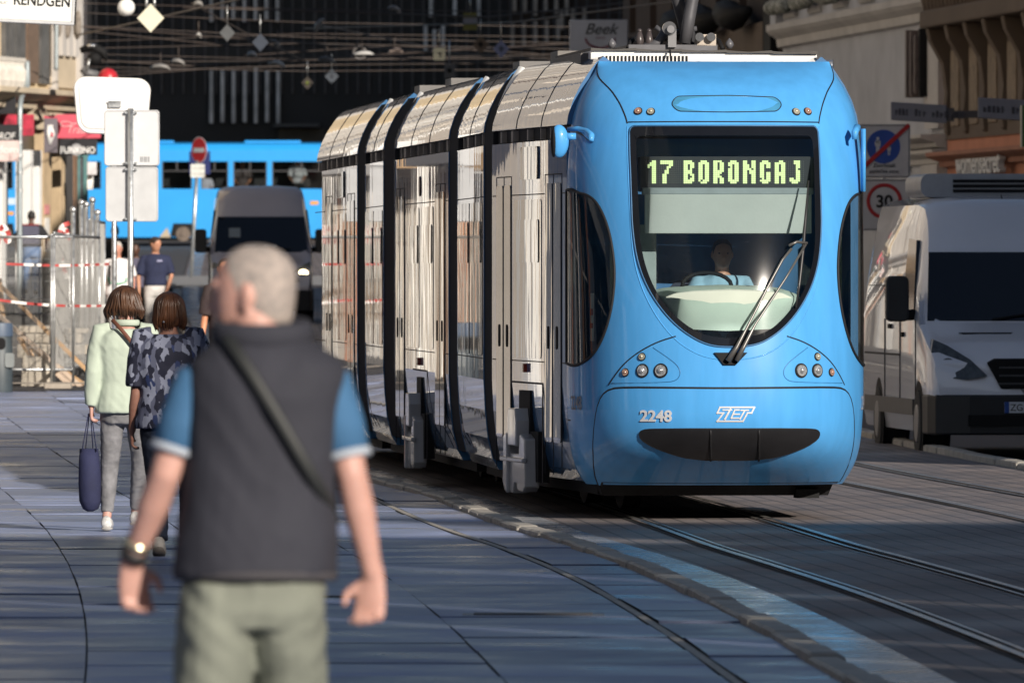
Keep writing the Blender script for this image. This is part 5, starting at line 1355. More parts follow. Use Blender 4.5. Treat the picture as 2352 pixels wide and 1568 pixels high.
# ---- woman in the pale green jacket with a tote
WX = (288 - 1176) / 333
def wp_(px, py, y=0): p = P(px, py, 72.0 + y); return (p.x - WX, y, p.z)
M_MINT = cloth('mint_jacket', (.45, .52, .43), .06, 4, .5, 10); M_GJEAN = cloth('grey_jeans', (.17, .17, .18), .35, 9, .6, 12); M_TRAIN = mat('pale_trainer', (.55, .55, .54), .6, var=.4, scale=30)
M_HBROWN = mat('brown_hair', (.040, .018, .011), .42, var=.7, scale=22, stretch=(1, 1, .12), col2=(.115, .052, .025), bump=.6, bscale=40)
J = dict(head=wp_(287, 694, .02), hyaw=R(-8), neck=wp_(290, 738), shz=1.40, sw=.165, el=wp_(215, 855, -.05), er=(.235, .02, 1.09), wl=wp_(210, 935, -.02), wr=(.235, .10, .88), hdl=(0, .05, -1), curl=1.2,
         kl=wp_(252, 1070, .03), kr=(.10, .16, .47), al=(-.125, -.02, .095), ar=(.06, .30, .12), hk=1.0, build=.98)
r, HM, arms, legs, k = person('woman in a pale green jacket and grey jeans with a navy tote, brown bobbed hair', (WX, 72.0, gz(72)), 0, 1.66, J, dict(skin=SKIN_A, legs=M_GJEAN, legw=.92, legcut=.10, hem=.86, top=M_MINT, topname='jacket', pad=.040, hemz=.815, flare=1.10, sleeve=.97, slw=1.16, shoes=M_TRAIN, sole=mat('sole_pale', (.35, .34, .33), .7), hair=M_HBROWN, long=.045, wide=1.38), .011)
bm = NB(); tube(bm, [Vector(wp_(292, 741, -.0)) + Vector((.078 * math.cos(2 * PI * q / 18), -.01 + .07 * math.sin(2 * PI * q / 18), 0)) for q in range(19)], [(.022, .012)] * 19, 8, up=(0, 0, 1)); obj('collar', bm, M_MINT, r, True)
st = [wp_(258, 735, -.05), wp_(268, 745, -.13), wp_(290, 770, -.175), wp_(320, 810, -.18), wp_(350, 850, -.16), wp_(372, 880, -.08)]
strap(st, .014, .006, mat('strap_tan', (.16, .06, .035), .6), r)
TX = wp_(207, 1100)
bm = NB(); rings = []
for py, a, b, dy in ((1030, 183, 226, .05), (1060, 181, 230, .075), (1110, 180, 233, .09), (1150, 182, 233, .085), (1168, 190, 226, .06), (1174, 200, 214, .03)):
    a_, b_ = P(a, py, 72), P(b, py, 72); cx = (a_.x + b_.x) / 2; rx = (b_.x - a_.x) / 2
    rings.append([Vector((cx + rx * math.cos(2 * PI * q / 18) * (1 + .05 * math.sin(q * 2.1)), 72 + dy * math.sin(2 * PI * q / 18), a_.z)) for q in range(18)])
loft(bm, rings); M_NAVYC = cloth('navy_canvas', (.018, .022, .065), .2, 6, .6, 10)
tb = obj('tote_bag', bm, M_NAVYC, None, True); tag(tb, 'navy blue cloth tote bag hanging from the hand of the woman in pale green', 'bag')
for a, b, y in ((188, 203, -.05), (222, 210, -.05), (196, 205, .05), (214, 208, .05)):
    bm = NB(); tube(bm, [P(a, 1036, 72 + y), P((a * .4 + b * .6), 985, 72 + y * .6), P(b, 950, 72 - .01)], [(.004, .010)] * 3, 6); obj('handle', bm, M_NAVYC, tb, True)

# ---- woman in the leaf print shirt
FX = (386 - 1176) / 364
def fp(px, py, y=0): p = P(px, py, 66.0 + y); return (p.x - FX, y, p.z)
M_LEAF = bpy.data.materials.new('leaf_print'); M_LEAF.use_nodes = True
nt = M_LEAF.node_tree; b = nt.nodes['Principled BSDF']; b.inputs['Roughness'].default_value = .8
tc = nt.nodes.new('ShaderNodeTexCoord'); mpn = nt.nodes.new('ShaderNodeMapping'); mpn.inputs['Scale'].default_value = (1, 1, .55); mpn.inputs['Rotation'].default_value = (0, .6, 0)
v1 = nt.nodes.new('ShaderNodeTexVoronoi'); v1.inputs['Scale'].default_value = 34; v1.feature = 'F1'; v1.distance = 'MANHATTAN'
nt.links.new(tc.outputs['Object'], mpn.inputs['Vector']); nt.links.new(mpn.outputs[0], v1.inputs['Vector'])
cr = nt.nodes.new('ShaderNodeValToRGB'); cr.color_ramp.interpolation = 'CONSTANT'
cr.color_ramp.elements[0].color = (.010, .012, .03, 1); cr.color_ramp.elements[1].position = .42; cr.color_ramp.elements[1].color = (.10, .11, .17, 1)
e = cr.color_ramp.elements.new(.62); e.color = (.25, .27, .36, 1); e = cr.color_ramp.elements.new(.84); e.color = (.02, .035, .11, 1)
nt.links.new(v1.outputs['Color'], cr.inputs[0]); nt.links.new(cr.outputs[0], b.inputs['Base Color'])
J = dict(head=fp(388, 713, .02), hyaw=R(10), neck=fp(388, 758), shz=1.405, sw=.17, el=fp(312, 905, -.02), er=(.26, .0, 1.10), wl=fp(303, 990, .03), wr=(.27, .08, .85), hdl=(0, .1, -1), curl=.8, hk=1.02,
         kl=(-.07, -.02, .47), kr=(.13, .14, .47), al=(-.055, -.16, .10), ar=(.12, .28, .10), tl=(0, .9, -.25), build=1.08)
M_DJ = cloth('dark_jeans', (.012, .018, .035), .3)
r, HM, arms, legs, k = person('woman in a navy leaf print shirt and dark trousers, chestnut hair', (FX, 66.0, gz(66)), 0, 1.66, J, dict(skin=skin('skin_brown', (.30, .15, .11)), legs=M_DJ, legw=1.0, hem=1.15, legcut=.0, top=M_LEAF, pad=.036, hemz=.80, flare=1.06, sleeve=.44, slw=1.25, shoes=mat('beige_shoe', (.45, .42, .38), .6, var=.3, scale=12), sole=mat('sole_dark', (.16, .14, .12), .7), hair=mat('chestnut_hair', (.040, .016, .008), .4, var=.7, scale=22, stretch=(1, 1, .12), col2=(.13, .05, .02), bump=.6, bscale=40), long=.055), .011)
bm = NB(); ball(bm, fp(376, 739, -.10), .006, 8, 6); obj('earring', bm, CHROME, r)

# ---- the people further up the street
def far_person(label, px, Y, H, J, look, yaw=PI, voxel=.02, dz=0, name='person'):
    x = (px - 1176) / F * Y
    return person(label, (x, Y, gz(Y) + dz), yaw, H, J, look, voxel, name=name)
M_WT = cloth('white_tshirt', (.78, .76, .76), .05); M_WTR = cloth('white_trousers', (.62, .60, .58), .1, 6, .7); M_NAVYT = cloth('navy_polo', (.016, .022, .06), .15)
Ja = dict(el=(-.26, .02, 1.10), er=(.26, .0, 1.10), wl=(-.25, .14, .88), wr=(.24, .10, .86), hpitch=R(-14), kl=(-.1, .14, .50), al=(-.1, .10, .085), ar=(.1, -.18, .10), build=1.12)
r, *_ = far_person('grey haired man in white T-shirt behind the sign posts', 270, 173, 1.74, Ja, dict(skin=skin('skin_red', (.60, .28, .20)), legs=M_WTR, top=M_WT, hemz=.86, sleeve=.42, slw=1.3, pad=.03, shoes=M_TRAIN, hair=mat('white_hair', (.5, .47, .44), .8, var=.2, scale=30), eyes=True))
bm = NB(); strp = []
for t in range(9): strp.append((-.14 + .28 * t / 8, .165 - .05 * abs(t - 4) / 4, 1.07 - .03 * math.sin(t / 8 * PI)))
tube(bm, strp, .014, 6); tube(bm, [strp[0], (-.15, .115, 1.14)], .014, 6); tube(bm, [strp[-1], (.14, .115, 1.15)], .02, 6); obj('green_print', bm, mat('green_print', (.05, .35, .20), .7), r, True)
strap([(.10, .05, 1.44), (.12, .12, 1.36), (.12, .16, 1.2), (.13, .12, 1.0)], .018, .006, BLACK, r, 'bag_strap')
Jb = dict(el=(-.27, .0, 1.14), er=(.29, .02, 1.12), wl=(-.20, .16, .90), wr=(.27, .12, .86), hyaw=R(52), hpitch=R(-12), kl=(-.1, .10, .50), al=(-.1, .05, .085), kr=(.1, .05, .5), ar=(.1, -.12, .09), build=1.02)
r, *_ = far_person('dark haired man in navy polo shirt and white work trousers looking aside', 357, 176, 1.80, Jb, dict(skin=SKIN_B, legs=M_WTR, top=M_NAVYT, hemz=.98, sleeve=.44, slw=1.25, pad=.026, shoes=mat('work_shoe', (.08, .07, .07), .6), hair=mat('dark_hair', (.035, .022, .016), .6, var=.4, scale=25), eyes=True))
bm = NB(); tube(bm, [Vector((.185 * math.cos(2 * PI * q / 20), .13 * math.sin(2 * PI * q / 20), 1.01)) for q in range(21)], [(.02, .006)] * 21, 6, up=(0, 0, 1)); obj('belt', bm, mat('grey_belt', (.10, .11, .12), .5), r, True)
bm = NB(); bbox(bm, -.12, -.03, .135, .14, 1.38, 1.41); obj('chest_print', bm, mat('chest_print', (.35, .36, .55), .7), r)
bm = NB(); tube(bm, [(-.255, .085, .93), (-.25, .10, .905)], .032, 10); obj('watch', bm, BLACK, r, True)
Jc = dict(el=(-.30, .0, 1.12), er=(.30, .0, 1.12), wl=(-.30, .12, .9), wr=(.30, .12, .9), kl=(-.1, .0, .5), al=(-.1, -.12, .1), kr=(.08, .10, .5), ar=(.08, .08, .085), build=1.15)
r, *_ = far_person('man in dark shirt and blue jeans walking away behind the mesh fence', 72, 207.3, 1.66, Jc, dict(skin=SKIN_C, legs=cloth('blue_jeans', (.14, .22, .38), .2), top=mat('black_shirt', (.012, .012, .016), .8), hemz=.95, sleeve=.46, slw=1.2, pad=.03, shoes=BLACK, hair=mat('black_hair', (.012, .010, .009), .6)), yaw=0, dz=.42)
bm = NB(); loft(bm, [[(x, -.165, z) for x, z in rrect(-.16, .16, 1.0, 1.36, .03)], [(x, -.150, z) for x, z in rrect(-.16, .16, 1.0, 1.36, .03)]]); obj('back_panel', bm, mat('grey_panel', (.085, .085, .13), .8), r)
bm = NB(); loft(bm, [[(x, -.163, z) for x, z in rrect(-.17, .17, 1.37, 1.395, .01)], [(x, -.145, z) for x, z in rrect(-.17, .17, 1.37, 1.395, .01)]]); obj('red_piping', bm, mat('red_piping', (.25, .02, .02), .8), r)
Jd = dict(el=(-.25, .0, 1.1), er=(.28, .06, 1.12), wl=(-.24, .12, .86), wr=(.26, .22, .92))
far_person('man in black clothes standing in the road behind the twin sign plates', 264, 208, 1.78, Jd, dict(skin=SKIN_B, legs=mat('black_trousers', (.012, .012, .014), .85), top=mat('black_shirt', (.012, .012, .016), .8), sleeve=.45, shoes=BLACK, hair=mat('black_hair', (.012, .010, .009), .6)), yaw=0)
far_person('person in a mauve T-shirt half hidden between two men in white trousers', 311, 182, 1.66, Jd, dict(skin=SKIN_C, legs=mat('black_trousers', (.012, .012, .014), .85), top=cloth('mauve_tshirt', (.09, .085, .13)), sleeve=.45, slw=1.3, shoes=BLACK, hair=mat('black_hair', (.012, .010, .009), .6)))
# person whose arm shows beside the man in front
Je = dict(el=(.245, -.02, 1.10), er=(.245, -.02, 1.10), wl=(-.25, .10, .85), wr=(.27, .08, .84), hyaw=R(10), curl=.4, pdr=(0, -1, .0))
Je['el'] = (-.25, .0, 1.12)
far_person('man in a dark brown T-shirt almost hidden by the head of the man in front', 517, 126, 1.80, Je, dict(skin=skin('skin_orange', (.55, .24, .13)), legs=mat('black_trousers', (.012, .012, .014), .85), top=cloth('dark_brown_tshirt', (.045, .03, .03)), sleeve=.47, slw=1.3, shoes=BLACK, hair=mat('dark_hair', (.035, .022, .016), .6)), voxel=.013)
# ---- tram driver
dctr = true(l2w((.05, 1.30, 0)))
Jf = dict(el=(-.30, .26, 1.06), er=(.30, .26, 1.06), wl=(-.16, .50, 1.08), wr=(.16, .50, 1.08), hdl=(.3, 1, .1), hdr=(-.3, 1, .1), curl=1.0, kl=(-.12, .42, .88), kr=(.12, .42, .88), al=(-.12, .40, .47), ar=(.12, .40, .47), hl=(-.09, 0, .90), hr=(.09, 0, .90), waist=.98)
sk_d = SKIN_B
r, *_ = person('tram driver in a light blue shirt behind the pale dashboard', (dctr.x, dctr.y, .37), PI + TA, 1.66, Jf, dict(skin=sk_d, legs=mat('navy_trousers', (.015, .02, .04), .8), top=cloth('light_blue_shirt', (.30, .48, .60), .08), sleeve=.46, slw=1.25, pad=.03, hair=mat('dark_hair', (.035, .022, .016), .6), shoes=BLACK, eyes=True), .014)
# ================================================================== VEHICLES
def vx_paint(name, col): 
    m = mat(name, col, .35, var=.04, scale=1, coat=1.0, crough=.02)
    return m
def van(label, loc, rz, m_body, W=1.99, L=5.9, H=2.62, plate=None, hl_on=False, rack=False, lower=None):
    """panel van, nose at local -y"""
    root = empty('van', loc, rz, label, 'van')
    # body by cross sections along y: (y, half width bottom, half width at belt, half width at roof, z roof, z bottom)
    prof = [(-.02, .93, .94, .0, .98, .45), (.10, .965, .965, .0, 1.05, .32), (.35, .985, .985, .0, 1.14, .28), (.80, .99, .99, .0, 1.28, .26), (1.02, .99, .99, .0, 1.36, .26)]
    def sec(y, zr, wr, zb=.26, wb=.99, belt=1.36, zs=None):
        """ring: bottom, sill, belt, shoulder, roof"""
        h = [(wb - .03, zb), (wb, zb + .2), (wb + .0, min(belt, zr - .02)), ]
        if zr > belt + .1: h += [(wb - (wb - wr) * .35, belt + (zr - belt) * .40), (wr + .01, zr - .22), (wr - .03, zr - .08), (wr - .14, zr - .015), (wr * .4, zr + .01)]
        else: h += [(wb - .01, zr - .015), (wb - .03, zr - .008), (wb - .07, zr - .002), (wb - .16, zr), (wb * .4, zr + .012)]
        return [Vector((x, y, z)) for x, z in h] + [Vector((-x, y, z)) for x, z in reversed(h)]
    rings = [sec(-.02, .80, 0, .50, .90, .70), sec(.03, .95, 0, .40, .94, .9), sec(.14, 1.06, 0, .32, .965, 1.0), sec(.45, 1.17, 0, .28, .98, 1.1), sec(.95, 1.34, 0, .26, .99, 1.3),
             sec(1.05, 1.50, .93, .26, .99, 1.36), sec(1.22, 1.80, .89, .26, .99, 1.38), sec(1.38, 2.08, .87, .26, .99, 1.4), sec(1.50, 2.28, .855, .26), sec(1.66, 2.45, .845, .26), sec(1.95, H - .04, .84, .26), sec(2.5, H, .84, .26), sec(L - .15, H, .84, .26), sec(L, H - .04, .82, .28)]
    bm = NB(); loft(bm, rings); body = obj('body', bm, m_body, root, True, sharp=32)
    # windscreen
    def onw(x, t):   # t 0..1 along the screen
        z = 1.37 + t * (2.06 - 1.37); y = .985 + (z - 1.37) * .565; return Vector((x, y - .035, z))
    bm = NB(); rw = [[onw(x * (0.90 - .06 * t), t) + Vector((0, .05 * abs(x) ** 3 * .6, 0)) for x in (-1, -.8, -.5, 0, .5, .8, 1)] for t in (0, .2, .4, .6, .8, 1)]
    loft(bm, rw, False, False); ws_ = obj('windscreen', bm, mat('van_screen', (.006, .008, .014), .04, var=.1), root, True)
    bm = NB(); 
    for x in (-.25, .12): tube(bm, [onw(x, .02) + Vector((0, -.02, 0)), onw(x + .45, .12) + Vector((0, -.025, 0))], .010, 6)
    obj('wiper', bm, BLACK, ws_)
    # bonnet vent, grille, bumper
    bm = NB(); prism(bm, [(-.62, 1.255), (-.08, 1.255), (-.12, 1.225), (-.56, 1.225)], .62, .80); 
    bmesh.ops.rotate(bm, verts=bm.verts, cent=(0, .7, 1.24), matrix=Matrix.Rotation(0, 3, 'X')); obj('bonnet_vent', bm, BLACK, root)
    bm = NB(); prism(bm, [(-.34, 1.0), (.34, 1.0), (.42, .96), (.28, .70), (-.28, .70), (-.42, .96)], -.05, .12); gr_ = obj('grille', bm, BLACK, root, bevel=.015)
    bm = NB()
    for z in (.74, .82, .90): bbox(bm, -.30, .30, -.065, -.04, z, z + .02)
    obj('grille_bar', bm, mat('grille_dark', (.05, .05, .055), .4), gr_)
    bm = NB(); loft(bm, [[Vector((x, y, z)) for x, y in ((-.995, .62), (-.99, .2), (-.93, -.02), (-.6, -.10), (0, -.12), (.6, -.10), (.93, -.02), (.99, .2), (.995, .62), (.90, .70), (-.90, .70))] for z in (.24, .30, .58, .64)]); bp_ = obj('bumper', bm, lower or mat('van_bumper', (.010, .011, .014), .55, var=.15), root, bevel=.02)
    bm = NB(); bbox(bm, -.62, .62, -.13, -.09, .33, .44); obj('air_intake', bm, BLACK, bp_)
    for s in (-1, 1):
        bm = NB(); ol = [(s * x, z + .11) for x, z in ((.42, .72), (.62, .68), (.90, .70), (.955, .80), (.955, .98), (.93, 1.08), (.80, 1.02), (.58, .88))]
        rg = []
        for o_ in (.02, 0): rg.append([Vector((x, -.06 + .30 * max(0, (abs(x) - .45)) ** 1.5 + .42 * (z - .79) + o_, z)) for x, z in ol])
        rg.insert(0, [p + Vector((0, .18, 0)) for p in rg[0]])
        loft(bm, rg); hl = obj('headlight', bm, mat('van_lamp', (.06, .065, .07), .15, var=.5, scale=12, coat=.3), root, True, sharp=30)
        bm = NB(); c_ = Vector((s * .80, -.02 + .3 * .35 ** 1.5 + .06, .93)); on = hl_on and s > 0; disc(bm, c_, (0, -1, 0), .10 if on else .075, .06 if on else .035, 16)
        obj('reflector', bm, mat('lamp_on', (.9, .8, .6), .3, emit=(1, .78, .45), estr=14) if on else mat('lamp_off', (.32, .33, .35), .2, metal=.7), hl)
        # side glass, mirror, wheels, handles
        if True:
            bm = NB(); pl = [(1.38, 1.48), (1.80, 2.18), (2.45, 2.20), (2.45, 1.44)]
            loft(bm, [[Vector((s * (.995 - .10 * (z - 1.38) / .9 + o_), y, z)) for y, z in pl] for o_ in (-.03, .006)]); obj('side_window', bm, DGLASS, root)
            bm = NB(); mc = Vector((s * 1.15, 1.35, 1.60)); loft(bm, [[mc + Vector((x * s, y, z)) for x, z in rrect(-.10, .13, -.24, .22, .06)] for y in (-.10, .06)]); mr = obj('mirror', bm, mat('mirror_black', (.014, .015, .018), .5, var=.1), root, True, sharp=40, bevel=.02)
            bm = NB(); tube(bm, [mc + Vector((-s * .05, .0, -.18)), mc + Vector((-s * .25, .05, -.16))], .055, 8); obj('mirror_arm', bm, BLACK, mr, True)
            bm = NB(); bbox(bm, s * .985, s * 1.012, 2.22, 2.40, 1.20, 1.25); bbox(bm, s * .985, s * 1.012, 3.3, 3.5, 1.28, 1.33); obj('door_handle', bm, BLACK, root)
            bm = NB()
            for y in (1.2, 2.55, 3.9): tube(bm, [(s * .993, y, .5), (s * .995, y, 1.38)], .006, 6)
            tube(bm, [(s * .995, 2.55, 1.02), (s * .995, L - .2, 1.02)], .010, 6); tube(bm, [(s * .95, 2.55, 1.72), (s * .95, L - .2, 1.72)], .006, 6)
            obj('door_gap', bm, M_SEAM, root)
            bm = NB(); bbox(bm, s * .985, s * 1.012, 1.3, L - .3, .42, .58); obj('rub_strip', bm, mat('rub_strip', (.06, .06, .065), .5), root)
            for y in (.95, 4.45):
                bm = NB(); disc(bm, (s * .70, y, .34), (s, 0, 0), .34, .31, 28); wh = obj('wheel', bm, mat('tyre', (.018, .018, .019), .8), root, bevel=.03)
                bm = NB(); disc(bm, (s * 1.0, y, .34), (s, 0, 0), .21, .018, 20, .18); obj('rim', bm, mat('rim_grey', (.20, .20, .21), .4, metal=.6), wh)
                bm = NB(); disc(bm, (s * .97, y, .36), (s, 0, 0), .41, .0205, 28); obj('wheel_arch', bm, BLACK, root)
    if plate:
        bm = NB(); bbox(bm, -.26, .26, -.150, -.135, .46, .57); pl = obj('number_plate', bm, mat('plate_white', (.62, .64, .68), .4), root, bevel=.003)
        bm = NB(); bbox(bm, -.26, -.215, -.154, -.150, .46, .57); obj('plate_band', bm, mat('plate_blue', (.02, .07, .30), .4), pl)
        bm = text_bm(plate, .095, .001, align='LEFT'); xform(bm, Matrix.Translation((-.205, -.154, .482))); obj('plate_text', bm, BLACK, pl)
    bm = NB(); tube(bm, [(.0, 2.2, H + .02), (-.0, 1.95, H - .10), (.0, 1.82, H - .21)], [.006, .008, .01], 6); ball(bm, (0, 1.85, H - .24), (.03, .03, .05)); obj('roof_camera', bm, BLACK, root, True)
    if rack:
        bm = NB(); loft(bm, [[Vector((x, y, z)) for x, z in rrect(-.78, .95, H + .0, H + .24, .09)] for y in (2.55, 3.9)]); rk = obj('roof_unit', bm, mat('roof_unit_grey', (.33, .34, .36), .45, var=.1), root, True, sharp=40)
        bm = NB()
        for z in (.05, .10, .15): bbox(bm, -.45, .95, 2.53, 2.56, H + z, H + z + .03)
        obj('roof_grille', bm, BLACK, rk)
    return root
vY = 104.0; vxc = (2135 - 1176) / F * vY + .99 * math.cos(R(4.5))
vr = van('white van with black bumper and roof cooling unit, right of the blue tram', (vxc, vY, gz(vY) - .12 + .005), R(4.5), vx_paint('van_white', (.74, .76, .83)), plate='ZG 3841', rack=True, H=2.62)
v2 = van('grey van with one headlight lit, behind the head of the man in the vest', ((601 - 1176) / F * 201, 201, gz(201) - .04), R(2.0), vx_paint('van_grey', (.36, .35, .40)), hl_on=True, L=5.9, H=2.66)
def onw2(x, t): return Vector((-x, .985 + t * .69 * .565 - .05, 1.37 + t * .69))
for (a, b, t, bt) in ((.40, .62, .42, .68), (-.30, -.05, .10, .20), (.10, .32, .10, .20)):
    bm = NB(); bm.faces.new([bm.verts.new(onw2(*q)) for q in ((a, t), (b, t), (b, bt), (a, bt))]); obj('windscreen_card', bm, mat('paper_grey', (.16, .20, .24), .7, var=.1), v2)

# ---- old tram crossing at the top of the street
oY = 316.0; oz = gz(oY); ox0 = (-70 - 1176) / F * oY; ox1 = (790 - 1176) / F * oY
ot = empty('old_tram', (ox0, oY, oz), 0, 'bright blue older tram crossing the far end of the street', 'tram')
OL = ox1 - ox0
M_OB = mat('old_tram_blue', (.02, .30, .72), .4, var=.05, scale=1, coat=.5, crough=.1)
def oz_(py): return CAMZ + (620 - py) / F * oY - oz
def ox(px): return (px - 1176) / F * oY - ox0
zt0, zt1, zw1, zw0, zb0 = oz_(327), oz_(346), oz_(371), oz_(434), oz_(545)
wins = [(-60, -20), (-12, 30), (50, 70), (84, 100), (108, 140), (150, 232), (250, 362), (372, 441), (462, 524), (536, 613), (625, 760)]
ops = [(ox(a), ox(b), zw0, zw1) for a, b in wins]
bm = NB(); wall_open(bm, None, OL, zt1, ops, .05, zb0)
bo_ = obj('body', bm, M_OB, ot)
bm = NB(); bbox(bm, 0, OL, 2.2, 2.25, zb0, zt1); bbox(bm, 0, .05, .0, 2.2, zb0, zt1); bbox(bm, OL - .05, OL, 0, 2.2, zb0, zt1); bbox(bm, .05, OL - .05, .05, 2.2, zb0, zb0 + .06); obj('shell', bm, M_OB, ot)
bm = NB(); rp = [(-.0, zt1), (.02, zt1 + .05), (.15, zt0 - .06), (.45, zt0), (1.75, zt0), (2.1, zt0 - .1), (2.25, zt1)]
loft(bm, [[(x, y, z) for y, z in rp] for x in (0, OL)]); obj('roof', bm, M_OB, ot, True, sharp=35)
for a, b in ((240, 398), (560, 690)): bm = NB(); bbox(bm, ox(a), ox(b), .5, 1.7, zt0 - .02, zt0 + .06); obj('roof_box', bm, M_OB, ot, bevel=.03)
bm = NB(); bbox(bm, .06, OL - .06, 1.1, 1.15, .5, zt1 - .1); obj('interior', bm, mat('tram_interior', (.03, .03, .034), .6, var=.4, scale=2), ot)
for a, b in wins:
    bm = NB(); x0, x1 = ox(a), ox(b); w_ = .035
    bbox(bm, x0, x1, .02, .045, zw1 - .30, zw1 - .27); bbox(bm, (x0 + x1) / 2 - .02, (x0 + x1) / 2 + .02, .02, .045, zw1 - .29, zw1)
    for q in (0, 1): bbox(bm, (x0, x1 - w_)[q], (x0 + w_, x1)[q], .02, .045, zw0, zw1)
    wf_ = obj('window', bm, mat('old_window_frame', (.05, .05, .055), .5), ot)
    bm = NB(); bm.faces.new([bm.verts.new(p) for p in ((x0, .048, zw0), (x1, .048, zw0), (x1, .048, zw1), (x0, .048, zw1))]); obj('pane', bm, glass('old_tram_glass', (.55, .58, .58), .02, 1.5), wf_)
for px in (412, 1): 
    bm = NB(); prism(bm, [(ox(px) - .28, zb0 + .02), (ox(px) + .45, zb0 + .02), (ox(px) + .38, zb0 + .42), (ox(px) - .18, zb0 + .42)], -.012, .0); wo = obj('wheel_opening', bm, BLACK, ot)
    bm = NB(); disc(bm, (ox(px) + .12, -.014, zb0 + .10), (0, -1, 0), .22, .02, 20); disc(bm, (ox(px) + .12, -.034, zb0 + .10), (0, -1, 0), .08, .03, 12); obj('wheel', bm, mat('old_wheel', (.14, .11, .09), .6, metal=.4, var=.3), wo)
bm = NB(); prism(bm, [(ox(366), zb0), (ox(392), zb0), (ox(384), zb0 + .30)], -.016, -.002); obj('tan_panel', bm, mat('tan_panel', (.40, .33, .24), .6), ot)
for (a, b, c_) in ((398, 413, (.010, .03, .20)), ): 
    bm = NB(); bbox(bm, ox(435), ox(483), -.008, -.0, oz_(400), oz_(348)); obj('dark_panel', bm, mat('navy_panel', (.008, .015, .10), .4), ot)
bm = NB(); bbox(bm, .1, OL - .1, .15, 2.1, .12, zb0); obj('underframe', bm, BLACK, ot)
for px, py in ((23, 490), (108, 495), (722, 466)):
    bm = NB(); bbox(bm, ox(px) - .12, ox(px) + .12, -.010, .0, oz_(py) - .05, oz_(py) + .05); obj('side_marker', bm, mat('orange_marker', (.75, .30, .02), .4), ot)
bm = NB(); bbox(bm, ox(0), ox(35), -.006, -.0, oz_(470), oz_(455)); obj('side_lettering', bm, mat('pale_lettering', (.5, .6, .7), .5), ot)
# passengers seen in its windows (heads and shoulders show)
for i, (px, py, c1, lab) in enumerate(((214, 425, (.75, .74, .75), 'passenger in white with a pink bag at the left window of the far tram'), (468, 425, (.62, .62, .72), 'passenger in pale top behind the no entry sign post in the far tram'), (556, 405, (.10, .08, .08), 'dark clothed passenger in the far tram above the grey van'), (682, 398, (.55, .57, .60), 'passenger in light grey top at the right window of the far tram'))):
    x = (px - 1176) / F * oY; top = CAMZ + (620 - (py - 38)) / F * (oY + .6); H_ = 1.72
    J_ = dict(el=(-.24, .06, 1.1), er=(.24, .06, 1.1), wl=(-.16, .22, 1.0), wr=(.16, .22, 1.0))
    person(lab, (x, oY + .55, top - H_), PI, H_, J_, dict(skin=SKIN_B, legs=BLACK, top=cloth('passenger_top_%d' % i, c1), sleeve=.45, slw=1.3, shoes=BLACK, hair=mat('dark_hair', (.035, .022, .016), .6)), .03)

# ================================================================== SIGNS
def pole(parent, x, y, z0, z1, r, lean=0, name='pole'):
    bm = NB(); tube(bm, [(x, y, z0), (x + lean, y, z1)], r, 14); return obj(name, bm, STEEL, parent, True)
def plate_bm(x0, x1, z0, z1, r, y0, y1): bm = NB(); loft(bm, [[(x, y, z) for x, z in rrect(x0, x1, z0, z1, r)] for y in (y0, y1)]); return bm
# twin plates seen from the back
Y = 118.0; a = P(300, 250, Y); g = gz(Y)
sg = empty('road_sign', (a.x, Y, g), 0, 'pair of square traffic signs seen from their grey backs on one steel pole', 'road sign')
def L_(px, py, Yq=Y): p = P(px, py, Yq); return p.x - a.x, p.z - g
pole(sg, 0, 0, -.02, L_(300, 249)[1], .034)
for i, (x0, x1, t, b) in enumerate(((239, 366, 253, 381), (242, 363, 383, 509))):
    u0, z1 = L_(x0, t); u1, z0 = L_(x1, b)
    pl = obj('sign_plate', plate_bm(u0, u1, z0, z1, .04, .045, .06), GREY_AL if i else mat('sign_back_pale', (.62, .63, .64), .5, metal=.1, var=.05), sg)
    bm = NB()
    for e in (0, 1):
        lp = [(x, .043, z) for x, z in rrect(u0 + .008, u1 - .008, z0 + .008, z1 - .008, .036)]; 
    tube(bm, lp + [lp[0]], .007, 6); obj('folded_rim', bm, GREY_AL, pl, True)
    for z in (z0 + .03, z1 - .03): bm = NB(); bbox(bm, -.07, .07, .0, .044, z - .012, z + .012); disc(bm, (-.055, .0, z), (0, -1, 0), .012, .01, 8); disc(bm, (.055, .0, z), (0, -1, 0), .012, .01, 8); obj('clamp', bm, STEEL, pl)
    bm = NB(); bbox(bm, -.030, .0, -.0, .0, z0, z1) if False else None; bm.free()
u, z = L_(334, 366); bm = NB()
for k in range(5): bbox(bm, u - .06 + .022 * k, u - .06 + .022 * k + (.010 if k % 2 else .016), .040, .0425, z - .03, z + .03)
obj('sticker', bm, mat('sticker_grey', (.30, .31, .32), .6), sg)
# white round-cornered board on the second pole (traffic mirror from behind)
Yb = 120.5; a2 = P(262, 240, Yb); g2 = gz(Yb)
sb = empty('traffic_mirror', (a2.x, Yb, g2), 0, 'white round-cornered traffic mirror seen from behind above the grey plates', 'traffic mirror')
def L2(px, py): p = P(px, py, Yb); return p.x - a2.x, p.z - g2
pole(sb, .0, .05, -.02, L2(262, 236)[1], .030)
def skew(o): return [(x, z - .05 * (x)) for x, z in o]
u0, z1 = L2(172, 178); u1, z0 = L2(342, 309)
bm = NB(); rg = []
cxm, czm = (u0 + u1) / 2, (z0 + z1) / 2
def taper(o): return [(cxm + (x - cxm) * (1 - .07 * (czm - z) / (z1 - z0) * 2), z - .035 * (x - cxm)) for x, z in o]
for ins, y in ((0, .12), (0, .05), (.012, .03), (.05, .028), (.06, .016), (.10, .010), (.14, .0), (.24, -.012)):
    rg.append([(x, y, z) for x, z in taper(rrect(u0 + ins, u1 - ins, z0 + ins, z1 - ins, max(.02, .155 - ins), 6))])
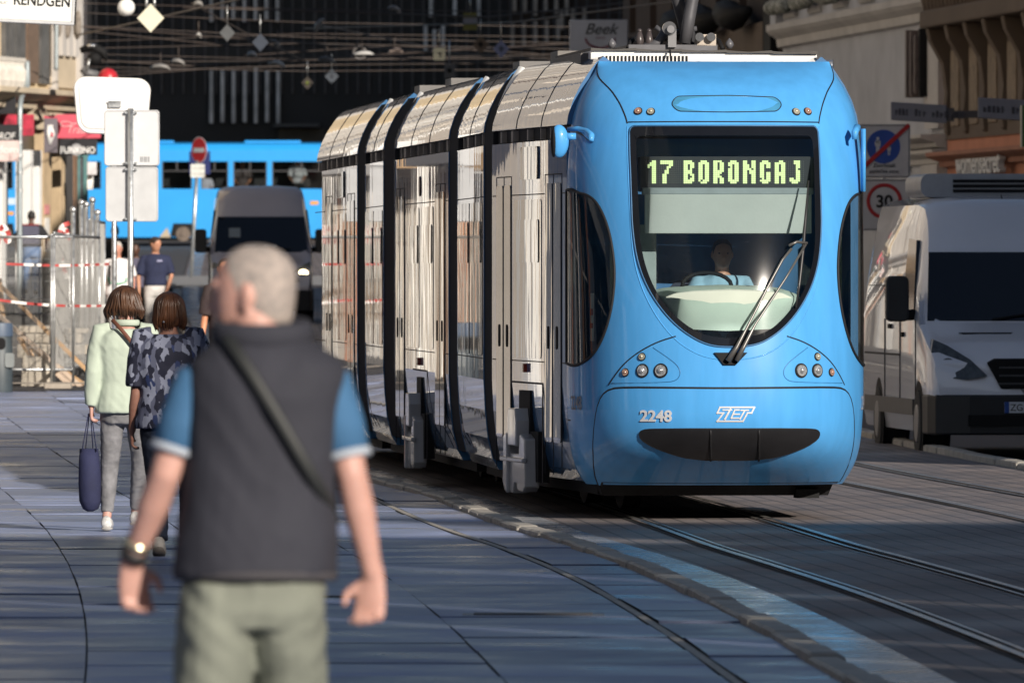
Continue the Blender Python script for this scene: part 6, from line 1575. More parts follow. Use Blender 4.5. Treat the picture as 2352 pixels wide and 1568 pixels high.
loft(bm, rg); bd = obj('mirror_back', bm, mat('moulded_white', (.86, .86, .84), .45, var=.02), sb, True, sharp=25)
bm = NB()
for k in range(4):
    lp = [(x, .012 - .004 * k, z) for x, z in taper(rrect(u0 + .07 + .025 * k, u1 - .07 - .025 * k, z0 + .07 + .025 * k, z1 - .07 - .025 * k, max(.02, .09 - .025 * k), 5))]; tube(bm, lp + [lp[0]], .003, 5)
obj('moulded_rib', bm, mat('rib_white', (.72, .72, .70), .5), bd, True)
u, z = L2(264, 241); bm = NB(); bbox(bm, u - .07, u + .07, -.05, .01, z - .03, z + .035); bbox(bm, u - .08, u + .08, -.06, -.05, z + .03, z + .045); obj('bracket', bm, STEEL, bd)
# no entry sign far up the road
Yn = 254.0; an = P(456, 345, Yn); gn = gz(Yn)
ne = empty('road_sign', (an.x, Yn, gn), 0, 'round red no entry sign with white bar and a small text plate', 'road sign')
pb = P(439, 622, Yn); pole(ne, pb.x - an.x, .06, -.02, an.z - gn - .25, .045, (an.x - pb.x) * .85)
hx = 17 / F * Yn; hz = 30 / F * Yn; zc_ = an.z - gn
face = empty('tmp', (0, 0, 0)); bpy.data.objects.remove(face)
rotn = Matrix.Translation((0, 0, zc_)) @ Matrix.Rotation(R(-52), 4, 'Z')
def ndisc(name, r, y, m, par): bm = NB(); disc(bm, (0, y, 0), (0, -1, 0), r, .004, 40); xform(bm, rotn); return obj(name, bm, m, par)
rd = ndisc('sign_plate', hz, .02, mat('sign_white', (.75, .75, .74), .4), ne); ndisc('red_disc', hz * .94, .015, mat('sign_red', (.62, .012, .015), .4), ne)
bm = NB(); bbox(bm, -hz * .68, hz * .68, .006, .010, -hz * .17, hz * .17); xform(bm, rotn); obj('white_bar', bm, mat('sign_white', (.75, .75, .74), .4), ne)
u0, u1 = (438 - 456) / F * Yn, (470 - 456) / F * Yn; z1, z0 = P(0, 377, Yn).z - gn, P(0, 408, Yn).z - gn
pt = obj('text_plate', plate_bm(u0, u1, z0, z1, .03, -.01, .01), mat('plate_cream', (.60, .60, .56), .5), ne)
bm = NB()
for z in (z1 - .10, z0 + .09):
    for q in range(5): bbox(bm, u0 + .06 + q * .06, u0 + .06 + q * .06 + random.uniform(.02, .045), -.014, -.010, z - .03, z + .03)
obj('plate_text', bm, mat('faded_ink', (.35, .35, .33), .6), pt)
# pedestrian zone end sign with 30 limit, behind the white van
Yz = 140.0; az = P(2030, 340, Yz); gq = gz(Yz)
zs = empty('road_sign', (az.x, Yz, gq), 0, 'end of pedestrian zone sign with red bar above a 30 limit plate', 'road sign')
def Lz(px, py): p = P(px, py, Yz); return p.x - az.x, p.z - gq
pole(zs, 0, .06, -.02, Lz(0, 286)[1], .034)
M_SW = mat('sign_face_white', (.46, .47, .49), .45, var=.05)
for i, (t, b) in enumerate(((285, 409), (411, 530))):
    u0, z1 = Lz(1972, t); u1, z0 = Lz(2091, b); pl = obj('sign_plate', plate_bm(u0, u1, z0, z1, .03, -.0, .02), M_SW, zs)
    lp = [(x, -.004, z) for x, z in rrect(u0 + .02, u1 - .02, z0 + .02, z1 - .02, .025)]; bm = NB(); tube(bm, lp + [lp[0]], .004, 5); obj('border_line', bm, BLACK, pl, True)
    if i == 0:
        cu, cz = Lz(2029, 337); r_ = 37 / F * Yz
        bm = NB(); disc(bm, (cu, -.001, cz), (0, -1, 0), r_ * 1.05, .003, 40); obj('blue_disc', bm, mat('sign_blue', (.015, .06, .32), .4), pl)
        M_PIC = mat('pictogram_white', (.5, .52, .55), .5)
        def fig(x, z, s):
            bm = NB(); disc(bm, (x, -.005, z + .82 * s), (0, -1, 0), .12 * s, .004, 16)
            for ol in ([(-.20, .66), (.20, .66), (.22, .58), (.22, .22), (.14, .22), (.14, .50), (-.14, .50), (-.14, .22), (-.22, .22), (-.22, .58)], [(-.14, .60), (.14, .60), (.16, .20), (-.18, .20)], [(-.14, .22), (-.02, .22), (-.02, -.35), (-.12, -.35)], [(.02, .22), (.14, .22), (.12, -.35), (.02, -.35)]): prism(bm, [(x + p * s, z + q * s) for p, q in ol], -.009, -.004)
            obj('pictogram', bm, M_PIC, pl)
        fig(cu - .075, cz - .03, .17); fig(cu + .075, cz - .075, .115)
        p0 = Lz(1978, 389); p1 = Lz(2088, 287); d = Vector((p1[0] - p0[0], 0, p1[1] - p0[1])).normalized(); n_ = Vector((-d.z, 0, d.x)) * .028
        bm = NB(); loft(bm, [[Vector((q[0], y, q[1])) + s * n_ for q, s in ((p0, 1), (p1, 1), (p1, -1), (p0, -1))] for y in (-.016, -.010)]); obj('red_bar', bm, mat('sign_dark_red', (.36, .01, .012), .4), pl)
        for tx, py in (('Završetak', 384), ('pješačke zone', 397)):
            bm = text_bm(tx, .075 if tx[0] == 'Z' else .068, .002); u_, z_ = Lz(2031, py); xform(bm, Matrix.Translation((u_, -.006, z_))); obj('lettering', bm, BLACK, pl)
    else:
        cu, cz = Lz(2031, 462); r_ = 37 / F * Yz; ring = [(cu + r_ * math.cos(2 * PI * q / 40), -.006, cz + r_ * math.sin(2 * PI * q / 40)) for q in range(41)]
        bm = NB(); tube(bm, ring, [(.024, .004)] * 41, 6, up=(1, 0, 0)); obj('red_ring', bm, mat('sign_dark_red', (.36, .01, .012), .4), pl)
        bm = text_bm('30', .23, .002, bold=.006); xform(bm, Matrix.Translation((cu, -.006, cz - .08))); obj('limit_number', bm, BLACK, pl)
# light box at top left
Yr = 112.0; ar = P(0, 20, Yr); 
lb = empty('shop_sign', (ar.x, Yr, ar.z), R(2), 'white light box sign reading RENDGEN at the top left corner', 'shop sign')
def Lr(px, py): p = P(px, py, Yr); return p.x - ar.x, p.z - ar.z
u1 = Lr(165, 0)[0]; z0 = Lr(0, 44)[1]; z1 = z0 + .62
bm = NB(); bbox(bm, -1.2, u1, 0, .22, z0, z1); obj('light_box', bm, mat('opal_white', (.84, .84, .80), .35, var=.03), lb, bevel=.012)
bm = NB(); bbox(bm, -1.21, u1 + .03, -.006, .23, z0 - .03, z0 - .0); bbox(bm, u1, u1 + .03, -.006, .23, z0, z1); obj('frame', bm, GREY_AL, lb, bevel=.004); bm = NB(); bbox(bm, u1 + .03, u1 + .045, .02, .22, z0 - .02, z1); obj('end_cap', bm, BLACK, lb)
lb.rotation_euler.y = R(2.6)
bm = text_bm('RENDGEN', .165, .003, align='LEFT', squeeze=.80, bold=.002); u, z = Lr(30, 9); xform(bm, Matrix.Translation((u, -.006, z)) @ Matrix.Rotation(R(0), 4, 'Y')); 
zz = Lr(0, 15)[1]; 
obj('lettering', bm, BLACK, lb)
bm = text_bm('R LAUC', .05, .002, align='RIGHT'); u, z = Lr(18, 9); xform(bm, Matrix.Translation((u, -.006, z))); obj('lettering', bm, mat('grey_print', (.35, .35, .35), .6), lb)
bm = NB(); tube(bm, [(-1.2, .1, z1 - .1), (-4.2, .1, z1 - .1)], .03, 8); tube(bm, [(-1.2, .1, z0 + .1), (-4.2, .1, z0 + .1)], .03, 8); obj('bracket', bm, STEEL, lb, True)
# shop signs of the corner house, set square to the street
def flat_sign(label, px0, px1, t, b, Yq, m, dz=.10, extra=None):
    a_ = P(px0, t, Yq); c_ = P(px1, b, Yq)
    o = empty('shop_sign', (a_.x, Yq, c_.z), 0, label, 'shop sign')
    w_, h_ = c_.x - a_.x, a_.z - c_.z
    bm = NB(); bbox(bm, 0, w_, 0, dz, 0, h_); obj('panel', bm, m, o, bevel=.01)
    s_ = F / Yq
    if extra: extra(o, w_, h_, lambda px: (px - px0) / s_, lambda py: h_ - (py - t) / s_)
    return o
def letters(s, size, x, z, m, sq=1, sh_=0, bold=0, y=-.012, align='LEFT'):
    def f(o, w_, h_, X, Z): bm = text_bm(s, size, .004, align=align, squeeze=sq, shear=sh_, bold=bold); xform(bm, Matrix.Translation((X(x), y, Z(z)))); obj('lettering', bm, m, o)
    return f
M_LW = mat('letter_white', (.75, .75, .74), .5)
def pinkx(o, w_, h_, X, Z):
    letters('Trau', .22, 152, 306, mat('letter_pinkish', (.72, .45, .47), .5), .9, .3)(o, w_, h_, X, Z)
    bm = NB(); pts_ = [(X(143) + .14 * math.cos(t) * (1 if math.cos(t) > 0 else .6) + .05, -.010, Z(285) + .05 * math.sin(t)) for t in [2 * PI * q / 20 for q in range(21)]]
    tube(bm, pts_ + [(X(180), -.01, Z(283))], .010, 6); obj('flourish', bm, mat('letter_pinkish', (.72, .45, .47), .5), o, True)
flat_sign('coral red shop sign with white script beside the round-cornered white sign', 130, 231, 263, 318, 211.2, mat('coral_red', (.62, .085, .13), .5, var=.05), extra=pinkx)
def funx(o, w_, h_, X, Z):
    letters('FUNKINO', .185, 138, 352, M_LW, .86, 0, .004)(o, w_, h_, X, Z)
    bm = NB(); disc(bm, (X(176), -.002, Z(344)), (0, -1, 0), .12, .003, 24); obj('emblem_disc', bm, mat('letter_white_b', (.30, .30, .31), .5, var=.4, scale=12), o)
flat_sign('black shop sign with white FUNKINO letters below the coral red sign', 136, 223, 320, 356, 210.6, mat('sign_black', (.018, .018, .022), .4, var=.2), extra=funx)
def blade(o, w_, h_, X, Z):
    bm = NB(); bbox(bm, 0, w_, -.008, -.001, h_ * .93, h_); obj('red_top', bm, mat('coral_red', (.62, .085, .13), .5), o)
    bm = NB(); tube(bm, [(w_ * .42, -.012, h_ * .75), (w_ * .5, -.012, h_ * .5), (w_ * .45, -.012, h_ * .22)], [(.05, .006), (.09, .006), (.02, .006)], 8, up=(1, 0, 0)); tube(bm, [(w_ * .6, -.012, h_ * .75), (w_ * .55, -.012, h_ * .5)], .02, 6); obj('figure', bm, M_LW, o, True)
    bm = NB(); tube(bm, [(w_ * .6, -.014, h_ * .55), (w_ * .58, -.014, h_ * .42)], .03, 6); obj('red_mark', bm, mat('coral_red', (.62, .085, .13), .5), o, True)
flat_sign('tall grey and mauve hanging sign with a white figure between buff pillars', 101, 132, 266, 351, 209.6, mat('mauve_grey', (.15, .13, .15), .5, var=.25, scale=1.5), extra=blade)
flat_sign('black fascia sign ending in a white letter E at the left edge', -40, 37, 206, 262, 207.2, mat('sign_black', (.018, .018, .022), .4), extra=letters('E', .17, 0, 235, M_LW))
flat_sign('red backed shop window strip at the left edge behind the drain pipe', -40, 78, 263, 312, 207.9, mat('window_red', (.42, .03, .06), .4, var=.7, scale=5), extra=None)
flat_sign('black shop sign with white handwriting PROF at the left edge', -60, 45, 286, 325, 207.0, mat('sign_black', (.018, .018, .022), .4), extra=letters('PROF', .19, -14, 320, M_LW, .9, .2))
flat_sign('pale pink shop sign reading dom at the left edge', -60, 43, 323, 371, 206.8, mat('pale_pink', (.70, .54, .52), .5), extra=letters('dom', .20, -8, 352, mat('letter_cream', (.80, .74, .72), .5), 1.2, 0, .006))
flat_sign('small blue and white notice board hanging in front of the far tram', 200, 222, 372, 402, 211.4, mat('notice_bw', (.62, .60, .62), .5, var=.3, scale=3), .05)
o = flat_sign('white banner on a stand in front of the left window of the far tram', 200, 214, 404, 436, 211.6, WHITE, .05)
# teal glass display case at the corner
k0 = P(174, 360, 214.5); k1 = P(202, 360, 214.5); zk = gz(214.5)
kc = empty('glass_case', (k0.x, 214.5, zk), 0, 'teal edged glass display case at the corner of the shop arcade', 'display case')
bm = NB(); w_ = k1.x - k0.x
for x in (0, w_ * .62): bbox(bm, x, x + .09, 0, .09, 0, k0.z - zk)
bbox(bm, 0, w_, .0, .5, k0.z - zk, k0.z - zk + .08); bbox(bm, 0, w_, 0, .5, 0, .08); obj('frame', bm, mat('teal_frame', (.10, .22, .22), .4, var=.15), kc)
bm = NB(); bbox(bm, .09, w_ * .62, .03, .05, .08, k0.z - zk); obj('glass_panel', bm, mat('smoked_glass', (.10, .10, .11), .1), kc)
bm = NB(); bbox(bm, w_ * .62 + .09, w_, .03, .05, .08, k0.z - zk); obj('glass_panel', bm, mat('teal_glass', (.13, .24, .26), .1), kc)
# grey hanging signs on the right, green sign edge, projecting sign, dimensional letters
def hang(label, px0, px1, t, b, Yq, skewz, brk, rows):
    a_ = P(px0, t, Yq); c_ = P(px1, b, Yq); o = empty('hanging_sign', (a_.x, Yq, c_.z), R(-3), label, 'hanging sign'); w_, h_ = c_.x - a_.x, a_.z - c_.z - skewz
    ol = [(0, 0, 0)] ; bm = NB()
    loft(bm, [[(0, y, skewz), (w_, y, 0), (w_, y, h_), (0, y, h_ + skewz)] for y in (0, .12)]); pn = obj('panel', bm, mat('sign_slate', (.155, .17, .215), .45, var=.08), o, bevel=.01)
    x = w_ * .08
    for n_ in rows:
        bm = NB()
        for q in range(n_):
            ww = random.uniform(.025, .05); hh = random.uniform(.07, .10); zb_ = h_ * .45 + skewz * (1 - x / w_) - .04
            bbox(bm, x, x + ww * .6, -.006, -.001, zb_, zb_ + hh); bbox(bm, x, x + ww, -.006, -.001, zb_ + hh * random.choice((0, .45, .8)), zb_ + hh * random.choice((.2, .6, 1)) + .015); x += ww + .018
        x += .07
        obj('lettering', bm, mat('slate_ink', (.06, .065, .085), .6), pn)
    if brk: bm = NB(); bbox(bm, w_, w_ + .11, .02, .12, h_ * .12, h_ * .85); bbox(bm, w_ + .11, w_ + .9, .04, .10, h_ * .3, h_ * .7); obj('bracket', bm, mat('sign_bracket', (.06, .06, .07), .6), o)
    else: bm = NB(); bbox(bm, w_, w_ + 1.2, .04, .10, h_ * .3, h_ * .7); obj('bracket', bm, BLACK, o)
hang('slate grey hanging sign beside the terracotta corner', 2046, 2174, 234, 284, 150, .05, True, (4, 3, 8))
hang('slate grey hanging sign at the right edge over the shop letters', 2246, 2400, 224, 280, 138, .05, False, (5, 3, 6))
a_ = P(2345, 242, 132); o = empty('hanging_sign', (a_.x, 132, P(0, 338, 132).z), 0, 'green sign box with pale edge at the right side of the picture', 'hanging sign'); bm = NB(); h_ = a_.z - P(0, 338, 132).z; bbox(bm, .02, .7, 0, .2, 0, h_); obj('panel', bm, mat('leaf_green', (.045, .14, .015), .5), o); bm = NB(); bbox(bm, 0, .02, -.01, .2, 0, h_); obj('pale_edge', bm, mat('pale_edge', (.45, .45, .35), .5), o); bm = NB(); bbox(bm, .7, 2.2, .06, .14, h_ * .4, h_ * .5); obj('bracket', bm, BLACK, o)
Yk = 205.0; a_ = P(1308, 46, Yk); c_ = P(1442, 128, Yk); o = empty('hanging_sign', (a_.x, Yk, c_.z), 0, 'pale square sign with dark script Beek over a red arc, beyond the tram roof', 'hanging sign'); w_, h_ = c_.x - a_.x, a_.z - c_.z
bm = NB(); bbox(bm, 0, w_, 0, .15, 0, h_); pn = obj('panel', bm, mat('lilac_white', (.42, .44, .50), .5, var=.12, scale=1.2), o, bevel=.02)
bm = text_bm('Beek', .30, .003, squeeze=1.05, shear=.35, bold=.004); xform(bm, Matrix.Translation((w_ * .53, -.006, h_ * .60))); obj('lettering', bm, mat('sign_ink', (.05, .055, .06), .6), pn)
bm = NB(); tube(bm, [(w_ * .53 + .29 * math.cos(t), -.006, h_ * .50 + .20 * math.sin(t)) for t in [PI + PI * q / 14 for q in range(15)]], [(.006, .004)] + [(.022, .004)] * 13 + [(.006, .004)], 6, up=(0, 0, 1)); obj('red_arc', bm, mat('sign_wine', (.16, .03, .05), .6), pn, True)
bm = text_bm('ovca', .10, .003); xform(bm, Matrix.Translation((w_ * .53, -.006, h_ * .46))); obj('lettering', bm, mat('sign_wine', (.16, .03, .05), .6), pn)
bm = text_bm('HRANA', .08, .003, align='LEFT'); xform(bm, Matrix.Translation((w_ * .08, -.006, h_ * .06))); obj('lettering', bm, mat('sign_ink', (.05, .055, .06), .6), pn)
bm = NB(); bbox(bm, w_, w_ + 1.3, .05, .12, h_ * .4, h_ * .5); obj('bracket', bm, BLACK, o)
# dimensional shop letters on the terracotta wall
u0, zl = tuz(2234, 398); u1, _z = tuz(2336, 398); zt = tuz(2285, 340)[1]; zl2 = tuz(2285, 398)[1]
bm = text_bm('womensecret', (zt - zl2) * 1.30, .05, align='LEFT', bold=.008)
w_ = max(v.co.x for v in bm.verts) - min(v.co.x for v in bm.verts); xform(bm, Matrix.Diagonal(((u1 - u0) / w_, 1, 1, 1)))
M4 = Matrix.Translation(tr_.location) @ Matrix.Rotation(tr_.rotation_euler.z, 4, 'Z') @ Matrix.Translation((u0, -.22, zl2))
xform(bm, Matrix.Translation((0, 0, 0))); lt = obj('shop_lettering', bm, mat('letter_steel', (.55, .56, .58), .4, metal=.1), None); lt.matrix_world = M4; lt.location = M4.to_translation(); lt.rotation_euler = (0, 0, tr_.rotation_euler.z)
tag(lt, 'raised grey letters womensecret on the terracotta wall above the white van', 'shop sign')

# ================================================================== CONSTRUCTION FENCE AND SITE
def fence_panel(label, pa, pb, n_bar, foot=True, top=None, hbars=(0, 1), rad=.019):
    """pa,pb = (px, Y, ztop above ground); mesh panel between two posts"""
    a_ = Vector(((pa[0] - 1176) / F * pa[1], pa[1], gz(pa[1]))); b_ = Vector(((pb[0] - 1176) / F * pb[1], pb[1], gz(pb[1])))
    L = (b_ - a_).length; ang = math.atan2((b_ - a_).y, (b_ - a_).x)
    o = empty('mesh_fence', a_, ang, label, 'fence panel', 'wire mesh fence panels round the roadworks')
    h = pa[2]; zb_ = .22
    bm = NB()
    for x in (0, L): tube(bm, [(x, 0, .05), (x, 0, h)], rad, 10)
    for z in (zb_, h): tube(bm, [(0, 0, z), (L, 0, z)], rad, 10)
    obj('frame', bm, STEEL, o, True)
    bm = NB()
    for k in range(1, n_bar): x = L * k / n_bar; box(bm, (x, 0, (zb_ + h) / 2), (.006, .006, h - zb_))
    for k in range(1, 6): z = zb_ + (h - zb_) * k / 6; box(bm, (L / 2, .006, z), (L, .006, .006))
    obj('wire_mesh', bm, mat('mesh_zinc', (.42, .42, .41), .45, metal=.6, var=.2, scale=8), o)
    return o
fence_panel('mesh fence panel facing the street at the left edge in front of the leaning planks', (-150, 140.5, 2.0), (168, 140.2, 2.02), 74)
fence_panel('mesh fence panel running away behind the trash bin corner', (124, 140.0, 2.06), (160, 152, 2.0), 60)
fence_panel('mesh fence panel beside the woman in pale green, seen edge on', (118, 139.6, 2.03), (228, 150, 2.0), 64)
fence_panel('mesh fence panel behind the others with the tall loose posts', (205, 150.3, 2.2), (240, 160, 2.25), 60)
# stacked spare posts at the corner
for i, (px, Yq, hh, lab) in enumerate(((168, 147, 2.35, 'steel fence post rising just right of the red and white tape'), (187, 148, 2.45, 'steel fence post second from the tape, with a bright cap'), (198, 149, 2.42, 'steel fence post in the middle of the cluster by the sign poles'), (212, 150, 2.48, 'thick steel fence post second from the sign poles'), (224, 151, 2.30, 'steel fence post of the cluster nearest the sign poles'))):
    x = (px - 1176) / F * Yq; bm = NB(); tube(bm, [(x, Yq, gz(Yq)), (x, Yq, gz(Yq) + hh)], .035, 12); po_ = obj('fence_post', bm, STEEL, None, True); tag(po_, lab, 'post', 'spare fence posts standing in a cluster')
    bm = NB(); ball(bm, (x, Yq, gz(Yq) + hh), (.05, .05, .05)); obj('post_cap', bm, STEEL, po_, True)
def block(label, px0, px1, t, b, Yq, dy, m, hole=False):
    a_ = P(px0, t, Yq); c_ = P(px1, b, Yq); o = empty('concrete_block', ((a_.x + c_.x) / 2, Yq, c_.z), 0, label, 'concrete block')
    w_ = c_.x - a_.x; h_ = a_.z - c_.z; bm = NB()
    if hole: prism(bm, [(-w_ / 2, 0), (-w_ * .1, 0), (-w_ * .1, h_ * .35), (w_ * .12, h_ * .35), (w_ * .12, 0), (w_ / 2, 0), (w_ / 2, h_ * .9), (w_ * .4, h_), (-w_ * .42, h_), (-w_ / 2, h_ * .92)], 0, dy)
    else: bbox(bm, -w_ / 2, w_ / 2, 0, dy, 0, h_)
    obj('block', bm, m, o, bevel=.015); return o
M_CB = mat('rough_concrete', (.36, .32, .27), .9, var=.25, scale=6, bump=.6, bscale=22)
block('concrete fence foot with a square notch under the fence corner', 172 * .588 + 0, 276 * .588, 878, 914, 139.3, .5, M_CB, True)
block('pale concrete kerb slab lying under the trash bin', -30, 50, 908, 940, 138.6, .4, M_CB)
block('broken pale concrete slabs behind the fence below the planks', 275 * .588, 330 * .588, 876, 906, 141.6, .4, mat('pale_concrete', (.45, .40, .33), .9, var=.2, scale=5))
# white-grey sack of rubble covers, low wall of stone
Yw = 141.8
def quadrock(label, pxs, Yq, m, dy=.5, cat='tarpaulin', nm='tarpaulin'):
    a0 = P(pxs[0][0], pxs[0][1], Yq); bm = NB(); pts_ = [P(x, y, Yq) for x, y in pxs]
    rg = [[p + Vector((0, q * dy + .03 * math.sin(i * 2.3 + q * 3), 0)) for i, p in enumerate(pts_)] for q in (0, .5, 1)]
    loft(bm, rg); o = obj(nm, bm, m, None); tag(o, label, cat); return o
quadrock('pale folded tarpaulin hanging behind the trash bin below the planks', smooth_pl([(50, 818), (66, 817), (90, 820), (120, 820), (121, 850), (119, 918), (90, 920), (58, 918), (46, 910), (50, 880)], 1, True), 140.9, mat('tarp_pale', (.55, .50, .42), .8, var=.2, scale=2, stretch=(6, 1, 1), bump=.8, bscale=8))
for (pxs, lab) in ((((48, 760), (150, 765), (295 * .588 + 120, 768), (300, 775), (300, 790), (48, 785)), 'flat stone slab ledge behind the fence'),):
    pass
bm = NB(); Yq = 147.0
a_ = P(40, 745, Yq); c_ = P(202, 822, Yq); oo = empty('stone_slabs', (a_.x, Yq, c_.z), 0, 'stack of sawn stone slabs behind the fence', 'stone slabs'); w_ = c_.x - a_.x; h_ = a_.z - c_.z
for k, (x0, x1, z0, z1, y) in enumerate(((0, .75, 0, .42, 0), (.1, .9, .44, .72, .15), (.35, 1.0, .1, .40, -.2), (.0, .5, .74, .95, .3), (.55, .98, .73, .88, .2))):
    bm = NB(); bbox(bm, w_ * x0, w_ * x1, y, y + .8, h_ * z0, h_ * z1); obj('slab', bm, mat('sawn_stone', (.40, .36, .30), .85, var=.2, scale=4), oo, bevel=.02)
strip('site_platform', lambda y: -11.5, lambda y: -8.6, .32, 205.8, 208.8, M_CB, 1)
# leaning planks and boards
M_WOOD = mat('raw_timber', (.50, .30, .15), .75, var=.3, scale=5, stretch=(8, 8, 1), col2=(.62, .42, .24)); M_WOODP = mat('pale_timber', (.58, .46, .36), .75, var=.25, scale=5, stretch=(8, 8, 1))
def plank(label, p0, p1, Yq, w, m, dy=0):
    a_ = P(*p0, Yq); b_ = P(*p1, Yq + dy); d = (b_ - a_); L = d.length; bm = NB(); box(bm, (0, 0, L / 2), (w, .045, L)); o = obj('plank', bm, m, None, bevel=.005)
    q = d.to_track_quat('Z', 'Y'); o.rotation_mode = 'QUATERNION'; o.rotation_quaternion = q; o.location = a_; tag(o, label, 'plank', 'timber planks leaning behind the fence')
plank('long orange brown plank from upper left to the fence foot', (238, 887), (0, 655), 141.0, .09, M_WOOD, .3)
plank('pale grey plank crossing left of the long orange brown plank', (186, 888), (-6, 720), 140.8, .10, M_WOODP, .3)
plank('short raw plank end beside the trash bin', (94, 850), (44, 775), 141.2, .09, M_WOOD, .2)
plank('wide brown board lying low behind the trash bin', (190, 882), (60, 790), 141.5, .16, M_WOOD, .2)
plank('raw board standing upright at the left edge', (6, 735), (-2, 640), 141.4, .07, M_WOOD, .1)
plank('flat raw board with nail stubs at the bottom of the planks', (170, 890), (112, 838), 141.3, .22, M_WOODP, .1)
# hazard tapes
def tape(label, pts_, Yq, n=14, w=.034):
    ps = [P(x, y, Yq + d) for x, y, d in pts_]; ps = [Vector(p) for p in smooth_pl([tuple(p) for p in ps], 2)]
    tot = [0]
    for a_, b_ in zip(ps, ps[1:]): tot.append(tot[-1] + (b_ - a_).length)
    br = NB(); N = max(len(ps) * 2, n * 4)
    def at(s):
        for i in range(len(ps) - 1):
            if s <= tot[i + 1] + 1e-9: t = (s - tot[i]) / max(1e-6, tot[i + 1] - tot[i]); return ps[i].lerp(ps[i + 1], t), (ps[i + 1] - ps[i]).normalized()
        return ps[-1], (ps[-1] - ps[-2]).normalized()
    rings = []
    for i in range(N + 1):
        p0, d0 = at(tot[-1] * i / N); n0 = Vector((-d0.z, 0, d0.x)).normalized() * w / 2; y_ = Vector((0, .01 * math.sin(i) , 0)); th = Vector((0, .002, 0))
        rings.append([p0 - n0 + y_, p0 + n0 + y_, p0 + n0 + y_ + th, p0 - n0 + y_ + th])
    rv = [[br.verts.new(p) for p in r_] for r_ in rings]
    for i in range(N):
        for k in range(4):
            f = br.faces.new((rv[i][k], rv[i][(k + 1) % 4], rv[i + 1][(k + 1) % 4], rv[i + 1][k])); f.material_index = (i * n // N) % 2
    o = obj('hazard_tape', br, mat('tape_red', (.45, .06, .055), .6), None); o.data.materials.append(WHITE); tag(o, label, 'tape', 'red and white barrier tapes')
tape('barrier tape stretched along the upper part of the fence', [(14, 606, 0), (90, 609, 0), (165, 610, 0), (262, 606, 2)], 140.0, 12)
tape('barrier tape stretched along the lower part of the fence', [(-10, 688, 0), (60, 697, 0), (150, 703, 0), (268, 702, 2)], 140.0, 14)
tape('knotted barrier tape hanging at the post cluster', [(160, 512, 0), (138, 520, 0), (135, 560, 0), (140, 600, 0), (155, 640, 0)], 146.0, 10, .06)
tape('looped barrier tape hanging near the fence corner', [(142, 540, 0), (152, 520, 0), (158, 552, 0)], 146.2, 5, .05)
tape('barrier tape loop at the left edge of the picture', [(-5, 560, 0), (4, 516, 0), (14, 524, 0), (24, 548, 0), (16, 560, 0), (6, 530, 0)], 143.0, 8, .06)
# weed tuft
bm = NB()
for k in range(60):
    c_ = P(137 + random.uniform(-6, 8), 908, 139.6); h_ = random.uniform(.05, .2); a1 = random.uniform(-.08, .08); bm.faces.new([bm.verts.new(c_ + Vector(q)) for q in ((-.008, 0, -.02), (.008, 0, -.02), (a1, random.uniform(-.05, .05), h_))])
tag(obj('weed', bm, mat('weed_green', (.07, .13, .03), .7, var=.4), None), 'small green weed growing by the notched concrete foot', 'plant')
# kerb edge slab under the fence
strip('site_kerb', lambda y: -30, lambda y: P(320, 0, 137).x, .10, 136.6, 137.6, M_CB, .5)
# trash bin on the left edge
Yt = 136.0; a_ = P(-5, 740, Yt); g_ = P(0, 905, Yt).z; tb_ = empty('litter_bin', (a_.x, Yt, g_), 0, 'dark grey litter bin with a blue lid at the left edge', 'litter bin'); h_ = P(0, 742, Yt).z - g_; w_ = 34 / F * Yt
bm = NB(); loft(bm, [[(x * s_, y * s_ * .8, z) for x, y in [(w_ * math.cos(q * PI / 12) * 1.0, w_ * math.sin(q * PI / 12)) for q in range(24)]] for z, s_ in ((0, .92), (.06, 1), (h_ - .30, 1.0), (h_ - .29, .96), (h_ - .17, .96))]); obj('body', bm, mat('bin_grey', (.045, .06, .07), .5, var=.15, scale=4), tb_, True, sharp=40)
bm = NB(); loft(bm, [[(x * s_, y * s_ * .8, z) for x, y in [(w_ * math.cos(q * PI / 12), w_ * math.sin(q * PI / 12)) for q in range(24)]] for z, s_ in ((h_ - .17, 1.03), (h_ - .04, 1.03), (h_, .97), (h_ + .01, .4))]); obj('lid', bm, mat('bin_lid', (.06, .09, .14), .5, var=.1), tb_, True, sharp=40)
bm = NB(); loft(bm, [[(x, -w_ * .8 - .004 + .0, z) for x, z in rrect(-w_ * .7, w_ * .55, h_ - .34, h_ - .19, .05)], [(x, -w_ * .7, z) for x, z in rrect(-w_ * .7, w_ * .55, h_ - .34, h_ - .19, .05)]]); obj('slot', bm, BLACK, tb_)
bm = NB(); loft(bm, [[(x + w_ * .62, -w_ * .72 - .01, z) for x, z in rrect(-.02, .10, h_ * .38, h_ * .58, .03)], [(x + w_ * .62, -w_ * .55, z) for x, z in rrect(-.02, .10, h_ * .38, h_ * .58, .03)]]); obj('label_patch', bm, mat('bin_patch', (.20, .22, .22), .5), tb_)

